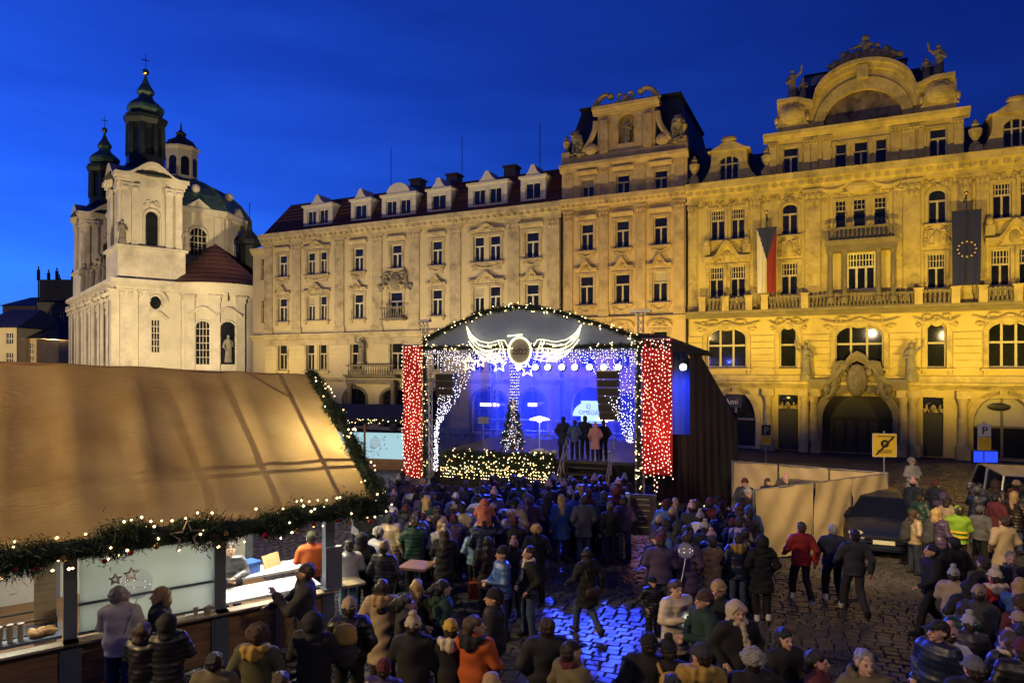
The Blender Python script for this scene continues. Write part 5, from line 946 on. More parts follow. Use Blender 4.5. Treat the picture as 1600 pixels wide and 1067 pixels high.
# white light strands: icicles, gathered side drapes, the hanging column above the tree
def strands(label, lines, step=.11, r=.018, mat='bulb_white', name='light_strands', jit=.02, seed=0):
    o = ST.thing(name, label, 'string lights'); rs = np.random.RandomState(seed); P = []; m = MB()
    for L in lines:
        Q = resample(L, step); P += (Q + rs.normal(size=Q.shape) * jit).tolist(); m.tube(L, .006, 4)
    w = m.build('wire', 'black_plastic', o); w['kind'] = 'stuff'; bulbs(P, r, mat, o, seed=seed); return o
rs = random.Random(3); L = []
for i in range(90): x = -HWD + 2 * HWD * (i + .5) / 90; L.append([(x, -.35, ZBM - .12), (x + rs.uniform(-.03, .03), -.35, ZBM - .12 - rs.choice((.25, .3, .45, .55)))])
strands('white icicle lights dripping from the stage front beam', L, .075, .016, 'bulb_white', 'icicle_lights', .02, 1)
L = []
for i in range(9): t = i / 8; L.append([wpx(690 + 52 * t, 556, .1), wpx(688 + 40 * t, 600, .1), wpx(682 + 12 * t, 655 - 6 * t, .1), wpx(680 + 4 * t, 672, .1), wpx(678 + 6 * t, 733, .1)])
strands('gathered white light drape tied at the column by the narrow red curtain', L, .09, .017, 'bulb_white', 'light_drape', .03, 2)
L = []
for i in range(9): t = i / 8; L.append([wpx(996 - 80 * t, 556, .1), wpx(992 - 54 * t, 600, .1), wpx(990 - 22 * t, 660, .1), wpx(988 - 8 * t, 690, .1)])
strands('gathered white light drape tied at the column by the wide red curtain', L, .10, .017, 'bulb_white', 'light_drape', .03, 3)
L = [[wpx(796 + 18 * i / 11, 566, 2.2), wpx(797 + 14 * i / 11, 600, 2.2), wpx(795 + 14 * i / 11, 640, 2.2)] for i in range(12)]
strands('column of thin light strands hanging above the lit Christmas tree', L, .12, .012, 'bulb_white', 'light_column', .015, 4)
# stage lamps and their beams
for i, xp in enumerate((812, 838, 857, 879, 899, 922, 944, 967, 1068)):
    yl = 1.5 if i < 8 else .2; u, z = ST.px(xp, 575, yl); o = ST.wor((u, yl, z)); t = thing('stage_lamp', 'white-blue stage spotlight clamped in a row under the stage roof' if i < 8 else 'single white-blue spotlight burning in the black stage wing', 'spotlight', o, ST.a, 'spotlights under the stage roof')
    m = MB(); m.lathe([(.08, -.14), (.13, -.1), (.14, .1), (.15, .14)], 0, 0, 12); me = m.mesh('housing', 'black_plastic', 'auto'); h = link('housing', me, t); h.rotation_euler = (R(75), 0, 0); m = MB(); m.tube([(-.17, 0, 0), (-.17, 0, .25), (.17, 0, .25), (.17, 0, 0)], .015); m.build('yoke', 'black_plastic', t); m = MB(); m.lathe([(0.001, .145), (.13, .145), (.11, .165), (.001, .18)], 0, 0, 12); l = m.build('lens', 'lens_glow', t); l.rotation_euler = (R(75), 0, 0)
for u, e in ((-2.5, 3500), (-.3, 4200), (.9, 4600), (2.1, 4600), (3.3, 3600)): a = ST.wor((u, 1.4, ZBM - .3)); lamp('SPOT', 'stage_beam_light', a, Vector((1.6 + u * .35, 13.2, 0)), e, (.025, .06, 1), .2, 52, .8)
for u, e, c in ((-3, 4600, (.08, .13, 1)), (-1, 2400, (.09, .12, 1)), (1, 1900, (.07, .08, 1)), (3.2, 1500, (.07, .10, 1))): a = ST.wor((u, 2.2, ZBM - .4)); lamp('SPOT', 'stage_wash_light', a, ST.wor((u * .95, 7.9, 3.6)), e, c, .1, 75, .9)
lamp('SPOT', 'wing_wash_light', ST.wor((HWD + 1.4, 1.2, 5.2)), ST.wor((HWD + 1.3, 3, 2.5)), 420, (.04, .08, 1), .1, 110, .7)
lamp('POINT', 'curtain_glow_light', ST.wor((HWD + 1.0, -1.6, 2.6)), None, 55, (1, .35, .25), .5); lamp('POINT', 'curtain_glow_light', ST.wor((-HWD - .5, -1.6, 2.6)), None, 45, (1, .35, .25), .5)
# loudspeaker arrays
def array(label, xp, yt, n, s=1.0):
    u, z = ST.px(xp, yt, .2); t = ST.thing('line_array', label, 'loudspeaker', 'hanging loudspeaker arrays')
    for k in range(n): m = MB(); a = .05 * k * k; zz = z - k * .33 * s; yy = .2 + .02 * k * k; m.prism([(u - .42 * s, zz), (u + .42 * s, zz), (u + .4 * s, zz - .3 * s), (u - .4 * s, zz - .3 * s)], yy - .25, yy + .25); m.m = 1; m.box(u - .36 * s, u + .36 * s, yy - .27, yy - .255, zz - .27 * s, zz - .04); m.build('cabinet', ['black_plastic', 'iron'], t)
    m = MB(); m.tube([(u, .2, z), (u, .2, ZBM)], .02); m.box(u - .4, u + .4, .0, .4, z, z + .06); m.build('bumper', 'steel', t)
array('black loudspeaker array hanging behind the stage column by the stalls', 697, 584, 4, .95); array('black loudspeaker array hanging beside the wide red curtain', 950, 580, 6, 1.0)
# decorated tree on the deck
tx, _ = ST.px(801, 700, 2.2); tw = ST.wor((tx, 2.2, DZ)); ct = thing('christmas_tree', 'small Christmas tree covered in white lights on the stage deck', 'tree', tw)
rs = np.random.RandomState(8); n = 5200; hgt = 2.35; t = rs.rand(n) ** .7; z = .15 + t * 0; z = .15 + (1 - np.sqrt(1 - t)) * hgt; rad = (.62 * (1 - z / (hgt + .2))) * (.82 + .25 * np.sin(z * 16)) * np.sqrt(rs.uniform(.25, 1, n)); a = rs.rand(n) * 6.28
c = np.stack([rad * np.cos(a), rad * np.sin(a), z], 1); d = np.stack([np.cos(a), np.sin(a), rs.normal(size=n) * .3 - .25], 1) + rs.normal(size=(n, 3)) * .35; d /= np.linalg.norm(d, axis=1)[:, None]; s = np.cross(d, rs.normal(size=(n, 3))); s /= np.linalg.norm(s, axis=1)[:, None]
V = np.stack([c - s * .012, c + s * .012, c + d * .16 + s * .004, c + d * .16 - s * .004], 1).reshape(-1, 3); me = bpy.data.meshes.new('crown'); me.from_pydata(V.tolist(), [], np.arange(4 * n).reshape(-1, 4).tolist()); finish(me, 'fir', False); o = link('crown', me, ct)
m = MB(); m.lathe([(.05, 0), (.045, 1.2), (.012, hgt)], 0, 0, 7); m.build('trunk', 'wood', ct); i = rs.choice(n, 260, False); bulbs(c[i] * np.array([1.08, 1.08, 1]), .02, 'bulb_white', ct, seed=4); i = rs.choice(n, 90, False); bulbs(c[i] * np.array([1.08, 1.08, 1]), .018, 'bulb_pink', ct, 'pink_lights', seed=5)
# patio heaters, music stand, gift bundle
for xp, yp, yl in ((843, 655, 3.2), (946, 655, 3.4)):
    u, z = ST.px(xp, yp, yl); t = thing('patio_heater', 'slim standing patio heater with glowing white hood on the stage', 'heater', ST.wor((u, yl, DZ)), 0, 'patio heaters on the stage'); zz = z - DZ; m = MB(); m.lathe([(.22, 0), (.22, .05), (.03, .08), (.025, zz - .12)], 0, 0, 12); m.build('post', 'window_white', t, 'auto'); m = MB(); m.lathe([(.09, zz - .12), (.1, zz)], 0, 0, 12); m.build('burner', 'heater_glow', t); m = MB(); m.lathe([(.46, zz - .02), (.44, zz + .02), (.2, zz + .1), (.03, zz + .14)], 0, 0, 20); m.build('hood', 'heater_glow', t, 'auto')
u, z = ST.px(755, 712, 2.6); t = thing('music_stand', 'thin black music stand near the stage railing', 'stand', ST.wor((u, 2.6, DZ))); m = MB(); m.tube([(0, 0, .2), (0, 0, 1.3)], .018); [m.tube([(0, 0, .25), (.25 * math.cos(a), .25 * math.sin(a), 0)], .014) for a in (.3, 2.4, 4.5)]; m.build('tripod', 'steel', t); m = MB(); m.add([(-.25, -.05, 1.2), (.25, -.05, 1.2), (.25, .12, 1.5), (-.25, .12, 1.5), (-.25, -.03, 1.19), (.25, -.03, 1.19), (.25, .14, 1.49), (-.25, .14, 1.49)], [(0, 1, 2, 3), (4, 5, 6, 7), (0, 1, 5, 4), (1, 2, 6, 5), (2, 3, 7, 6), (3, 0, 4, 7)]); m.build('desk', 'steel', t)
u, z = ST.px(848, 712, .75); t = thing('white_bouquet', 'bundle of white blossoms lying at the deck edge', 'flowers', ST.wor((u, .75, DZ))); rs_ = random.Random(2)
for k in range(7): m = MB(); m.ball((rs_.uniform(-.45, .5), rs_.uniform(-.1, .1), .12 + rs_.uniform(0, .15)), (.15, .13, .13), 9, 7); m.build('blossom', 'window_white', t, True)
# lamps on the house front, seen through the gauze
for xp, yp, w in ((765, 632, .75), (832, 632, .32)):
    u, z = FA.px(xp, yp, -.35); t = thing('wall_lamp', 'long amber wall lamp glowing through the stage gauze' if w > .5 else 'short amber wall lamp glowing through the stage gauze', 'lamp', FA.wor((u, -.35, z)), FA.a); m = MB(); m.box(-w, w, -.08, .08, -.12, .12); m.build('tube', 'lamp_amber', t); m = MB(); m.box(-w - .05, w + .05, -.12, .3, .12, .2); m.build('canopy', 'iron', t)
# ------------------------------------------------------------------ market stall in the foreground
A_, B_ = gp(434, 934, 1.0), gp(0, 1021, 1.0); MA = math.atan2(A_.y - B_.y, A_.x - B_.x); MF = Frame(A_.x, A_.y, MA)
m_, nt, b_ = nodes_of('canvas'); N = nt.nodes.new; Lk = nt.links.new
tcn = N('ShaderNodeTexCoord'); n1 = N('ShaderNodeTexNoise'); n1.inputs['Scale'].default_value = 1.1; n1.inputs['Detail'].default_value = 6; Lk(tcn.outputs['Object'], n1.inputs['Vector'])
cr_ = N('ShaderNodeValToRGB'); cr_.color_ramp.elements[0].color = (.40, .28, .13, 1); cr_.color_ramp.elements[1].color = (.50, .37, .19, 1); cr_.color_ramp.elements[0].position = .35; cr_.color_ramp.elements[1].position = .65; Lk(n1.outputs[0], cr_.inputs[0])
tl = N('ShaderNodeBsdfTranslucent'); df = N('ShaderNodeBsdfDiffuse'); mxs = N('ShaderNodeMixShader'); mxs.inputs[0].default_value = .38; Lk(cr_.outputs[0], df.inputs[0]); Lk(cr_.outputs[0], tl.inputs[0]); Lk(df.outputs[0], mxs.inputs[1]); Lk(tl.outputs[0], mxs.inputs[2])
mpn = N('ShaderNodeMapping'); mpn.inputs['Rotation'].default_value = (0, 0, R(55)); mpn.inputs['Scale'].default_value = (1.2, 9, 5); Lk(tcn.outputs['Object'], mpn.inputs[0]); n2 = N('ShaderNodeTexNoise'); n2.inputs['Scale'].default_value = 2.4; n2.inputs['Detail'].default_value = 4; n2.inputs['Distortion'].default_value = .6; Lk(mpn.outputs[0], n2.inputs['Vector'])
n3 = N('ShaderNodeTexNoise'); n3.inputs['Scale'].default_value = 220; Lk(tcn.outputs['Object'], n3.inputs['Vector']); ad = N('ShaderNodeMath'); ad.operation = 'MULTIPLY_ADD'; ad.inputs[1].default_value = .12; Lk(n3.outputs[0], ad.inputs[0]); Lk(n2.outputs[0], ad.inputs[2])
bp = N('ShaderNodeBump'); bp.inputs['Strength'].default_value = .55; bp.inputs['Distance'].default_value = .05; Lk(ad.outputs[0], bp.inputs['Height']); Lk(bp.outputs[0], df.inputs['Normal']); Lk(mxs.outputs[0], nt.nodes['Material Output'].inputs[0])
pmat('post_blue', (.14, .17, .22), .5, .15, 3, .1, 30); pmat('plank', (.36, .21, .10), .65, .35, 1.5, .3, 14, stretch=(1, 9, 9)); pmat('shelf_wood', (.52, .42, .26), .5, .2, 1.5, .15, 14, stretch=(1, 9, 9))
pmat('white_panel', (.62, .64, .60), .5, .1, 1.5, .05, 20); pmat('white_top', (.72, .72, .70), .4, .08, 2, .05, 30); pmat('paper_cup', (.45, .36, .24), .7, .1, 5, .05, 30); pmat('bread', (.50, .26, .08), .7, .3, 8, .3, 30); pmat('bauble_red', (.35, .01, .012), .15, .1, 3, 0, spec=.8); pmat('bauble_gold', (.6, .36, .10), .2, .1, 3, 0, metal=.8); pmat('blue_crate', (.03, .09, .35), .4, .15, 3, .05, 20); pmat('cardboard', (.42, .28, .13), .8, .15, 3, .1, 20)
m_, nt, b_ = nodes_of('frosted'); b_.inputs['Base Color'].default_value = (.7, .74, .7, 1); b_.inputs['Roughness'].default_value = .5; tl = nt.nodes.new('ShaderNodeBsdfTranslucent'); tl.inputs[0].default_value = (.75, .8, .76, 1); mxs = nt.nodes.new('ShaderNodeMixShader'); mxs.inputs[0].default_value = .6; nt.links.new(b_.outputs[0], mxs.inputs[1]); nt.links.new(tl.outputs[0], mxs.inputs[2]); nt.links.new(mxs.outputs[0], nt.nodes['Material Output'].inputs[0])
emat('tube_light', (.9, 1, .97), 14)
STL = MF.thing('market_stall', 'timber market stall with big tan canvas roof and open serving counter', 'market stall')
xe, zE = MF.px(592, 788, -.8); zE = 2.66
lo, hi = 2.0, 6.0
for _ in range(40):
    mid = (lo + hi) / 2; x_, z_ = MF.px(484, 585, mid)
    if x_ > xe: hi = mid
    else: lo = mid
RW = mid; zR = MF.px(484, 585, RW)[1]; zRl = MF.px(0, 563, RW)[1]; xl_ = MF.px(0, 563, RW)[0]; XL = -10.5
def ridge_z(x): return zR + (zRl - zR) * (xe - x) / (xe - xl_)
def slope(name, ye, yr, sgn):
    nx, ny = 90, 30; vs = []
    for j in range(ny + 1):
        for i in range(nx + 1):
            u, v = i / nx, j / ny; x = XL + (xe - XL) * u; z = zE + (ridge_z(x) - zE) * v; y = ye + (yr - ye) * v
            bay = abs(math.sin(math.pi * (x - xe + .58) / 1.02)); s = -.085 * bay ** .8 * math.sin(math.pi * min(1, v * .92 + .04)) - .05 * (v < .33) * math.sin(math.pi * v / .33); s += .018 * math.sin(x * 3.1 + v * 7) * math.sin(v * 9 + x)
            vs.append((x, y + sgn * -.5 * s, z + s))
    fs = [(j * (nx + 1) + i, j * (nx + 1) + i + 1, (j + 1) * (nx + 1) + i + 1, (j + 1) * (nx + 1) + i) for j in range(ny) for i in range(nx)]; me = bpy.data.meshes.new(name); me.from_pydata(vs, [], fs); finish(me, 'canvas', True); return link(name, me, STL)
slope('roof_canvas', -.8, RW, 1); slope('roof_canvas', 2 * RW + .8, RW, -1)
m = MB(); m.tube([(XL, RW, ridge_z(XL) - .05), (xe - .2, RW, zR - .05)], .05); m.build('ridge_pole', 'wood', STL)
for k in range(11):                                 # rafters, purlins
    x = xe - .58 - k * 1.02; m = MB()
    if x < XL: break
    for ye in (-.8, 2 * RW + .8): m.tube([(x, ye, zE - .16), (x, RW, ridge_z(x) - .28)], .035, 5)
    m.build('rafter', 'wood', STL)
for v in (.33, .37): m = MB(); y = -.8 + (RW + .8) * v; m.tube([(XL, y, zE + (ridge_z(XL) - zE) * v - .26), (xe, y, zE + (zR - zE) * v - .26)], .035, 5); m.build('purlin', 'wood', STL)
for s in (-1, 1): m = MB(); x = xe - .58; m.tube([(x, RW - .9, zR - .7), (x - .75, RW - .1, zR - .12)], .03, 5); m.build('brace', 'wood', STL)
pc_ = [MF.px(515, 930, .05)[0], MF.px(344, 930, .05)[0], MF.px(110, 960, .05)[0]]; pc_.append(2 * pc_[2] - pc_[1]); pc_.append(2 * pc_[3] - pc_[2])
for x in pc_:
    m = MB(); m.box(x - .09, x + .09, .02, .2, 0, zE + .1); m.build('post', 'post_blue', STL); m = MB(); m.box(x - .08, x + .08, 2 * RW - .2, 2 * RW, 0, zE); m.build('post', 'post_blue', STL)
m = MB(); m.box(pc_[-1], pc_[0] + .1, .0, .22, 2.28, 2.42); m.build('lintel', 'post_blue', STL)
for i in range(len(pc_) - 1):                       # plank front under the counter
    a, b = pc_[i + 1] + .1, pc_[i] - .1
    for k in range(6): m = MB(); z = .06 + k * .135; m.box(a, b, .1 + .004 * (k % 2), .13, z, z + .128); m.build('plank', 'plank', STL)
    m = MB(); m.box(a, b, .06, .16, .87, .96); m.build('rail', 'post_blue', STL)
    for xx in (a, (a + b) / 2, b): m = MB(); m.box(xx - .04, xx + .04, .03, .1, 0, .87); m.build('upright', 'post_blue', STL)
    m = MB(); m.box(a - .2, b + .2, -.2, .02, .965, 1.0); m.build('counter_shelf', 'shelf_wood', STL)
    if i == 0: m = MB(); m.box(a, b, .2, 1.0, .98, 1.03); m.build('counter_top', 'white_top', STL); m = MB(); m.box(b + .28, b + .75, -.15, .75, .98, 1.02); m.build('counter_top', 'shelf_wood', STL)
    if i == 1:
        for z0, z1 in ((1.05, 1.48), (1.5, 2.22)): m = MB(); m.box(a + .02, b - .02, .1, .13, z0, z1); m.build('screen_panel', 'frosted', STL)
        for z in (1.03, 1.485, 2.24): m = MB(); m.box(a, b, .085, .145, z - .02, z + .02); m.build('screen_rail', 'post_blue', STL)
    if i == 2: m = MB(); m.box(a, b, .2, .9, .98, 1.03); m.build('counter_top', 'post_blue', STL); m = MB(); m.box(b - .35, b - .05, .9, .94, .3, 2.3); m.build('side_panel', 'shelf_wood', STL)
m = MB(); m.box(XL, pc_[0] + .1, 2 * RW - .1, 2 * RW - .06, 0, zE); m.build('back_wall', 'white_panel', STL); m = MB(); m.box(XL, pc_[0], .25, 2 * RW, .0, .05); m.build('floor_boards', 'plank', STL)
m = MB(); m.box(pc_[1] - .05, pc_[1] - .01, .6, 3.2, .05, 2.3); m.build('partition', 'white_panel', STL)
for x, y in ((pc_[0] - .9, 1.6), (pc_[1] - 1.0, 1.4), (pc_[2] - 1.0, 1.4)):
    o = thing('strip_light', 'bright white strip light hung inside the market stall', 'lamp', MF.wor((x, y, 2.5)), MA, 'strip lights inside the market stall'); m = MB(); m.tube([(-.6, 0, 0), (.6, 0, 0)], .025); m.build('tube', 'tube_light', o); m = MB(); m.box(-.65, .65, -.06, .06, .03, .07); m.build('fitting', 'white_panel', o)
    w = MF.wor((x, y, 2.42)); lamp('AREA', 'stall_light', w, (w.x, w.y, 0), 85 if x > -1 else 62, (.96, 1, .92), .8)
w = MF.wor((xe - .22, 1.4, 2.9)); lamp('POINT', 'added_canvas_light', w, None, 330, (1, .80, .42), .05)  # added for the bright canvas end, replaces lamplight shining in from behind
o = thing('added_bulb', 'bare warm bulb added under the canvas to light the stall end', 'lamp', w); m = MB(); m.ball((0, 0, -.1), .045, 10, 8); m.build('glass', 'lamp_amber', o); m = MB(); m.tube([(0, 0, -.06), (.05, .05, .0), (.05, .05, .6)], .008); m.build('cord', 'black_plastic', o)  # bulb added as a body for the canvas light
# eave garlands
eg = [(x, -.88 + .02 * math.sin(x * 5), zE - .06 + .05 * math.sin(x * 2.1) + .03 * math.sin(x * 7)) for x in np.arange(XL, xe + .05, .15)]
o = MF.thing('fir_garland', 'thick fir garland with warm lights and baubles along the stall eave', 'garland', 'fir garlands of the market stall'); garland(o, eg, .30, 8000, .085, 13, .021, 11, bw=.006); rs = random.Random(4)
for k in range(26): x = XL + 3 + (xe - XL - 3) * (k + rs.random()) / 26; m = MB(); m.ball((x, -.98 - rs.uniform(0, .1), zE - .1 - rs.uniform(0, .18)), rs.uniform(.035, .055), 12, 8); m.build('bauble', 'bauble_red' if k % 3 else 'bauble_gold', o, True)
o = MF.thing('fir_garland', 'fir garland with warm lights down the gable edge of the stall roof', 'garland', 'fir garlands of the market stall'); garland(o, [(xe + .05, RW + .1, zR + .02), (xe + .1, RW * .4, zE + (zR - zE) * .55), (xe + .08, -.8, zE - .02)], .21, 5000, .08, 11, .018, 12, bw=.006)
for xp, yp, s in ((292, 838, .24), (205, 897, .1), (180, 905, .08)):
    u, z = MF.px(xp, yp, -1.05); so = MF.thing('straw_star', 'large straw star hanging in the eave garland' if s > .2 else 'small straw star dangling below the eave garland', 'ornament', 'straw stars'); m = MB(); m.tube([(u + s * (1 if i % 2 == 0 else .42) * math.sin(i * math.pi / 5), -1.05, z + s * (1 if i % 2 == 0 else .42) * math.cos(i * math.pi / 5)) for i in range(10)], .02, 5, True); m.build('straw', 'shelf_wood', so)
# goods on the counters
def put(name, label, cat, x, y, z, mb, mat, group=None, rz=0): o = mb.build(name, mat, None, 'auto'); o.location = MF.wor((x, y, z)); o.rotation_euler.z = MA + rz; return tag(o, label, cat, group)
def cup(h=.13, r=.042): m = MB(); m.lathe([(r * .75, 0), (r, h), (r * 1.08, h), (r * 1.08, h - .008)], 0, 0, 12); return m
for k in range(5): m = MB(); [m.lathe([(.036, j * .05), (.048, j * .05 + .12), (.052, j * .05 + .12)], 0, 0, 10) for j in range(4)]; put('cup_stack', 'stack of brown paper cups on the counter beside the bread rolls', 'cups', pc_[2] - .62 - k * .13, .3 + .03 * (k % 2), 1.03, m, 'paper_cup', 'cup stacks on the counter')
for k in range(6): m = MB(); m.ball((0, 0, .05), (.11, .055, .05), 10, 7); put('bread_roll', 'brown baguette roll lying on the stall counter', 'bread', pc_[2] - .25 - .11 * (k % 3), .35 + .13 * (k // 3), 1.03 + .0, m, 'bread', 'bread rolls on the counter', k)
m = MB(); m.box(-.4, .4, -.25, .25, 0, .02); m.box(-.4, -.38, -.25, .25, .02, .22); m.box(.38, .4, -.25, .25, .02, .22); m.tube([(-.4, -.25, .22), (.4, -.25, .22)], .015); m.tube([(-.4, .25, .22), (.4, .25, .22)], .015); put('display_tray', 'dark display tray behind the bread rolls in the stall', 'tray', pc_[2] - .55, .7, 1.03, m, 'black_plastic')
for k, xp in enumerate((322, 327, 307)): u, _ = MF.px(xp, 945, -.08); put('paper_cup', 'small brown paper cup left on the front shelf', 'cup', u, -.08 + .03 * k, 1.0, cup(.12), 'paper_cup', 'cups on the front shelf')
u = (pc_[0] + pc_[1]) / 2
m = MB(); m.box(-.22, .22, -.16, .16, 0, .02); m.add([(-.22, .16, .02), (.22, .16, .02), (.22, .25, .3), (-.22, .25, .3), (-.22, .18, .02), (.22, .18, .02), (.22, .27, .3), (-.22, .27, .3)], [(0, 1, 2, 3), (4, 5, 6, 7), (0, 3, 7, 4), (1, 2, 6, 5), (3, 2, 6, 7)]); put('laptop', 'open tan-lidded laptop on the table in the stall', 'laptop', u + .55, 1.75, .98, m, 'cardboard', None, .5)
m = MB(); m.box(-.9, .9, -.35, .35, .92, .97); [m.box(a * .85 - .03, a * .85 + .03, b * .3 - .03, b * .3 + .03, 0, .92) for a in (-1, 1) for b in (-1, 1)]; put('work_table', 'white work table standing behind the stall counter', 'table', u + .2, 1.85, .05, m, 'white_top')
m = MB(); m.box(-.22, .22, -.16, .16, 0, .2); m.box(-.24, .24, -.18, .18, .2, .23); put('plastic_crate', 'blue plastic crate on the work table', 'crate', u - .1, 1.8, 1.02, m, 'blue_crate', None, .3)
m = MB(); m.box(-.25, .25, -.2, .2, 0, .16); m.box(-.2, .2, -.21, -.2, .03, .13); m.tube([(-.2, -.2, .2), (.2, -.2, .2)], .02); put('contact_grill', 'black contact grill on the work table', 'grill', u - .55, 1.75, 1.02, m, 'black_plastic')
m = MB(); m.box(-.16, .16, -.05, .05, 0, .75); m.box(-.13, .13, -.06, -.05, .05, .7); m.box(-.22, .22, -.12, .12, -.02, 0); put('heater_panel', 'upright grey heater panel on the end of the counter', 'heater', pc_[0] + .02, -.08, 1.04, m, 'zinc')
# second stall further back
o2 = at(578, 690, 34); ST2 = Frame(o2.x, o2.y, R(-12)); q = ST2.thing('market_stall', 'low dark market stall with a lit white banner behind the garlanded canvas roof', 'market stall'); m = MB(); m.box(-2.6, 2.0, 0, 2.5, 0, 1.2); m.build('counter_box', 'plank', q); m = MB(); m.add([(-2.8, -.5, 2.45), (2.2, -.5, 2.45), (2.2, 1.3, 3.2), (-2.8, 1.3, 3.2), (2.2, 3, 2.45), (-2.8, 3, 2.45)], [(0, 1, 2, 3), (3, 2, 4, 5), (0, 3, 5), (1, 4, 2)]); m.build('roof', 'roof_slate', q); [q2.build('post', 'plank', q) for q2 in [MB().box(x, x + .1, -.1, 0, 0, 2.45) for x in (-2.6, -.3, 1.9)]]
m = MB(); m.box(-2.4, 1.8, -.06, -.02, .55, 1.85); m.build('banner', emat('banner_glow', (.42, .72, .82), .8), q)
rs = random.Random(6); m = MB()
for k in range(26): x, z = rs.uniform(-2.2, 1.6), rs.uniform(.8, 1.7); m.tube([(x, -.075, z), (x + rs.uniform(-.12, .12), -.075, z + rs.uniform(-.15, .15)), (x + rs.uniform(-.15, .15), -.075, z + rs.uniform(-.1, .1))], .012, 4)
w_ = m.build('banner_scribbles', 'black_print', q); w_['kind'] = 'stuff'
g2 = ST2.thing('fir_garland', 'thin fir garland with white lights on the eave of the low dark stall', 'garland'); garland(g2, [(-2.8, -.55, 2.45), (2.2, -.55, 2.45)], .12, 260, .14, 14, .02, 21)
# ------------------------------------------------------------------ street furniture
pmat('tarp', (.46, .36, .21), .38, .12, 1.0, .5, 3.0, spec=.4); pmat('sign_yellow', (.72, .50, .04), .5, .06, 3, 0); pmat('sign_white', (.7, .7, .68), .5, .06, 3, 0); pmat('tabletop', (.40, .24, .11), .55, .25, 2, .15, 16, stretch=(1, 8, 8)); pmat('board_dark', (.05, .04, .035), .6, .5, 3, .1, 12)
emat('screen_blue', (.02, .06, 1), 1.4)
def fence(label, pts, h, seed):
    o = thing('tarp_fence', label, 'fence', (pts[0].x, pts[0].y, 0), 0, 'site fences covered with tarpaulin')
    for k in range(len(pts) - 1):
        a, b = pts[k] - pts[0], pts[k + 1] - pts[0]; a.z = b.z = 0; d = b - a; L = d.length; nrm = Vector((-d.y, d.x, 0)).normalized(); nx, nz = 26, 16; rs = random.Random(seed + k); ph = [rs.uniform(0, 6) for _ in range(5)]; vs = []
        for j in range(nz + 1):
            for i in range(nx + 1):
                u, v = i / nx, j / nz; s = .035 * math.sin(u * 5 + v * 4 + ph[0]) + .025 * math.sin(u * 13 - v * 9 + ph[1]) + .02 * abs(math.sin(u * 4 + v * 7 + ph[2])) - .05 * math.sin(math.pi * u) * math.sin(math.pi * v); p = a + d * (u * .985 + .0075) + nrm * s; vs.append((p.x, p.y, .08 + (h - .08) * v))
        fs = [(j * (nx + 1) + i, j * (nx + 1) + i + 1, (j + 1) * (nx + 1) + i + 1, (j + 1) * (nx + 1) + i) for j in range(nz) for i in range(nx)]; me = bpy.data.meshes.new('tarpaulin'); me.from_pydata(vs, [], fs); finish(me, 'tarp', True); link('tarpaulin', me, o)
        m = MB(); q = nrm * .05; m.tube([a + q, a + q + Vector((0, 0, h + .02))], .025); m.tube([b + q, b + q + Vector((0, 0, h + .02))], .025); m.tube([a + q + Vector((0, 0, h)), b + q + Vector((0, 0, h))], .02); m.tube([a + q + Vector((0, 0, .1)), b + q + Vector((0, 0, .1))], .02); m.build('panel_frame', 'steel', o)
        m = MB(); p = b; m.box(p.x - .3, p.x + .3, p.y - .12, p.y + .12, 0, .12); m.build('foot_block', 'dark_stone', o)
f0, f1, f2 = gp(1180, 766, 1.95), gp(1300, 751, 1.95), gp(1387, 740, 1.95); fence('tan tarpaulin fence running in front of the parked grey car', [f0, f0.lerp(f1, .75), f1.lerp(f2, .35), f2], 1.95, 3)
f3, f4 = gp(1387, 738.5, 1.95), gp(1145, 720, 1.95); fence('tan tarpaulin fence running behind, towards the black stage wing', [f3, f3.lerp(f4, .35), f3.lerp(f4, .68), f4], 1.95, 9)
p = gp(1195, 858, 0); o = thing('crowd_barrier', 'low steel crowd barrier before the tarpaulin fence', 'barrier', (p.x, p.y, 0), R(-10)); m = MB(); m.tube([(-.75, 0, .1), (-.75, 0, .95), (-.65, 0, 1.05), (.5, 0, 1.05), (.6, 0, .95), (.6, 0, .1), (-.75, 0, .1)], .022); m.build('frame', 'steel', o); [MB().tube([(x, 0, .1), (x, 0, 1.05)], .01, 5).build('bar', 'steel', o) for x in np.arange(-.6, .6, .15)]; m = MB(); m.tube([(-.6, -.3, .02), (-.6, .3, .02)], .02); m.tube([(.45, -.3, .02), (.45, .3, .02)], .02); m.build('feet', 'steel', o)
# signs
def sign_post(label, px, py, Y, plates, toplift=.0):
    p = at(px, py, Y); o = thing('road_sign', label, 'sign', (p.x, p.y, 0), R(-8)); m = MB(); m.tube([(0, .04, 0), (0, .04, p.z + .1)], .03, 8); m.build('pole', 'steel', o); z = p.z
    for w, h, mat, txt, tm in plates:
        m = MB(); m.box(-w / 2, w / 2, -.02, .01, z - h, z); pl = m.build('sign_plate', mat, o); m = MB(); m.box(-w / 2 - .015, w / 2 + .015, -.012, .014, z - h - .015, z + .015); m.build('plate_rim', 'sign_white', pl)
        if txt: text(txt, h * .95, pl, (0, -.03, z - h * .84), tm, 'lettering')
        z -= h + .06
    return o, p
sign_post('white-rimmed parking sign with yellow plate by the shop arch, left of the portal columns', 1197, 664, 33, [(.42, .5, 'black_print', 'P', 'sign_white'), (.42, .38, 'sign_yellow', None, None)])
o, p = sign_post('parking sign over a yellow plate beside the blue display', 1538, 663, 27, [(.46, .46, 'sign_white', 'P', 'black_print'), (.46, .5, 'sign_yellow', None, None)])
o, p = sign_post('large yellow square sign with black disc and diagonal bar at the fence end', 1382, 678, 24, [(.78, .8, 'sign_yellow', None, None)]); z = p.z - .4
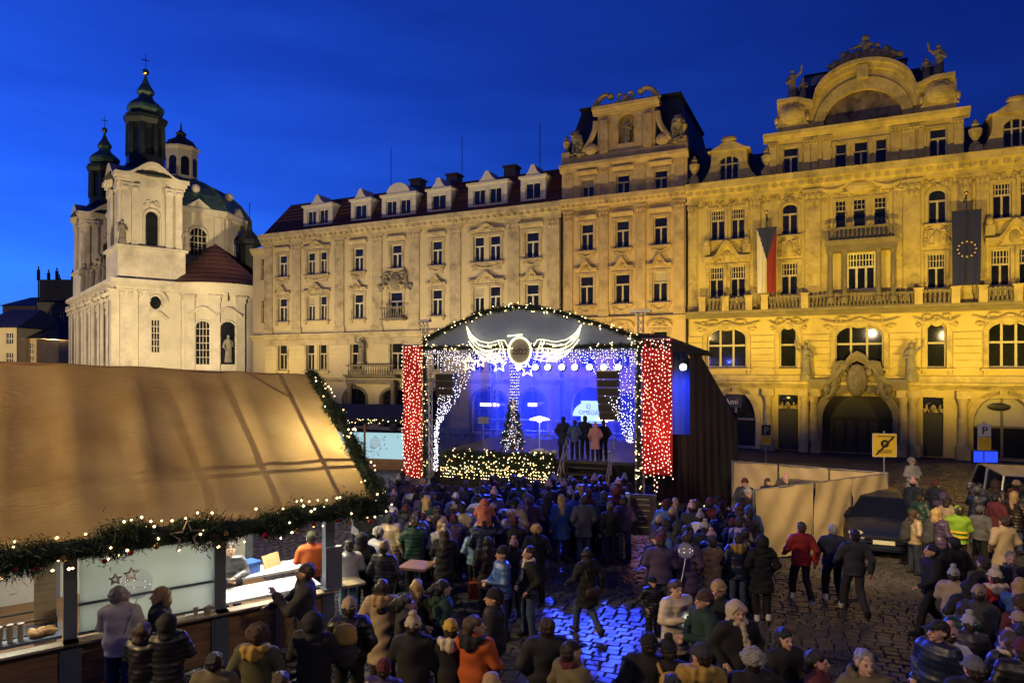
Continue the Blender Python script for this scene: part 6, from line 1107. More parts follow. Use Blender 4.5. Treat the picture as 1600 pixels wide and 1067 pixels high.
m = MB(); m.lathe([(.001, 0), (.14, 0), (.14, .012), (.001, .012)], 0, 0, 20); q = m.build('disc', 'black_print', o); q.rotation_euler = (R(90), 0, 0); q.location = (0, -.025, z + .06); m = MB(); m.prism([(-.32, z - .34), (-.26, z - .36), (.34, z + .3), (.28, z + .34)], -.03, -.024); m.build('bar', 'black_print', o); [MB().box(-.25, .25, -.028, -.022, z + dz_, z + dz_ + .03).build('text_line', 'black_print', o) for dz_ in (.3, -.2, -.27)]; text('P', .2, o, (0, -.045, z - .01), 'sign_yellow')
p = at(1540, 703, 27.5); o = thing('info_display', 'glowing blue information display under the parking sign', 'display', (p.x, p.y, 0), R(-8)); m = MB(); m.box(-.5, .5, 0, .12, p.z - .55, p.z); m.build('case', 'black_plastic', o); m = MB(); m.box(-.45, .45, -.012, 0, p.z - .5, p.z - .05); m.build('screen', 'screen_blue', o); m = MB(); m.box(-.04, .04, .03, .1, 0, p.z - .55); m.build('post', 'iron', o)
p = gp(1004, 872, 0); o = thing('menu_board', 'dark framed menu board on wooden posts among the crowd', 'sign', (p.x, p.y, 0), R(-14)); zt = CH + (HY - 772) / F * p.y; m = MB(); m.box(-.32, .36, -.03, .03, zt - 1.1, zt); m.build('panel', 'board_dark', o); m = MB(); m.box(-.46, -.34, -.06, .06, 0, zt + .02); m.build('post', 'steel', o); m = MB(); m.box(.2, .28, .03, .1, 0, zt - .2); m.build('post', 'plank', o)
rs = random.Random(12)
for k in range(6): m = MB(); z = zt - .14 - k * .15; w = rs.uniform(.08, .22); m.box(-w, w + .02, -.036, -.03, z, z + .018); m.build('text_line', 'shelf_wood', o)
p = gp(652, 965, 0); o = thing('standing_table', 'tall standing table with wooden top among the crowd', 'table', (p.x, p.y, 0), R(-18)); m = MB(); m.box(-.30, .30, -.30, .30, 1.06, 1.11); m.build('table_top', 'tabletop', o); m = MB(); m.box(-.05, .05, -.05, .05, .05, 1.06); m.build('post', 'post_blue', o); m = MB(); m.box(-.25, .25, -.25, .25, 0, .05); m.build('base', 'post_blue', o)
# clear balloons
m_, nt, b_ = nodes_of('clear_film'); b_.inputs['Base Color'].default_value = (.9, .92, 1, 1); b_.inputs['Roughness'].default_value = .03; b_.inputs['Alpha'].default_value = .16; b_.inputs['Specular IOR Level'].default_value = 1.0
def balloon(label, px, py, Y, r, tail):
    p = at(px, py, Y); o = thing('clear_balloon', label, 'balloon', p, 0); m = MB(); m.ball((0, 0, 0), (r, r, r * 1.03), 24, 16); m.build('film', 'clear_film', o, True); m = MB(); m.tube([(0, 0, -r), (-.05, 0, -r - tail * .4), (-.16, 0, -r - tail)], .009, 5); m.build('stick', 'sign_white', o); m = MB(); m.tube([(r * .9 * math.cos(a), .0, r * .9 * math.sin(a) * .3) for a in np.linspace(0, 6.28, 16)], .003, 4); m.build('wire', 'steel', o)
    bulbs([(r * .9 * math.cos(a), 0, r * .27 * math.sin(a)) for a in np.linspace(0, 6.28, 8)], .006, 'bulb_white', o)
balloon('clear balloon on a white stick above the woman in the cream coat', 1071, 860, 12.9, .15, .75); balloon('large clear balloon held over the couple at the stall counter', 214, 912, 9.9, .21, .5); balloon('clear balloon floating before the white banner of the low stall', 586, 691, 30, .25, .6)
# red-lit trimming under the wide curtain
t = thing('fir_garland', 'loose lit fir garland on the barrier under the black stage wing', 'garland', gp(1060, 800, .5)); garland(t, [(-.9, 0, .25), (0, .1, .05), (1.2, .2, .2)], .12, 300, .14, 14, .02, 33)
# ------------------------------------------------------------------ vehicles
pmat('paint_navy', (.010, .014, .035), .3, .1, 2, 0, spec=.6); pmat('paint_silver', (.36, .36, .36), .35, .1, 2, 0, metal=.4); pmat('paint_grey', (.07, .075, .085), .32, .1, 2, 0, metal=.3); pmat('rubber', (.015, .015, .015), .8, .2, 5, .1, 40); pmat('car_glass', (.008, .009, .011), .05, .1, 2, 0, spec=.7); pmat('lamp_glass', (.55, .55, .55), .12, .1, 3, 0, spec=.8); pmat('tail_red', (.35, .01, .01), .2, .1, 3, 0); pmat('plate', (.62, .60, .50), .5, .05, 3, 0)
def vehicle(label, loc, rz, L, W, H, paint, van=False, cat='car', name='parked_car', lit=False):
    o = thing(name, label, cat, loc, rz); hw = W / 2; wb = H * .56
    # stations from nose (-L/2) to tail: x, z_low, z_waist, halfwidth
    st = [(-.5, .30, .55, .62), (-.485, .22, .64, .82), (-.44, .2, .70, .93), (-.36, .2, .80 if not van else .88, .98), (-.24, .2, .90 if not van else 1.0, 1), (0, .2, .94 if not van else 1.02, 1), (.25, .2, .96 if not van else 1.03, 1), (.40, .2, .97 if not van else 1.03, .98), (.47, .24, .95 if not van else 1.02, .94), (.5, .34, .82, .85)]
    m = MB(); ring = []
    for x, zl, zw, w in st: q = w * hw; ring.append([(x * L, -q * .9, zl), (x * L, -q, zl + .15), (x * L, -q * 1.0, zw * .72), (x * L, -q * .95, zw * .95), (x * L, -q * .85, zw), (x * L, 0, zw + .03), (x * L, q * .85, zw), (x * L, q * .95, zw * .95), (x * L, q, zw * .72), (x * L, q, zl + .15), (x * L, q * .9, zl)])
    vs = [p for r in ring for p in r]; k = 11; fs = [(i * k + j, i * k + (j + 1) % k, (i + 1) * k + (j + 1) % k, (i + 1) * k + j) for i in range(len(st) - 1) for j in range(k)] + [tuple(range(k)), tuple(range((len(st) - 1) * k, len(st) * k))]
    m.add(vs, fs); m.build('body', paint, o, 'auto')
    g = [(-.25, .90, .96), (-.10, H - .10, .80), (.0, H, .78), (.22, H - .01, .78), (.36, H - .12, .78), (.46, .97, .92)] if not van else [(-.33, 1.0, .95), (-.22, H - .06, .84), (-.1, H, .84), (.3, H, .84), (.46, H - .02, .83), (.485, 1.03, .93)]
    zb = .90 if not van else 1.0; m = MB(); vs = []
    for x, z, w in g: vs += [(x * L, -hw * .95, zb), (x * L, -hw * w, z), (x * L, hw * w, z), (x * L, hw * .95, zb)]
    fs = [(i * 4 + j, i * 4 + j + 1, (i + 1) * 4 + j + 1, (i + 1) * 4 + j) for i in range(len(g) - 1) for j in range(3)]; m.add(vs, fs); m.build('windows', 'car_glass', o)
    m = MB(); r0, r1 = 1, len(g) - 2
    for i in range(r0, r1): (xa, za, wa), (xb, zb2, wb2) = g[i], g[i + 1]; m.add([(xa * L, -hw * wa - .01, za - .02), (xa * L, hw * wa + .01, za - .02), (xb * L, hw * wb2 + .01, zb2 - .02), (xb * L, -hw * wb2 - .01, zb2 - .02), (xa * L, -hw * wa * .93, za + .03), (xa * L, hw * wa * .93, za + .03), (xb * L, hw * wb2 * .93, zb2 + .03), (xb * L, -hw * wb2 * .93, zb2 + .03)], [(4, 5, 6, 7), (0, 4, 7, 3), (1, 2, 6, 5), (0, 1, 5, 4), (2, 3, 7, 6)])
    m.build('roof', paint, o, 'auto')
    for s in (-1, 1):
        [MB().tube([(g[a][0] * L, s * hw * (.955 if g[a][1] < zb + .1 else g[a][2] + .008), g[a][1]), (g[b][0] * L, s * hw * (g[b][2] + .008 if g[b][1] > zb + .1 else .955), g[b][1])], .035, 5).build('pillar', paint, o) for a, b in ((0, 1), (len(g) - 2, len(g) - 1))]; m = MB(); m.tube([(.06 * L, s * hw * .955, zb), (.06 * L, s * hw * .79 if not van else s * hw * .85, H - .03)], .04, 5); m.build('pillar', paint, o)
        m = MB(); m.ball((-.21 * L, s * (hw + .1), .98), (.07, .1, .07), 10, 6); m.build('mirror', paint, o, True)
        m = MB(); m.ball((-.455 * L, s * hw * .72, .64 if not van else .72), (.16, .2, .085), 12, 8); m.build('headlight', 'lamp_glass', o, True); m = MB(); m.ball((.49 * L, s * hw * .80, .84 if not van else 1.0), (.05, .12, .1 if not van else .22), 10, 8); m.build('tail_light', 'tail_red', o, True)
        for x in (-.32, .30):
            m = MB(); m.lathe([(.2, -.1), (.31, -.1), (.325, -.06), (.325, .06), (.31, .1), (.2, .1)], 0, 0, 20, cap=False); w = m.build('wheel', 'rubber', o, 'auto'); w.location = (x * L, s * (hw - .1), .325); w.rotation_euler = (R(90), 0, 0); m = MB(); m.lathe([(.001, .07), (.06, .085), (.1, .07), (.2, .085), (.21, .1)], 0, 0, 16, cap=False); [m.tube([(0, 0, .08), (.2 * math.cos(a), .2 * math.sin(a), .09)], .02, 4) for a in np.arange(0, 6.2, 6.283 / 5)]; m.build('rim', 'alu', w); w.scale.z = s * 1.0
    for x, z in ((-.497, .42), (.506, .66)): m = MB(); xx = x * L - (.02 if x < 0 else -.02); m.box(min(xx, xx + .012), max(xx, xx + .012), -.26, .26, z, z + .11); m.build('number_plate', 'plate', o)
    m = MB(); m.box(-.50 * L, -.46 * L, -hw * .5, hw * .5, .50, .60); m.build('grille', 'black_plastic', o); return o
p = gp(1392, 858, 0); vehicle('dark navy car parked at the end of the tarpaulin fence', (p.x, p.y + .9, 0), R(68), 4.3, 1.8, 1.48, 'paint_navy')
p = gp(1288, 838, 0); vehicle('grey car half hidden between the navy car and the tarpaulin fence', (p.x - .3, p.y + 1.0, 0), R(62), 4.2, 1.78, 1.5, 'paint_grey')
p = gp(1598, 826, 0); v = vehicle('silver van with roof rack parked before the shop arch', (p.x + .7, p.y + 1.4, 0), R(-112), 4.5, 1.8, 1.75, 'paint_silver', True, 'van', 'parked_van')
p = gp(1546, 835, 0); o = thing('motor_scooter', 'white motor scooter standing beside the silver van', 'scooter', (p.x + .3, p.y, 0), R(80)); S = SDF((-.9, -.4, 0), (.9, .4, 1.3), .025); S.cap((-.55, 0, .55), (-.42, 0, 1.0), .1, .08, .05).cap((-.5, 0, .5), (-.25, 0, .3), .1, .1, .06, (1, 2, 1)).cap((-.25, 0, .28), (.25, 0, .3), .08, .12, .06, (1, 2, 1)).cap((.25, 0, .4), (.65, 0, .6), .16, .12, .06).ell((.35, 0, .5), (.42, .18, .16), .06).ell((-.45, 0, .98), (.12, .16, .12), .04); link('body', S.mesh('scooter_body', 'sign_white'), o)
for x in (-.6, .5): m = MB(); m.lathe([(.1, -.05), (.2, -.055), (.22, 0), (.2, .055), (.1, .05)], 0, 0, 16); w = m.build('wheel', 'rubber', o, 'auto'); w.location = (x, 0, .22); w.rotation_euler = (R(90), 0, 0)
m = MB(); m.tube([(-.42, -.32, 1.08), (-.45, 0, 1.02), (-.42, .32, 1.08)], .02); m.build('handlebar', 'black_plastic', o); m = MB(); m.ball((.3, 0, .74), (.36, .15, .07), 12, 6); m.build('saddle', 'black_plastic', o, True); m = MB(); m.ball((-.56, 0, 1.0), (.05, .08, .07), 10, 6); m.build('headlight', 'lamp_glass', o)
# ------------------------------------------------------------------ people
pmat('skin', (.50, .30, .21), .5, .08, 6, .03, 60); pmat('fabric', (1, 1, 1), .85, .15, 6, .12, 90, objcol=True); pmat('puffer', (1, 1, 1), .42, .12, 5, .08, 30, objcol=True); pmat('knit', (1, 1, 1), .9, .2, 14, .5, 70, objcol=True); pmat('hair', (1, 1, 1), .45, .35, 10, .5, 60, objcol=True, stretch=(6, 6, 1)); pmat('leather', (1, 1, 1), .5, .15, 5, .1, 50, objcol=True); pmat('eye_dark', (.015, .012, .01), .3, .1, 3, 0); pmat('lip', (.32, .12, .10), .5, .1, 3, 0); emat('phone_glow', (.8, .9, 1), 5)
def mirr(p): return (-p[0], p[1], p[2])
ARM = {  # left arm elbow, wrist; right arm elbow, wrist
 'pocket': ((.275, .05, 1.16), (.20, -.10, .98), (-.275, .05, 1.16), (-.20, -.10, .98)), 'down': ((.26, .03, 1.14), (.25, -.06, .89), (-.26, .03, 1.14), (-.25, -.06, .89)),
 'phone': ((.23, -.17, 1.22), (.07, -.34, 1.44), (-.23, -.17, 1.22), (-.05, -.34, 1.44)), 'cup': ((.275, .05, 1.16), (.20, -.10, .98), (-.26, -.05, 1.16), (-.09, -.29, 1.24)), 'hold': ((.26, -.04, 1.16), (.06, -.27, 1.15), (-.26, -.04, 1.16), (-.04, -.27, 1.11)),
 'walk': ((.26, -.07, 1.16), (.24, -.28, 1.02), (-.26, .14, 1.17), (-.25, .10, .91)), 'lean': ((.24, -.18, 1.14), (.10, -.34, 1.36), (-.27, -.18, 1.14), (-.18, -.40, 1.10)), 'raise': ((.27, .04, 1.16), (.2, -.1, .98), (-.27, -.14, 1.5), (-.16, -.24, 1.74)), 'sit': ((.24, -.1, 1.18), (.10, -.28, 1.05), (-.24, -.1, 1.18), (-.10, -.28, 1.05))}
def legs(pose):
    if pose == 'walk': return [((.09, 0, .92), (.10, -.17, .52), (.10, -.24, .10)), ((-.09, 0, .92), (-.10, .02, .50), (-.10, .27, .17))]
    if pose == 'sit': return [((.09, 0, .92), (.16, -.36, .90), (.15, -.34, .50)), ((-.09, 0, .92), (-.16, -.36, .90), (-.15, -.34, .50))]
    return [((.09, 0, .92), (.105, -.015, .49), (.11, .02, .085)), ((-.09, 0, .92), (-.105, -.02, .49), (-.12, -.02, .085))]
def rotz(p, a, c=(0, 0)): x, y = p[0] - c[0], p[1] - c[1]; return (c[0] + x * math.cos(a) - y * math.sin(a), c[1] + x * math.sin(a) + y * math.cos(a), p[2])
CACHE = {}
def cached(key, fn):
    if key not in CACHE: CACHE[key] = fn()
    return CACHE[key]
def body_mesh(arm, leg, yaw):
    def mk():
        S = SDF((-.5, -.62, -.01), (.5, .4, 1.95 if arm == 'raise' else 1.8), .0125)
        for h, kn, an in legs(leg): S.cap(h, kn, .085, .058, .03).cap(kn, an, .055, .04, .03).cap((an[0], an[1] + .03, an[2] - .04), (an[0], an[1] - .14, an[2] - .055), .038, .03, .02)
        S.cap((0, 0, .95), (0, 0, 1.1), .125, .115, .05, (1.2, .9, 1)).cap((0, 0, 1.1), (0, 0, 1.36), .115, .14, .05, (1.2, .85, 1)).cap((-.14, 0, 1.41), (.14, 0, 1.41), .06, .06, .04).cap((0, .02, 1.42), (0, .0, 1.56), .056, .05, .03)
        e = ARM[arm]
        for sg, el, wr in ((1, e[0], e[1]), (-1, e[2], e[3])):
            S.cap((sg * .18, 0, 1.41), el, .052, .042, .03).cap(el, wr, .042, .028, .02)
            d = np.array(wr) - np.array(el); d /= np.linalg.norm(d); s = np.cross(d, (0, 0, 1.)); s = s / (np.linalg.norm(s) + 1e-6); n = np.cross(s, d); W = np.array(wr); pm = W + d * .05
            S.cap(W, W + d * .075, .026, .034, .012)
            for k, (off, ln) in enumerate(((-.027, .062), (-.009, .075), (.009, .07), (.027, .055))): b0 = W + d * .085 + s * off; b1 = b0 + d * ln * .5 + n * .012; S.cap(b0, b1, .0105, .0095, .004); S.cap(b1, b1 + d * ln * .35 - n * .03, .0095, .0085, .004)
            tb = W + d * .03 + s * (-sg * .028); S.cap(tb, tb + d * .04 + s * (-sg * .03), .0125, .0105, .006)
        hd = lambda p: rotz(p, yaw); S.ell(hd((0, .012, 1.645)), (.077, .097, .107), .02, yaw); S.ell(hd((0, -.032, 1.59)), (.06, .07, .085), .02, yaw); S.cap(hd((0, -.098, 1.632)), hd((0, -.122, 1.598)), .011, .016, .012); S.cap(hd((-.035, -.088, 1.648)), hd((.035, -.088, 1.648)), .012, .012, .012); S.cap(hd((-.02, -.098, 1.562)), hd((.02, -.098, 1.562)), .009, .009, .008); S.ell(hd((0, -.085, 1.525)), (.025, .02, .02), .015)
        for sg in (-1, 1): S.ell(hd((sg * .078, .015, 1.612)), (.012, .025, .034), .006, yaw); S.ell(hd((sg * .032, -.102, 1.63)), (.014, .012, .009), -1)
        return S.mesh('body', 'skin')
    return cached(('b', arm, leg, yaw), mk)
def jacket_mesh(arm, leg, kind, hem):
    def mk():
        S = SDF((-.55, -.62, .3), (.55, .45, 1.85 if arm == 'raise' else 1.62), .0165); fat = .02 if kind == 'puffer' else .005
        S.cap((0, .0, 1.0), (0, 0, 1.35), .148 + fat, .155 + fat, .05, (1.2, .88, 1)); S.cap((-.14, 0, 1.40), (.14, 0, 1.40), .088 + fat * .5, .088 + fat * .5, .05)
        if hem < .8: S.cap((0, .0, 1.0), (0, .01, hem), .150 + fat, .185 + fat + (.8 - hem) * .06, .05, (1.15, .95, 1))
        else: S.cap((0, 0, 1.0), (0, 0, hem), .148 + fat, .160 + fat, .04, (1.2, .92, 1))
        e = ARM[arm]
        for sg, el, wr in ((1, e[0], e[1]), (-1, e[2], e[3])): S.cap((sg * .17, 0, 1.41), el, .082 + fat * .5, .066 + fat * .5, .04).cap(el, wr, .066 + fat * .5, .05 + fat * .3, .03)
        S.cap((0, .01, 1.44), (0, .0, 1.515), .095, .078, .03)
        if kind == 'puffer': Z = S.ax[2].reshape(1, 1, -1); S.g = S.g + (.009 * np.abs(np.cos(np.pi * Z / .085)) ** .7).astype(np.float32)
        S.wob(.0045, 16, int(hem * 100) + len(arm)); S.cut(2, hem, 1)
        S.cap((0, -.06, 1.60), (0, -.0, 1.50), .06, .055, -1) if kind != 'hooded' else None
        return S.mesh('jacket', 'puffer' if kind == 'puffer' else 'fabric')
    return cached(('j', arm, leg if hem < .8 else '', kind, hem), mk)
def trouser_mesh(leg):
    def mk():
        S = SDF((-.36, -.5, .04), (.36, .42, 1.12), .0165)
        for h, kn, an in legs(leg): S.cap(h, kn, .098, .076, .03).cap(kn, (an[0], an[1], an[2] + .01), .074, .064, .03)
        S.cap((0, 0, .93), (0, 0, 1.02), .13, .13, .05, (1.2, .95, 1)); S.wob(.004, 18, 3); return S.mesh('trousers', 'fabric')
    return cached(('t', leg), mk)
def shoe_mesh():
    S = SDF((-.09, -.26, -.02), (.09, .13, .16), .012); S.cap((0, .05, .05), (0, -.14, .042), .05, .043, .02, (1, 1, .95)).cap((0, .04, .05), (0, .04, .13), .05, .052, .02); S.cut(2, .002, 1); return S.mesh('shoe', 'leather')
def head_mesh(kind):
    def mk():
        S = SDF((-.25, -.26, 1.2), (.25, .32, 1.95), .0125); c = (0, .014, 1.65)
        if kind in ('beanie', 'pompom', 'cuff'):
            S.ell((0, .016, 1.665), (.092, .112, .122), .01); S.cut(2, 1.645, 1); S.cap((-.001, .012, 1.66), (.001, .012, 1.66), .094, .094, .01, (1, 1.2, .28))
            if kind == 'pompom': S.ell((0, .03, 1.81), (.05, .05, .048), .012)
            S.wob(.002, 60, 1); mat = 'knit'
        elif kind == 'cap': S.ell(c, (.088, .108, .115), .01); S.cut(2, 1.668, 1); S.cap((0, -.09, 1.678), (0, -.16, 1.67), .055, .05, .01, (1.2, 1, .16)); mat = 'fabric'
        elif kind in ('short', 'bald'): S.ell((0, .026, 1.662), (.086, .104, .108), .01).ell((0, .055, 1.62), (.08, .075, .09), .02); S.ell((0, -.125, 1.585), (.09, .09, .115), -1); S.wob(.004, 45, 2); mat = 'hair'
        elif kind in ('long', 'ponytail', 'bob'):
            S.ell((0, .024, 1.662), (.092, .11, .112), .01).cap((0, .06, 1.64), (0, .085, {'long': 1.30, 'bob': 1.52, 'ponytail': 1.58}[kind]), .088, .075, .03, (1.1, .8, 1))
            if kind == 'ponytail': S.cap((0, .12, 1.69), (0, .17, 1.62), .035, .045, .02).cap((0, .17, 1.62), (0, .15, 1.42), .042, .018, .02)
            elif kind == 'long': S.cap((.07, .0, 1.6), (.085, -.02, 1.42), .03, .025, .02).cap((-.07, .0, 1.6), (-.085, -.02, 1.42), .03, .025, .02)
            S.ell((0, -.125, 1.58), (.072, .09, .125), -1); S.wob(.0035, 40, 4); mat = 'hair'
        elif kind == 'bun': S.ell((0, .026, 1.662), (.086, .104, .108), .01).ell((0, .11, 1.72), (.045, .045, .045), .015); S.ell((0, -.125, 1.585), (.09, .09, .115), -1); S.wob(.003, 45, 2); mat = 'hair'
        elif kind == 'hood': S.ell((0, .035, 1.645), (.118, .13, .145), .01).cap((0, .04, 1.56), (0, .03, 1.47), .10, .12, .03); S.ell((0, -.13, 1.62), (.075, .13, .11), -1); S.wob(.004, 20, 5); mat = 'fabric'
        elif kind == 'fur': S.ell((0, .02, 1.668), (.115, .13, .12), .01); S.cut(2, 1.60, 1); S.ell((0, -.13, 1.57), (.075, .1, .1), -1); S.wob(.009, 70, 6); mat = 'knit'
        return S.mesh(kind, mat)
    return cached(('h', kind), mk)
def misc(kind):
    def mk():
        if kind == 'backpack': S = SDF((-.25, .05, .85), (.25, .42, 1.55), .016); S.cap((0, .235, 1.05), (0, .22, 1.36), .12, .10, .03, (1.25, .75, 1)).cap((0, .31, 1.0), (0, .31, 1.12), .075, .075, .02, (1.3, .6, 1)); [S.cap((s * .1, .16, 1.42), (s * .13, .0, 1.50), .022, .022, .01) for s in (-1, 1)]; return S.mesh('backpack', 'fabric')
        if kind == 'flap': S = SDF((-.22, .05, 1.18), (.22, .42, 1.52), .016); S.cap((0, .245, 1.30), (0, .235, 1.40), .112, .105, .02, (1.28, .82, 1)); S.cut(2, 1.24, 1); return S.mesh('flap', 'fabric')
        if kind == 'handbag': S = SDF((-.2, -.05, .75), (.2, .38, 1.5), .014); S.cap((-.08, .23, .93), (.1, .23, .93), .1, .1, .03, (1, .5, 1.1)); pts = [(.1, .22, 1.0), (.14, .18, 1.25), (.12, .06, 1.47), (.05, -.03, 1.49)]; [S.cap(a, b, .011, .011, .005) for a, b in zip(pts, pts[1:])]; return S.mesh('handbag', 'leather')
        if kind == 'paperbag': m = MB(); m.prism([(-.14, 0), (.14, 0), (.15, .34), (-.15, .34)], -.05, .05); m.tube([(-.07, -.05, .34), (-.05, -.05, .44), (.05, -.05, .44), (.07, -.05, .34)], .006, 4); return m.mesh('paper_bag', 'leather')
        if kind == 'tote': S = SDF((-.3, -.25, .3), (.3, .25, 1.1), .016); S.cap((0, 0, .62), (0, 0, .45), .12, .17, .03, (1.1, .5, 1)); S.cap((-.08, 0, .72), (0, 0, .98), .012, .012, .005).cap((.08, 0, .72), (0, 0, .98), .012, .012, .005); return S.mesh('tote', 'fabric')
        if kind == 'scarf': S = SDF((-.2, -.25, 1.0), (.2, .2, 1.6), .013); pts = [(.095 * math.cos(a), .01 + .085 * math.sin(a), 1.49 + .012 * math.sin(3 * a)) for a in np.linspace(0, 6.283, 13)]; [S.cap(a, b, .036, .036, .01) for a, b in zip(pts, pts[1:])]; S.cap((.03, -.10, 1.47), (.05, -.185, 1.18), .034, .04, .015, (1, .6, 1)); S.wob(.003, 40, 2); return S.mesh('scarf', 'knit')
        if kind == 'hooddown': S = SDF((-.22, -.15, 1.3), (.22, .25, 1.62), .014); pts = [(.13 * math.cos(a), .03 + .105 * math.sin(a), 1.475 + .03 * math.sin(a)) for a in np.linspace(-.7, math.pi + .7, 9)]; [S.cap(a, b, .045, .045, .015) for a, b in zip(pts, pts[1:])]; S.ell((0, .13, 1.43), (.11, .06, .09), .03); S.wob(.004, 30, 3); return S.mesh('hood_collar', 'fabric')
        if kind == 'phone': m = MB(); m.box(-.037, .037, -.006, .006, -.075, .075); return m.mesh('phone', 'black_plastic')
        if kind == 'stripe': m = MB(); m.lathe([(.212, 1.12), (.214, 1.17)], 0, 0, 28, cap=False); m.lathe([(.205, 1.0), (.207, 1.05)], 0, 0, 28, cap=False); me = m.mesh('reflective_band', 'sign_yellow', True); return me
        if kind == 'headphones': m = MB(); m.tube([(.1 * math.cos(a), -.06 - .03 * math.sin(a), 1.47 + .05 * math.sin(a)) for a in np.linspace(0, math.pi, 9)], .012, 6); m.ball((.1, -.07, 1.46), (.03, .03, .04), 10, 6); m.ball((-.1, -.07, 1.46), (.03, .03, .04), 10, 6); return m.mesh('headphones', 'black_plastic')
    return cached(('m', kind), mk)
EYE = None
def eye_mesh():
    m = MB(); m.ball((0, 0, 0), (.0115, .007, .006), 8, 6); m.m = 1; m.ball((0, .002, .022), (.017, .006, .0032), 8, 4); return m.mesh('eye', ['eye_dark', 'eye_dark'], True)
def mouth_mesh(): m = MB(); m.ball((0, 0, 0), (.024, .008, .007), 10, 5); return m.mesh('mouth', 'lip', True)
K = dict(black=(.010, .010, .012), charcoal=(.030, .031, .035), navy=(.012, .018, .045), grey=(.10, .10, .11), lightgrey=(.30, .30, .31), white=(.62, .61, .60), cream=(.50, .42, .29), beige=(.34, .26, .17), tan=(.36, .24, .11), brown=(.06, .035, .022), darkbrown=(.028, .017, .012), green=(.012, .04, .03), olive=(.06, .06, .03), khaki=(.12, .10, .05), orange=(.50, .10, .015), coral=(.60, .17, .10), red=(.30, .018, .02), maroon=(.09, .015, .02), blue=(.04, .10, .28), paleblue=(.20, .33, .44), denim=(.04, .065, .13), yellow=(.50, .33, .05), mustard=(.36, .23, .05), pink=(.50, .28, .28), violet=(.06, .04, .10), blonde=(.42, .28, .11), greyhair=(.26, .25, .23), hivis=(.22, .40, .03), silver=(.42, .43, .46))
NP = [0]
def person(px, hy, h, rot, arm='pocket', yaw=0, jk=('plain', 'black', .84), tr='black', head=('short', 'darkbrown'), ex=(), label='', leg=None, group=None, z=None, shoe='black', pos=None, cat='person'):
    near_by = pos is None and hy >= 880
    if near_by: h = h * 1.035
    if pos is None:
        top = h * 1.0; Y = (CH - top) * F / (hy - HY); x, y, zz = (px - CX) / F * Y, Y, 0.0
        if z is not None: x, y, zz = (px - CX) / F * z[1], z[1], z[0]
    else: x, y, zz = pos
    NP[0] += 1; rs = random.Random(NP[0] * 13 + 5); o = thing('person', label, cat, (x, y, zz), R(rot), group); s = h / 1.76; child = h < 1.45
    w = s * rs.uniform(.98, 1.07) * (1.1 if child else 1) * (1.16 if near_by else 1.06); o.scale = (w, w, s); leg = leg or ('walk' if arm == 'walk' else 'stand')
    def kid(name, me, c=None, yw=0):
        q = link(name, me, o)
        if c is not None: v = rs.uniform(.85, 1.15); q.color = (*[min(1, t * v) for t in (K[c] if isinstance(c, str) else c)], 1)
        if yw: q.rotation_euler.z = yw
        return q
    ya = R(yaw); kid('body', body_mesh(arm, leg, ya)); kid('jacket', jacket_mesh(arm, leg, jk[0], jk[2]), jk[1]); kid('trousers', trouser_mesh(leg), tr)
    for hp, kn, an in legs(leg): q = kid('shoe', cached('shoe', shoe_mesh), shoe); q.location = (an[0], an[1], an[2] - .087); q.rotation_euler.x = R(-28) if (leg == 'walk' and an[1] > .1) else 0
    if head: kid({'beanie': 'knit_hat', 'pompom': 'bobble_hat', 'cuff': 'knit_hat', 'cap': 'cap', 'hood': 'hood', 'fur': 'fur_hat'}.get(head[0], 'hair'), head_mesh(head[0]), head[1], ya)
    if head and head[0] in ('beanie', 'pompom', 'cuff', 'cap', 'fur') and 'long' in ex: kid('hair', head_mesh('long'), 'brown', ya)
    elif head and head[0] in ('beanie', 'pompom', 'cuff', 'cap', 'fur'): q = kid('hair', head_mesh('short'), 'darkbrown', ya); q.scale = (.97, .97, .995)
    if abs(((rot + yaw + 180) % 360) - 180) < 115:
        for sg in (-1, 1): q = kid('eye', cached('eye', eye_mesh)); q.location = rotz((sg * .032, -.096, 1.63), ya); q.rotation_euler.z = ya
        q = kid('mouth', cached('mouth', mouth_mesh)); q.location = rotz((0, -.106, 1.56), ya); q.rotation_euler.z = ya
    for e in ex:
        k, _, c = e.partition(':')
        if k in ('backpack', 'handbag', 'scarf', 'hooddown', 'flap'): kid({'hooddown': 'hood_collar', 'flap': 'backpack_flap'}.get(k, k), misc(k), c)
        elif k == 'stripe': kid('reflective_band', misc(k))
        elif k == 'headphones': kid('headphones', misc(k))
        elif k in ('paperbag', 'tote'):
            wr = o.matrix_basis @ Vector(ARM[arm][1]); b = link({'paperbag': 'paper_bag', 'tote': 'tote_bag'}[k], misc(k)); b.color = (*K[c], 1); b.rotation_euler.z = R(rot) + (0 if k == 'paperbag' else 1.2); b.location = (wr.x, wr.y, wr.z - (.48 if k == 'paperbag' else 1.02) ); tag(b, f'{c} {"paper carrier" if k == "paperbag" else "cloth tote"} bag carried by the {label}'[:110] if False else {'paperbag': 'orange paper carrier bag hanging from the hand of a dark-coated woman', 'tote': 'pale cloth tote bag hanging beside the striped puffer jacket'}[k], 'bag')
        elif k in ('phone', 'glow'):
            wr = o.matrix_basis @ Vector(((ARM[arm][1][0] + ARM[arm][3][0]) / 2, ARM[arm][1][1] - .09, (ARM[arm][1][2] + ARM[arm][3][2]) / 2 + .06)); b = link('phone', misc('phone')); b.location = wr; b.rotation_euler = (R(-15), 0, R(rot)); tag(b, 'dark mobile phone held up by a spectator filming the stage' if k == 'phone' else 'glowing mobile phone in the hands of the woman in the cream coat', 'phone', 'phones held up in the crowd' if k == 'phone' else None)
            if k == 'glow': m = MB(); m.box(-.034, .034, .0065, .0085, -.07, .07); m.build('screen', 'phone_glow', b)
    return o
PU, PL = 'puffer', 'plain'
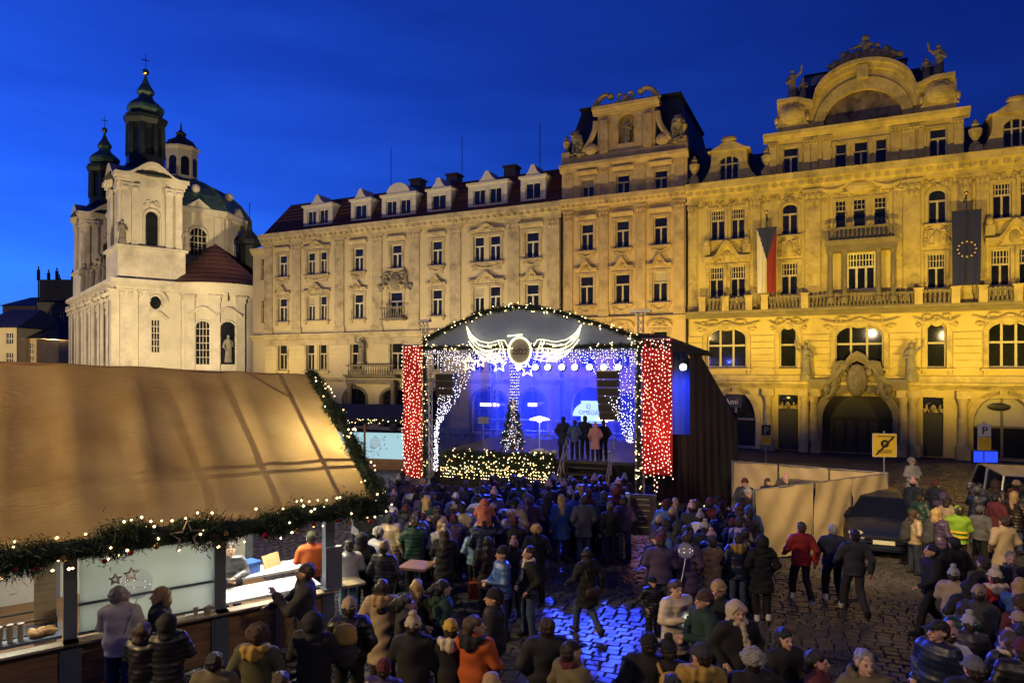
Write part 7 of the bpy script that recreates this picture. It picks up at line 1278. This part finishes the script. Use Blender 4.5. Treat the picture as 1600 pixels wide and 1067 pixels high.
# --- at the stall
person(188, 915, 1.84, 175, 'hold', -25, (PL, (.62, .55, .44), .84), 'denim', ('bald', 'greyhair'), (), 'man in pale silvery jacket and jeans, back turned at the stall shelf')
person(250, 917, 1.72, -62, 'hold', -10, (PL, 'navy', .8), 'black', ('bob', 'blonde'), (), 'blonde woman in navy jacket facing the man in the pale jacket')
person(224, 972, 1.55, 165, 'hold', 0, (PU, 'black', .8), 'navy', ('bob', 'brown'), (), 'brown-haired person in dark puffer jacket behind the blonde woman')
person(262, 958, 1.66, 190, 'hold', 0, (PU, 'black', .7), 'black', ('hood', 'black'), (), 'person in glossy black hooded puffer with back turned near the stall')
person(336, 1018, 1.58, 185, 'pocket', 0, (PL, 'khaki', .8), 'black', ('short', 'black'), (), 'short dark-haired person in khaki jacket in front of the plank stall front')
person(402, 976, 1.72, 180, 'pocket', 20, (PL, 'olive', .8), 'black', ('fur', 'brown'), ('hooddown:mustard',), 'person with fluffy brown hat and mustard hood over olive jacket')
person(490, 955, 1.76, 178, 'hold', 0, (PL, 'black', .82), 'black', ('hood', 'black'), (), 'person in black hooded coat seen from behind, before the counter end')
person(546, 934, 1.76, 182, 'pocket', 0, (PU, 'black', .82), 'black', ('cuff', 'beige'), ('backpack:charcoal', 'flap:mustard'), 'person in beige knit hat with mustard-topped backpack')
person(476, 880, 1.86, -75, 'lean', -10, (PL, 'charcoal', .84), 'navy', ('short', 'darkbrown'), ('headphones',), 'young dark-haired man with headphones round his neck leaning on the stall counter')
pw = MF.wor((MF.px(367, 900, 1.0)[0], 1.35, .05)); person(0, 0, 1.74, 25, 'hold', 0, (PU, 'grey', .84), 'black', ('short', 'brown'), (), 'stall worker in grey puffer jacket behind the frosted screen edge', pos=pw)
pw = MF.wor((MF.px(486, 860, 1.3)[0], 1.3, .05)); person(0, 0, 1.74, 200, 'hold', 0, (PL, 'orange', .84), 'black', ('beanie', 'olive'), (), 'stall worker in orange jacket and olive knit hat inside the stall', pos=pw)
person(545, 843, 1.72, 200, 'hold', 10, (PL, 'silver', .84), 'paleblue', ('short', 'darkbrown'), (), 'person in pale denim jacket and light jeans at the counter end')
person(566, 832, 1.76, 170, 'pocket', 0, (PL, 'black', .66), 'black', ('hood', 'black'), (), 'person in long black hooded coat beside the pale denim jacket')
person(600, 846, 1.7, 172, 'pocket', 10, (PU, 'charcoal', .80), 'black', ('cuff', 'tan'), ('tote:white',), 'person in ribbed charcoal puffer and tan knit hat with pale tote bag')
person(592, 824, 1.72, 150, 'hold', 0, (PU, 'silver', .84), 'black', ('fur', 'lightgrey'), (), 'person in shiny silver puffer with fluffy grey hat')
person(650, 797, 1.84, 190, 'hold', 35, (PU, 'charcoal', .84), 'grey', ('short', 'darkbrown'), (), 'tall man in charcoal puffer and grey trousers by the standing table')
person(695, 824, 1.72, 170, 'hold', 0, (PL, 'black', .66), 'black', ('pompom', 'cream'), ('long',), 'woman in long black coat and cream bobble hat by the standing table')
person(683, 790, 1.68, 182, 'pocket', 0, (PL, 'beige', .55), 'black', ('long', 'brown'), (), 'long-haired woman in beige coat in front of the white backpacker')
person(712, 770, 1.7, 178, 'pocket', 0, (PU, 'white', .7), 'black', ('beanie', 'white'), ('backpack:grey',), 'person in long white puffer and white hat with small grey backpack')
mp_ = person(757, 806, 1.8, 180, 'raise', 0, (PU, 'navy', .84), 'black', ('short', 'black'), (), 'man in navy jacket carrying a child on his shoulders')
person(0, 0, 1.12, 180, 'sit', 0, (PL, 'coral', .82), 'navy', ('hood', 'coral'), (), 'small child in coral hooded coat sitting on a man\'s shoulders', leg='sit', pos=(mp_.location.x, mp_.location.y - .02, 1.80 - .72))
person(742, 824, 1.5, 182, 'pocket', 0, (PU, 'paleblue', .8), 'black', ('fur', 'grey'), (), 'child in pale blue puffer jacket standing before the man with a child aloft')
person(762, 838, 1.66, 185, 'down', 0, (PL, 'darkbrown', .66), 'black', ('long', 'darkbrown'), ('paperbag:orange',), 'woman with long dark hair in brown coat carrying an orange paper bag')
person(598, 905, 1.68, 178, 'pocket', 0, (PL, 'beige', .45), 'black', ('long', 'darkbrown'), ('hooddown:tan',), 'woman in long beige coat with tan fur collar')
person(634, 930, 1.6, 120, 'hold', -20, (PL, 'charcoal', .8), 'black', ('ponytail', 'black'), (), 'dark-haired girl with ponytail in charcoal jacket, turned in profile')
person(652, 905, 1.6, 170, 'pocket', 0, (PL, 'black', .8), 'black', ('long', 'blonde'), (), 'girl with long blonde hair and black jacket')
person(692, 906, 1.68, 105, 'pocket', 10, (PL, 'green', .6), 'black', ('ponytail', 'black'), ('hooddown:green',), 'woman with black ponytail in dark green parka, in profile')
person(646, 962, 1.68, 176, 'hold', 0, (PL, 'black', .7), 'black', ('pompom', 'cream'), (), 'person in black coat and cream striped bobble hat')
person(704, 968, 1.62, 180, 'pocket', 0, (PL, 'black', .7), 'black', ('cuff', 'yellow'), ('hooddown:cream',), 'person in black coat with yellow knit hat and cream collar')
person(742, 962, 1.74, 150, 'hold', -60, (PL, 'orange', .84), 'maroon', ('bob', 'brown'), ('hooddown:black',), 'person in bright orange jacket with brown hair, in profile')
person(768, 1050, 1.66, 180, 'pocket', 0, (PL, 'charcoal', .8), 'black', ('bob', 'blonde'), (), 'blonde-haired person before the bright orange jacket')
person(772, 920, 1.72, -95, 'hold', 0, (PL, 'black', .82), 'black', ('beanie', 'black'), (), 'person with black knit hat looking towards the stall, near the orange jacket')
person(785, 854, 1.76, -70, 'hold', 0, (PU, 'blue', .82), 'navy', ('beanie', 'black'), (), 'man in shiny blue puffer and black knit hat')
person(826, 853, 1.74, -65, 'pocket', 0, (PL, 'black', .80), 'denim', ('short', 'darkbrown'), ('scarf:cream',), 'dark-haired woman in black jacket with cream scarf and jeans')
person(803, 842, 1.6, 170, 'pocket', 0, (PL, 'black', .7), 'black', ('pompom', 'pink'), (), 'person in pale pink bobble hat behind the blue puffer')
person(838, 820, 1.7, 178, 'pocket', 0, (PL, 'black', .5), 'black', ('fur', 'blonde'), (), 'person in long black coat with blonde fur hat, back turned')
person(855, 962, 1.8, 178, 'pocket', 0, (PL, 'black', .82), 'black', ('short', 'darkbrown'), (), 'broad short-haired man in black jacket seen from behind on the blue-lit setts')
person(893, 1000, 1.74, 120, 'pocket', 0, (PL, 'khaki', .82), 'black', ('cap', 'black'), ('scarf:maroon',), 'man in khaki coat, dark cap and maroon scarf, in profile')
person(917, 856, 1.68, -150, 'walk', -40, (PL, 'black', .62), 'denim', ('long', 'black'), ('handbag:brown',), 'lone woman in black coat with brown handbag walking over blue-lit setts', leg='walk')
# --- right of the lane
person(1057, 907, 1.66, 25, 'cup', -10, (PU, 'cream', .62), 'black', ('bob', 'brown'), ('glow',), 'woman in long cream puffer coat holding a balloon stick and phone')
person(1100, 923, 1.76, -75, 'hold', 0, (PL, 'green', .80), 'black', ('cuff', 'brown'), (), 'man in dark green jacket and brown knit hat facing the cream coat')
person(1122, 908, 1.74, -40, 'pocket', 0, (PL, 'black', .82), 'black', ('cuff', 'tan'), (), 'man in tan knit hat and black jacket behind the dark green jacket')
person(1152, 941, 1.72, 5, 'pocket', 0, (PL, 'black', .7), 'black', ('hood', 'cream'), ('scarf:cream',), 'person in black coat and cream hood drawn round the face')
person(1226, 982, 1.66, 12, 'hold', 0, (PL, 'black', .7), 'black', ('long', 'black'), (), 'long dark-haired woman in black coat facing the photographer')
person(1176, 1014, 1.7, 178, 'pocket', 0, (PL, 'black', .7), 'black', ('fur', 'greyhair'), (), 'person with fluffy grey hat before the cream-hooded figure')
person(1277, 1016, 1.64, 55, 'pocket', 0, (PL, 'maroon', .7), 'black', ('bob', 'black'), (), 'woman with black bob in maroon coat, half turned')
person(1352, 1016, 1.78, -15, 'pocket', 10, (PL, 'khaki', .8), 'black', ('short', 'greyhair'), ('hooddown:khaki',), 'grey-haired man in khaki jacket facing the photographer')
person(1466, 968, 1.8, -70, 'pocket', -10, (PU, 'navy', .8), 'black', ('cap', 'black'), (), 'stout man in navy jacket and black cap, in profile')
person(1095, 1006, 1.72, 175, 'pocket', 30, (PL, 'mustard', .8), 'black', ('cuff', 'charcoal'), ('hooddown:mustard',), 'person in charcoal knit hat and mustard jacket')
person(1014, 990, 1.72, 170, 'pocket', 0, (PL, 'black', .8), 'black', ('beanie', 'black'), (), 'person in plain black hat and jacket beside the gold backpack')
person(1044, 998, 1.68, 176, 'pocket', 0, (PL, 'black', .8), 'black', ('pompom', 'black'), ('backpack:mustard',), 'person in black bobble hat with gold backpack')
person(1050, 1052, 1.66, 180, 'pocket', 0, (PL, 'black', .8), 'black', ('short', 'black'), (), 'black-haired person in front of the gold backpack')
person(1025, 832, 1.72, 5, 'hold', 0, (PL, 'black', .7), 'black', ('beanie', 'brown'), (), 'woman in black coat and brown hat facing away from the stage by the menu board')
person(1020, 902, 1.15, 10, 'pocket', 0, (PU, 'black', .7), 'black', ('beanie', 'black'), (), 'small child in dark clothes before the woman by the menu board', shoe='white')
person(1190, 836, 1.74, 178, 'pocket', 0, (PL, 'black', .6), 'black', ('hood', 'black'), (), 'tall person in long black hooded coat and white trainers', shoe='white')
person(1153, 831, 1.76, 180, 'pocket', 0, (PU, 'navy', .82), 'denim', ('short', 'darkbrown'), ('hooddown:mustard',), 'man with mustard-yoked navy jacket and jeans')
person(1112, 837, 1.68, 195, 'pocket', 0, (PL, 'tan', .6), 'maroon', ('beanie', 'charcoal'), (), 'person in tan coat and maroon trousers at the dark crowd edge')
person(1252, 815, 1.78, 178, 'walk', 0, (PL, 'red', .84), 'black', ('short', 'brown'), (), 'man in red jacket and white trainers walking towards the tarpaulin fence', shoe='white')
person(1301, 818, 1.76, 165, 'walk', 0, (PL, 'navy', .84), 'black', ('short', 'greyhair'), (), 'man in navy jacket and white trainers between the red and grey jackets', shoe='white')
person(1335, 826, 1.8, 175, 'walk', 0, (PL, 'charcoal', .84), 'charcoal', ('short', 'black'), (), 'man in charcoal jacket walking towards the navy car')
person(1497, 789, 1.78, 165, 'hold', 0, (PL, 'hivis', .84), 'black', ('cap', 'hivis'), ('stripe',), 'steward in green high-visibility jacket with yellow bands')
person(1554, 889, 1.66, 178, 'pocket', 0, (PL, 'red', .42), 'black', ('pompom', 'cream'), ('hooddown:cream',), 'woman in long red coat with cream bobble hat')
person(1580, 862, 1.74, -30, 'pocket', 0, (PL, 'black', .8), 'black', ('short', 'greyhair'), ('scarf:grey',), 'white-haired man in black coat beside the long red coat')
person(1568, 806, 1.74, 180, 'pocket', 0, (PL, 'beige', .55), 'black', ('short', 'darkbrown'), (), 'person in long beige coat behind the white-haired man')
person(1455, 850, 1.76, -100, 'walk', 0, (PL, 'black', .8), 'black', ('short', 'black'), (), 'dark-clad man striding past the navy car')
person(1490, 838, 1.8, 175, 'pocket', 0, (PL, 'black', .84), 'grey', ('short', 'black'), (), 'broad man in black jacket and grey trousers near the steward')
person(1515, 905, 1.62, 165, 'hold', 0, (PL, 'black', .7), 'black', ('hood', 'black'), (), 'hooded person in black bending near the long red coat')
person(1536, 868, 1.76, 185, 'pocket', 0, (PL, 'olive', .7), 'black', ('short', 'darkbrown'), (), 'man in olive coat between the steward and the long red coat')
person(1521, 1026, 1.72, 175, 'pocket', 0, (PL, 'black', .8), 'black', ('cuff', 'grey'), (), 'person in grey knit hat next to the stout navy jacket')
person(1575, 985, 1.66, 190, 'hold', 0, (PU, 'charcoal', .8), 'black', ('bob', 'brown'), ('scarf:cream',), 'brown-haired woman in charcoal puffer and cream scarf')
person(1600, 930, 1.7, 170, 'pocket', 0, (PL, 'maroon', .7), 'black', ('fur', 'brown'), (), 'person in maroon coat and brown fur hat beside the long red coat')
person(1425, 716, 1.78, 0, 'hold', 0, (PL, 'lightgrey', .7), 'charcoal', ('fur', 'lightgrey'), (), 'person in pale grey coat and pale fur hat standing at the portal column')
person(600, 1030, 1.5, 178, 'pocket', 0, (PU, 'violet', .8), 'black', ('beanie', 'maroon'), (), 'child in violet puffer and maroon hat before the long beige coat')
person(440, 1048, 1.5, 180, 'pocket', 0, (PL, 'brown', .8), 'black', ('short', 'brown'), (), 'brown-clad child near the fluffy brown hat')
# --- on the stage steps
for px_, hy_, h_, jk_, hd_, lb, lc in ((880, 697, 1.72, (PL, 'navy', .6), ('beanie', 'black'), 'person in long navy coat on the stage deck above the steps', (.2, 1.0)), (898, 699, 1.62, (PU, 'blue', .8), ('short', 'darkbrown'), 'person in bright blue puffer on the stage deck', (.5, .9)), (914, 692, 1.78, (PL, 'navy', .8), ('short', 'black'), 'tall man in navy jacket on the stage deck', (.8, 1.2)), (930, 706, 1.55, (PL, 'pink', .55), ('hood', 'pink'), 'child in pale pink hooded coat at the head of the stage steps', (1.1, .7)), (943, 697, 1.6, (PL, 'black', .8), ('pompom', 'black'), 'person in black bobble hat on the stage deck by the handrail', (1.5, 1.3))):
    u, _ = ST.px(px_, 735, lc[1]); p = ST.wor((u, lc[1], DZ)); person(0, 0, h_, 175 + lc[0] * 8, 'pocket', 0, jk_, 'black', hd_, (), lb, pos=p, group='people on the stage')
# --- the crowd
taken = [(o.location.x, o.location.y) for o in scene.objects if o.name.startswith('person')]; rc = random.Random(77)
def crowd(n, xr, yr, where, face, group):
    made = 0; tries = 0; jcs = ['black', 'black', 'navy', 'navy', 'charcoal', 'charcoal', 'darkbrown', 'blue', 'green', 'grey', 'violet', 'white', 'maroon', 'beige']; hds = [('beanie', 'black'), ('beanie', 'charcoal'), ('beanie', 'grey'), ('short', 'darkbrown'), ('short', 'black'), ('hood', None), ('pompom', 'lightgrey'), ('long', 'brown'), ('long', 'blonde'), ('cuff', 'beige'), ('bob', 'darkbrown'), ('cap', 'black'), ('beanie', 'maroon'), ('pompom', 'pink')]
    nm = {'beanie': 'knit hat', 'short': 'short hair', 'hood': 'hood up', 'pompom': 'bobble hat', 'long': 'long hair', 'cuff': 'cuffed hat', 'bob': 'bobbed hair', 'cap': 'cap'}
    while made < n and tries < 5000:
        tries += 1; px, hy = rc.uniform(*xr), rc.uniform(*yr); h = rc.choice((1.62, 1.66, 1.7, 1.74, 1.78, 1.82)); Y = (CH - h) * F / (hy - HY); X = (px - CX) / F * Y; l = ST.loc((X, Y, 0))
        if l.y > -1.5 and abs(l.x) < HWD + 2.6: continue
        if face > 170 and Y < 17.6 and .2 < X < 3.4: continue
        if any((X - a) ** 2 + (Y - b) ** 2 < .27 for a, b in taken): continue
        taken.append((X, Y)); jc = rc.choice(jcs); hd = rc.choice(hds); hd = (hd[0], hd[1] or jc); kind = rc.choice((PU, PL, PL)); hem = rc.choice((.84, .84, .7, .6)) if kind == PL else rc.choice((.84, .7)); arm = rc.choice(('pocket', 'pocket', 'hold', 'down', 'phone' if face > 90 else 'hold')); ex = ()
        r = rc.random()
        if arm == 'phone' and r < .6: ex = ('phone',)
        elif r < .14: ex = ('backpack:' + rc.choice(('charcoal', 'navy', 'maroon')),)
        hc = '' if hd[0] == 'hood' else hd[1].replace('darkbrown', 'dark').replace('lightgrey', 'light grey') + ' '
        lab = f"person in {'long ' if hem < .65 else ''}{jc.replace('darkbrown', 'dark brown')} {'puffer' if kind == PU else 'coat'} with {hc}{nm[hd[0]]}{' and ' + ex[0].split(':')[1] + ' backpack' if ex and 'backpack' in ex[0] else ''} {where}"; lab = ' '.join(lab.split()[:16])
        person(0, 0, h, face + rc.uniform(-28, 28), arm, 0, (kind, jc, hem), rc.choice(('black', 'navy', 'charcoal', 'denim')), hd, ex, lab, pos=(X, Y, 0), group=group); made += 1
crowd(10, (838, 985), (786, 812), 'before the stage steps', 180, 'spectators before the stage steps')
crowd(80, (602, 985), (741, 812), 'watching the stage', 180, 'spectators before the stage')
crowd(10, (560, 640), (735, 800), 'between stall and stage', 180, 'spectators by the narrow red curtain')
crowd(26, (1030, 1178), (776, 836), 'under the black stage wing', 150, 'people under the stage wing')
crowd(5, (1152, 1260), (740, 768), 'behind the tarpaulin fence', 0, 'people behind the fence')
crowd(16, (1400, 1600), (748, 806), 'near the parked van', 120, 'people near the van')
crowd(9, (1480, 1600), (880, 1010), 'near the long red coat', 150, 'people near the red coat')
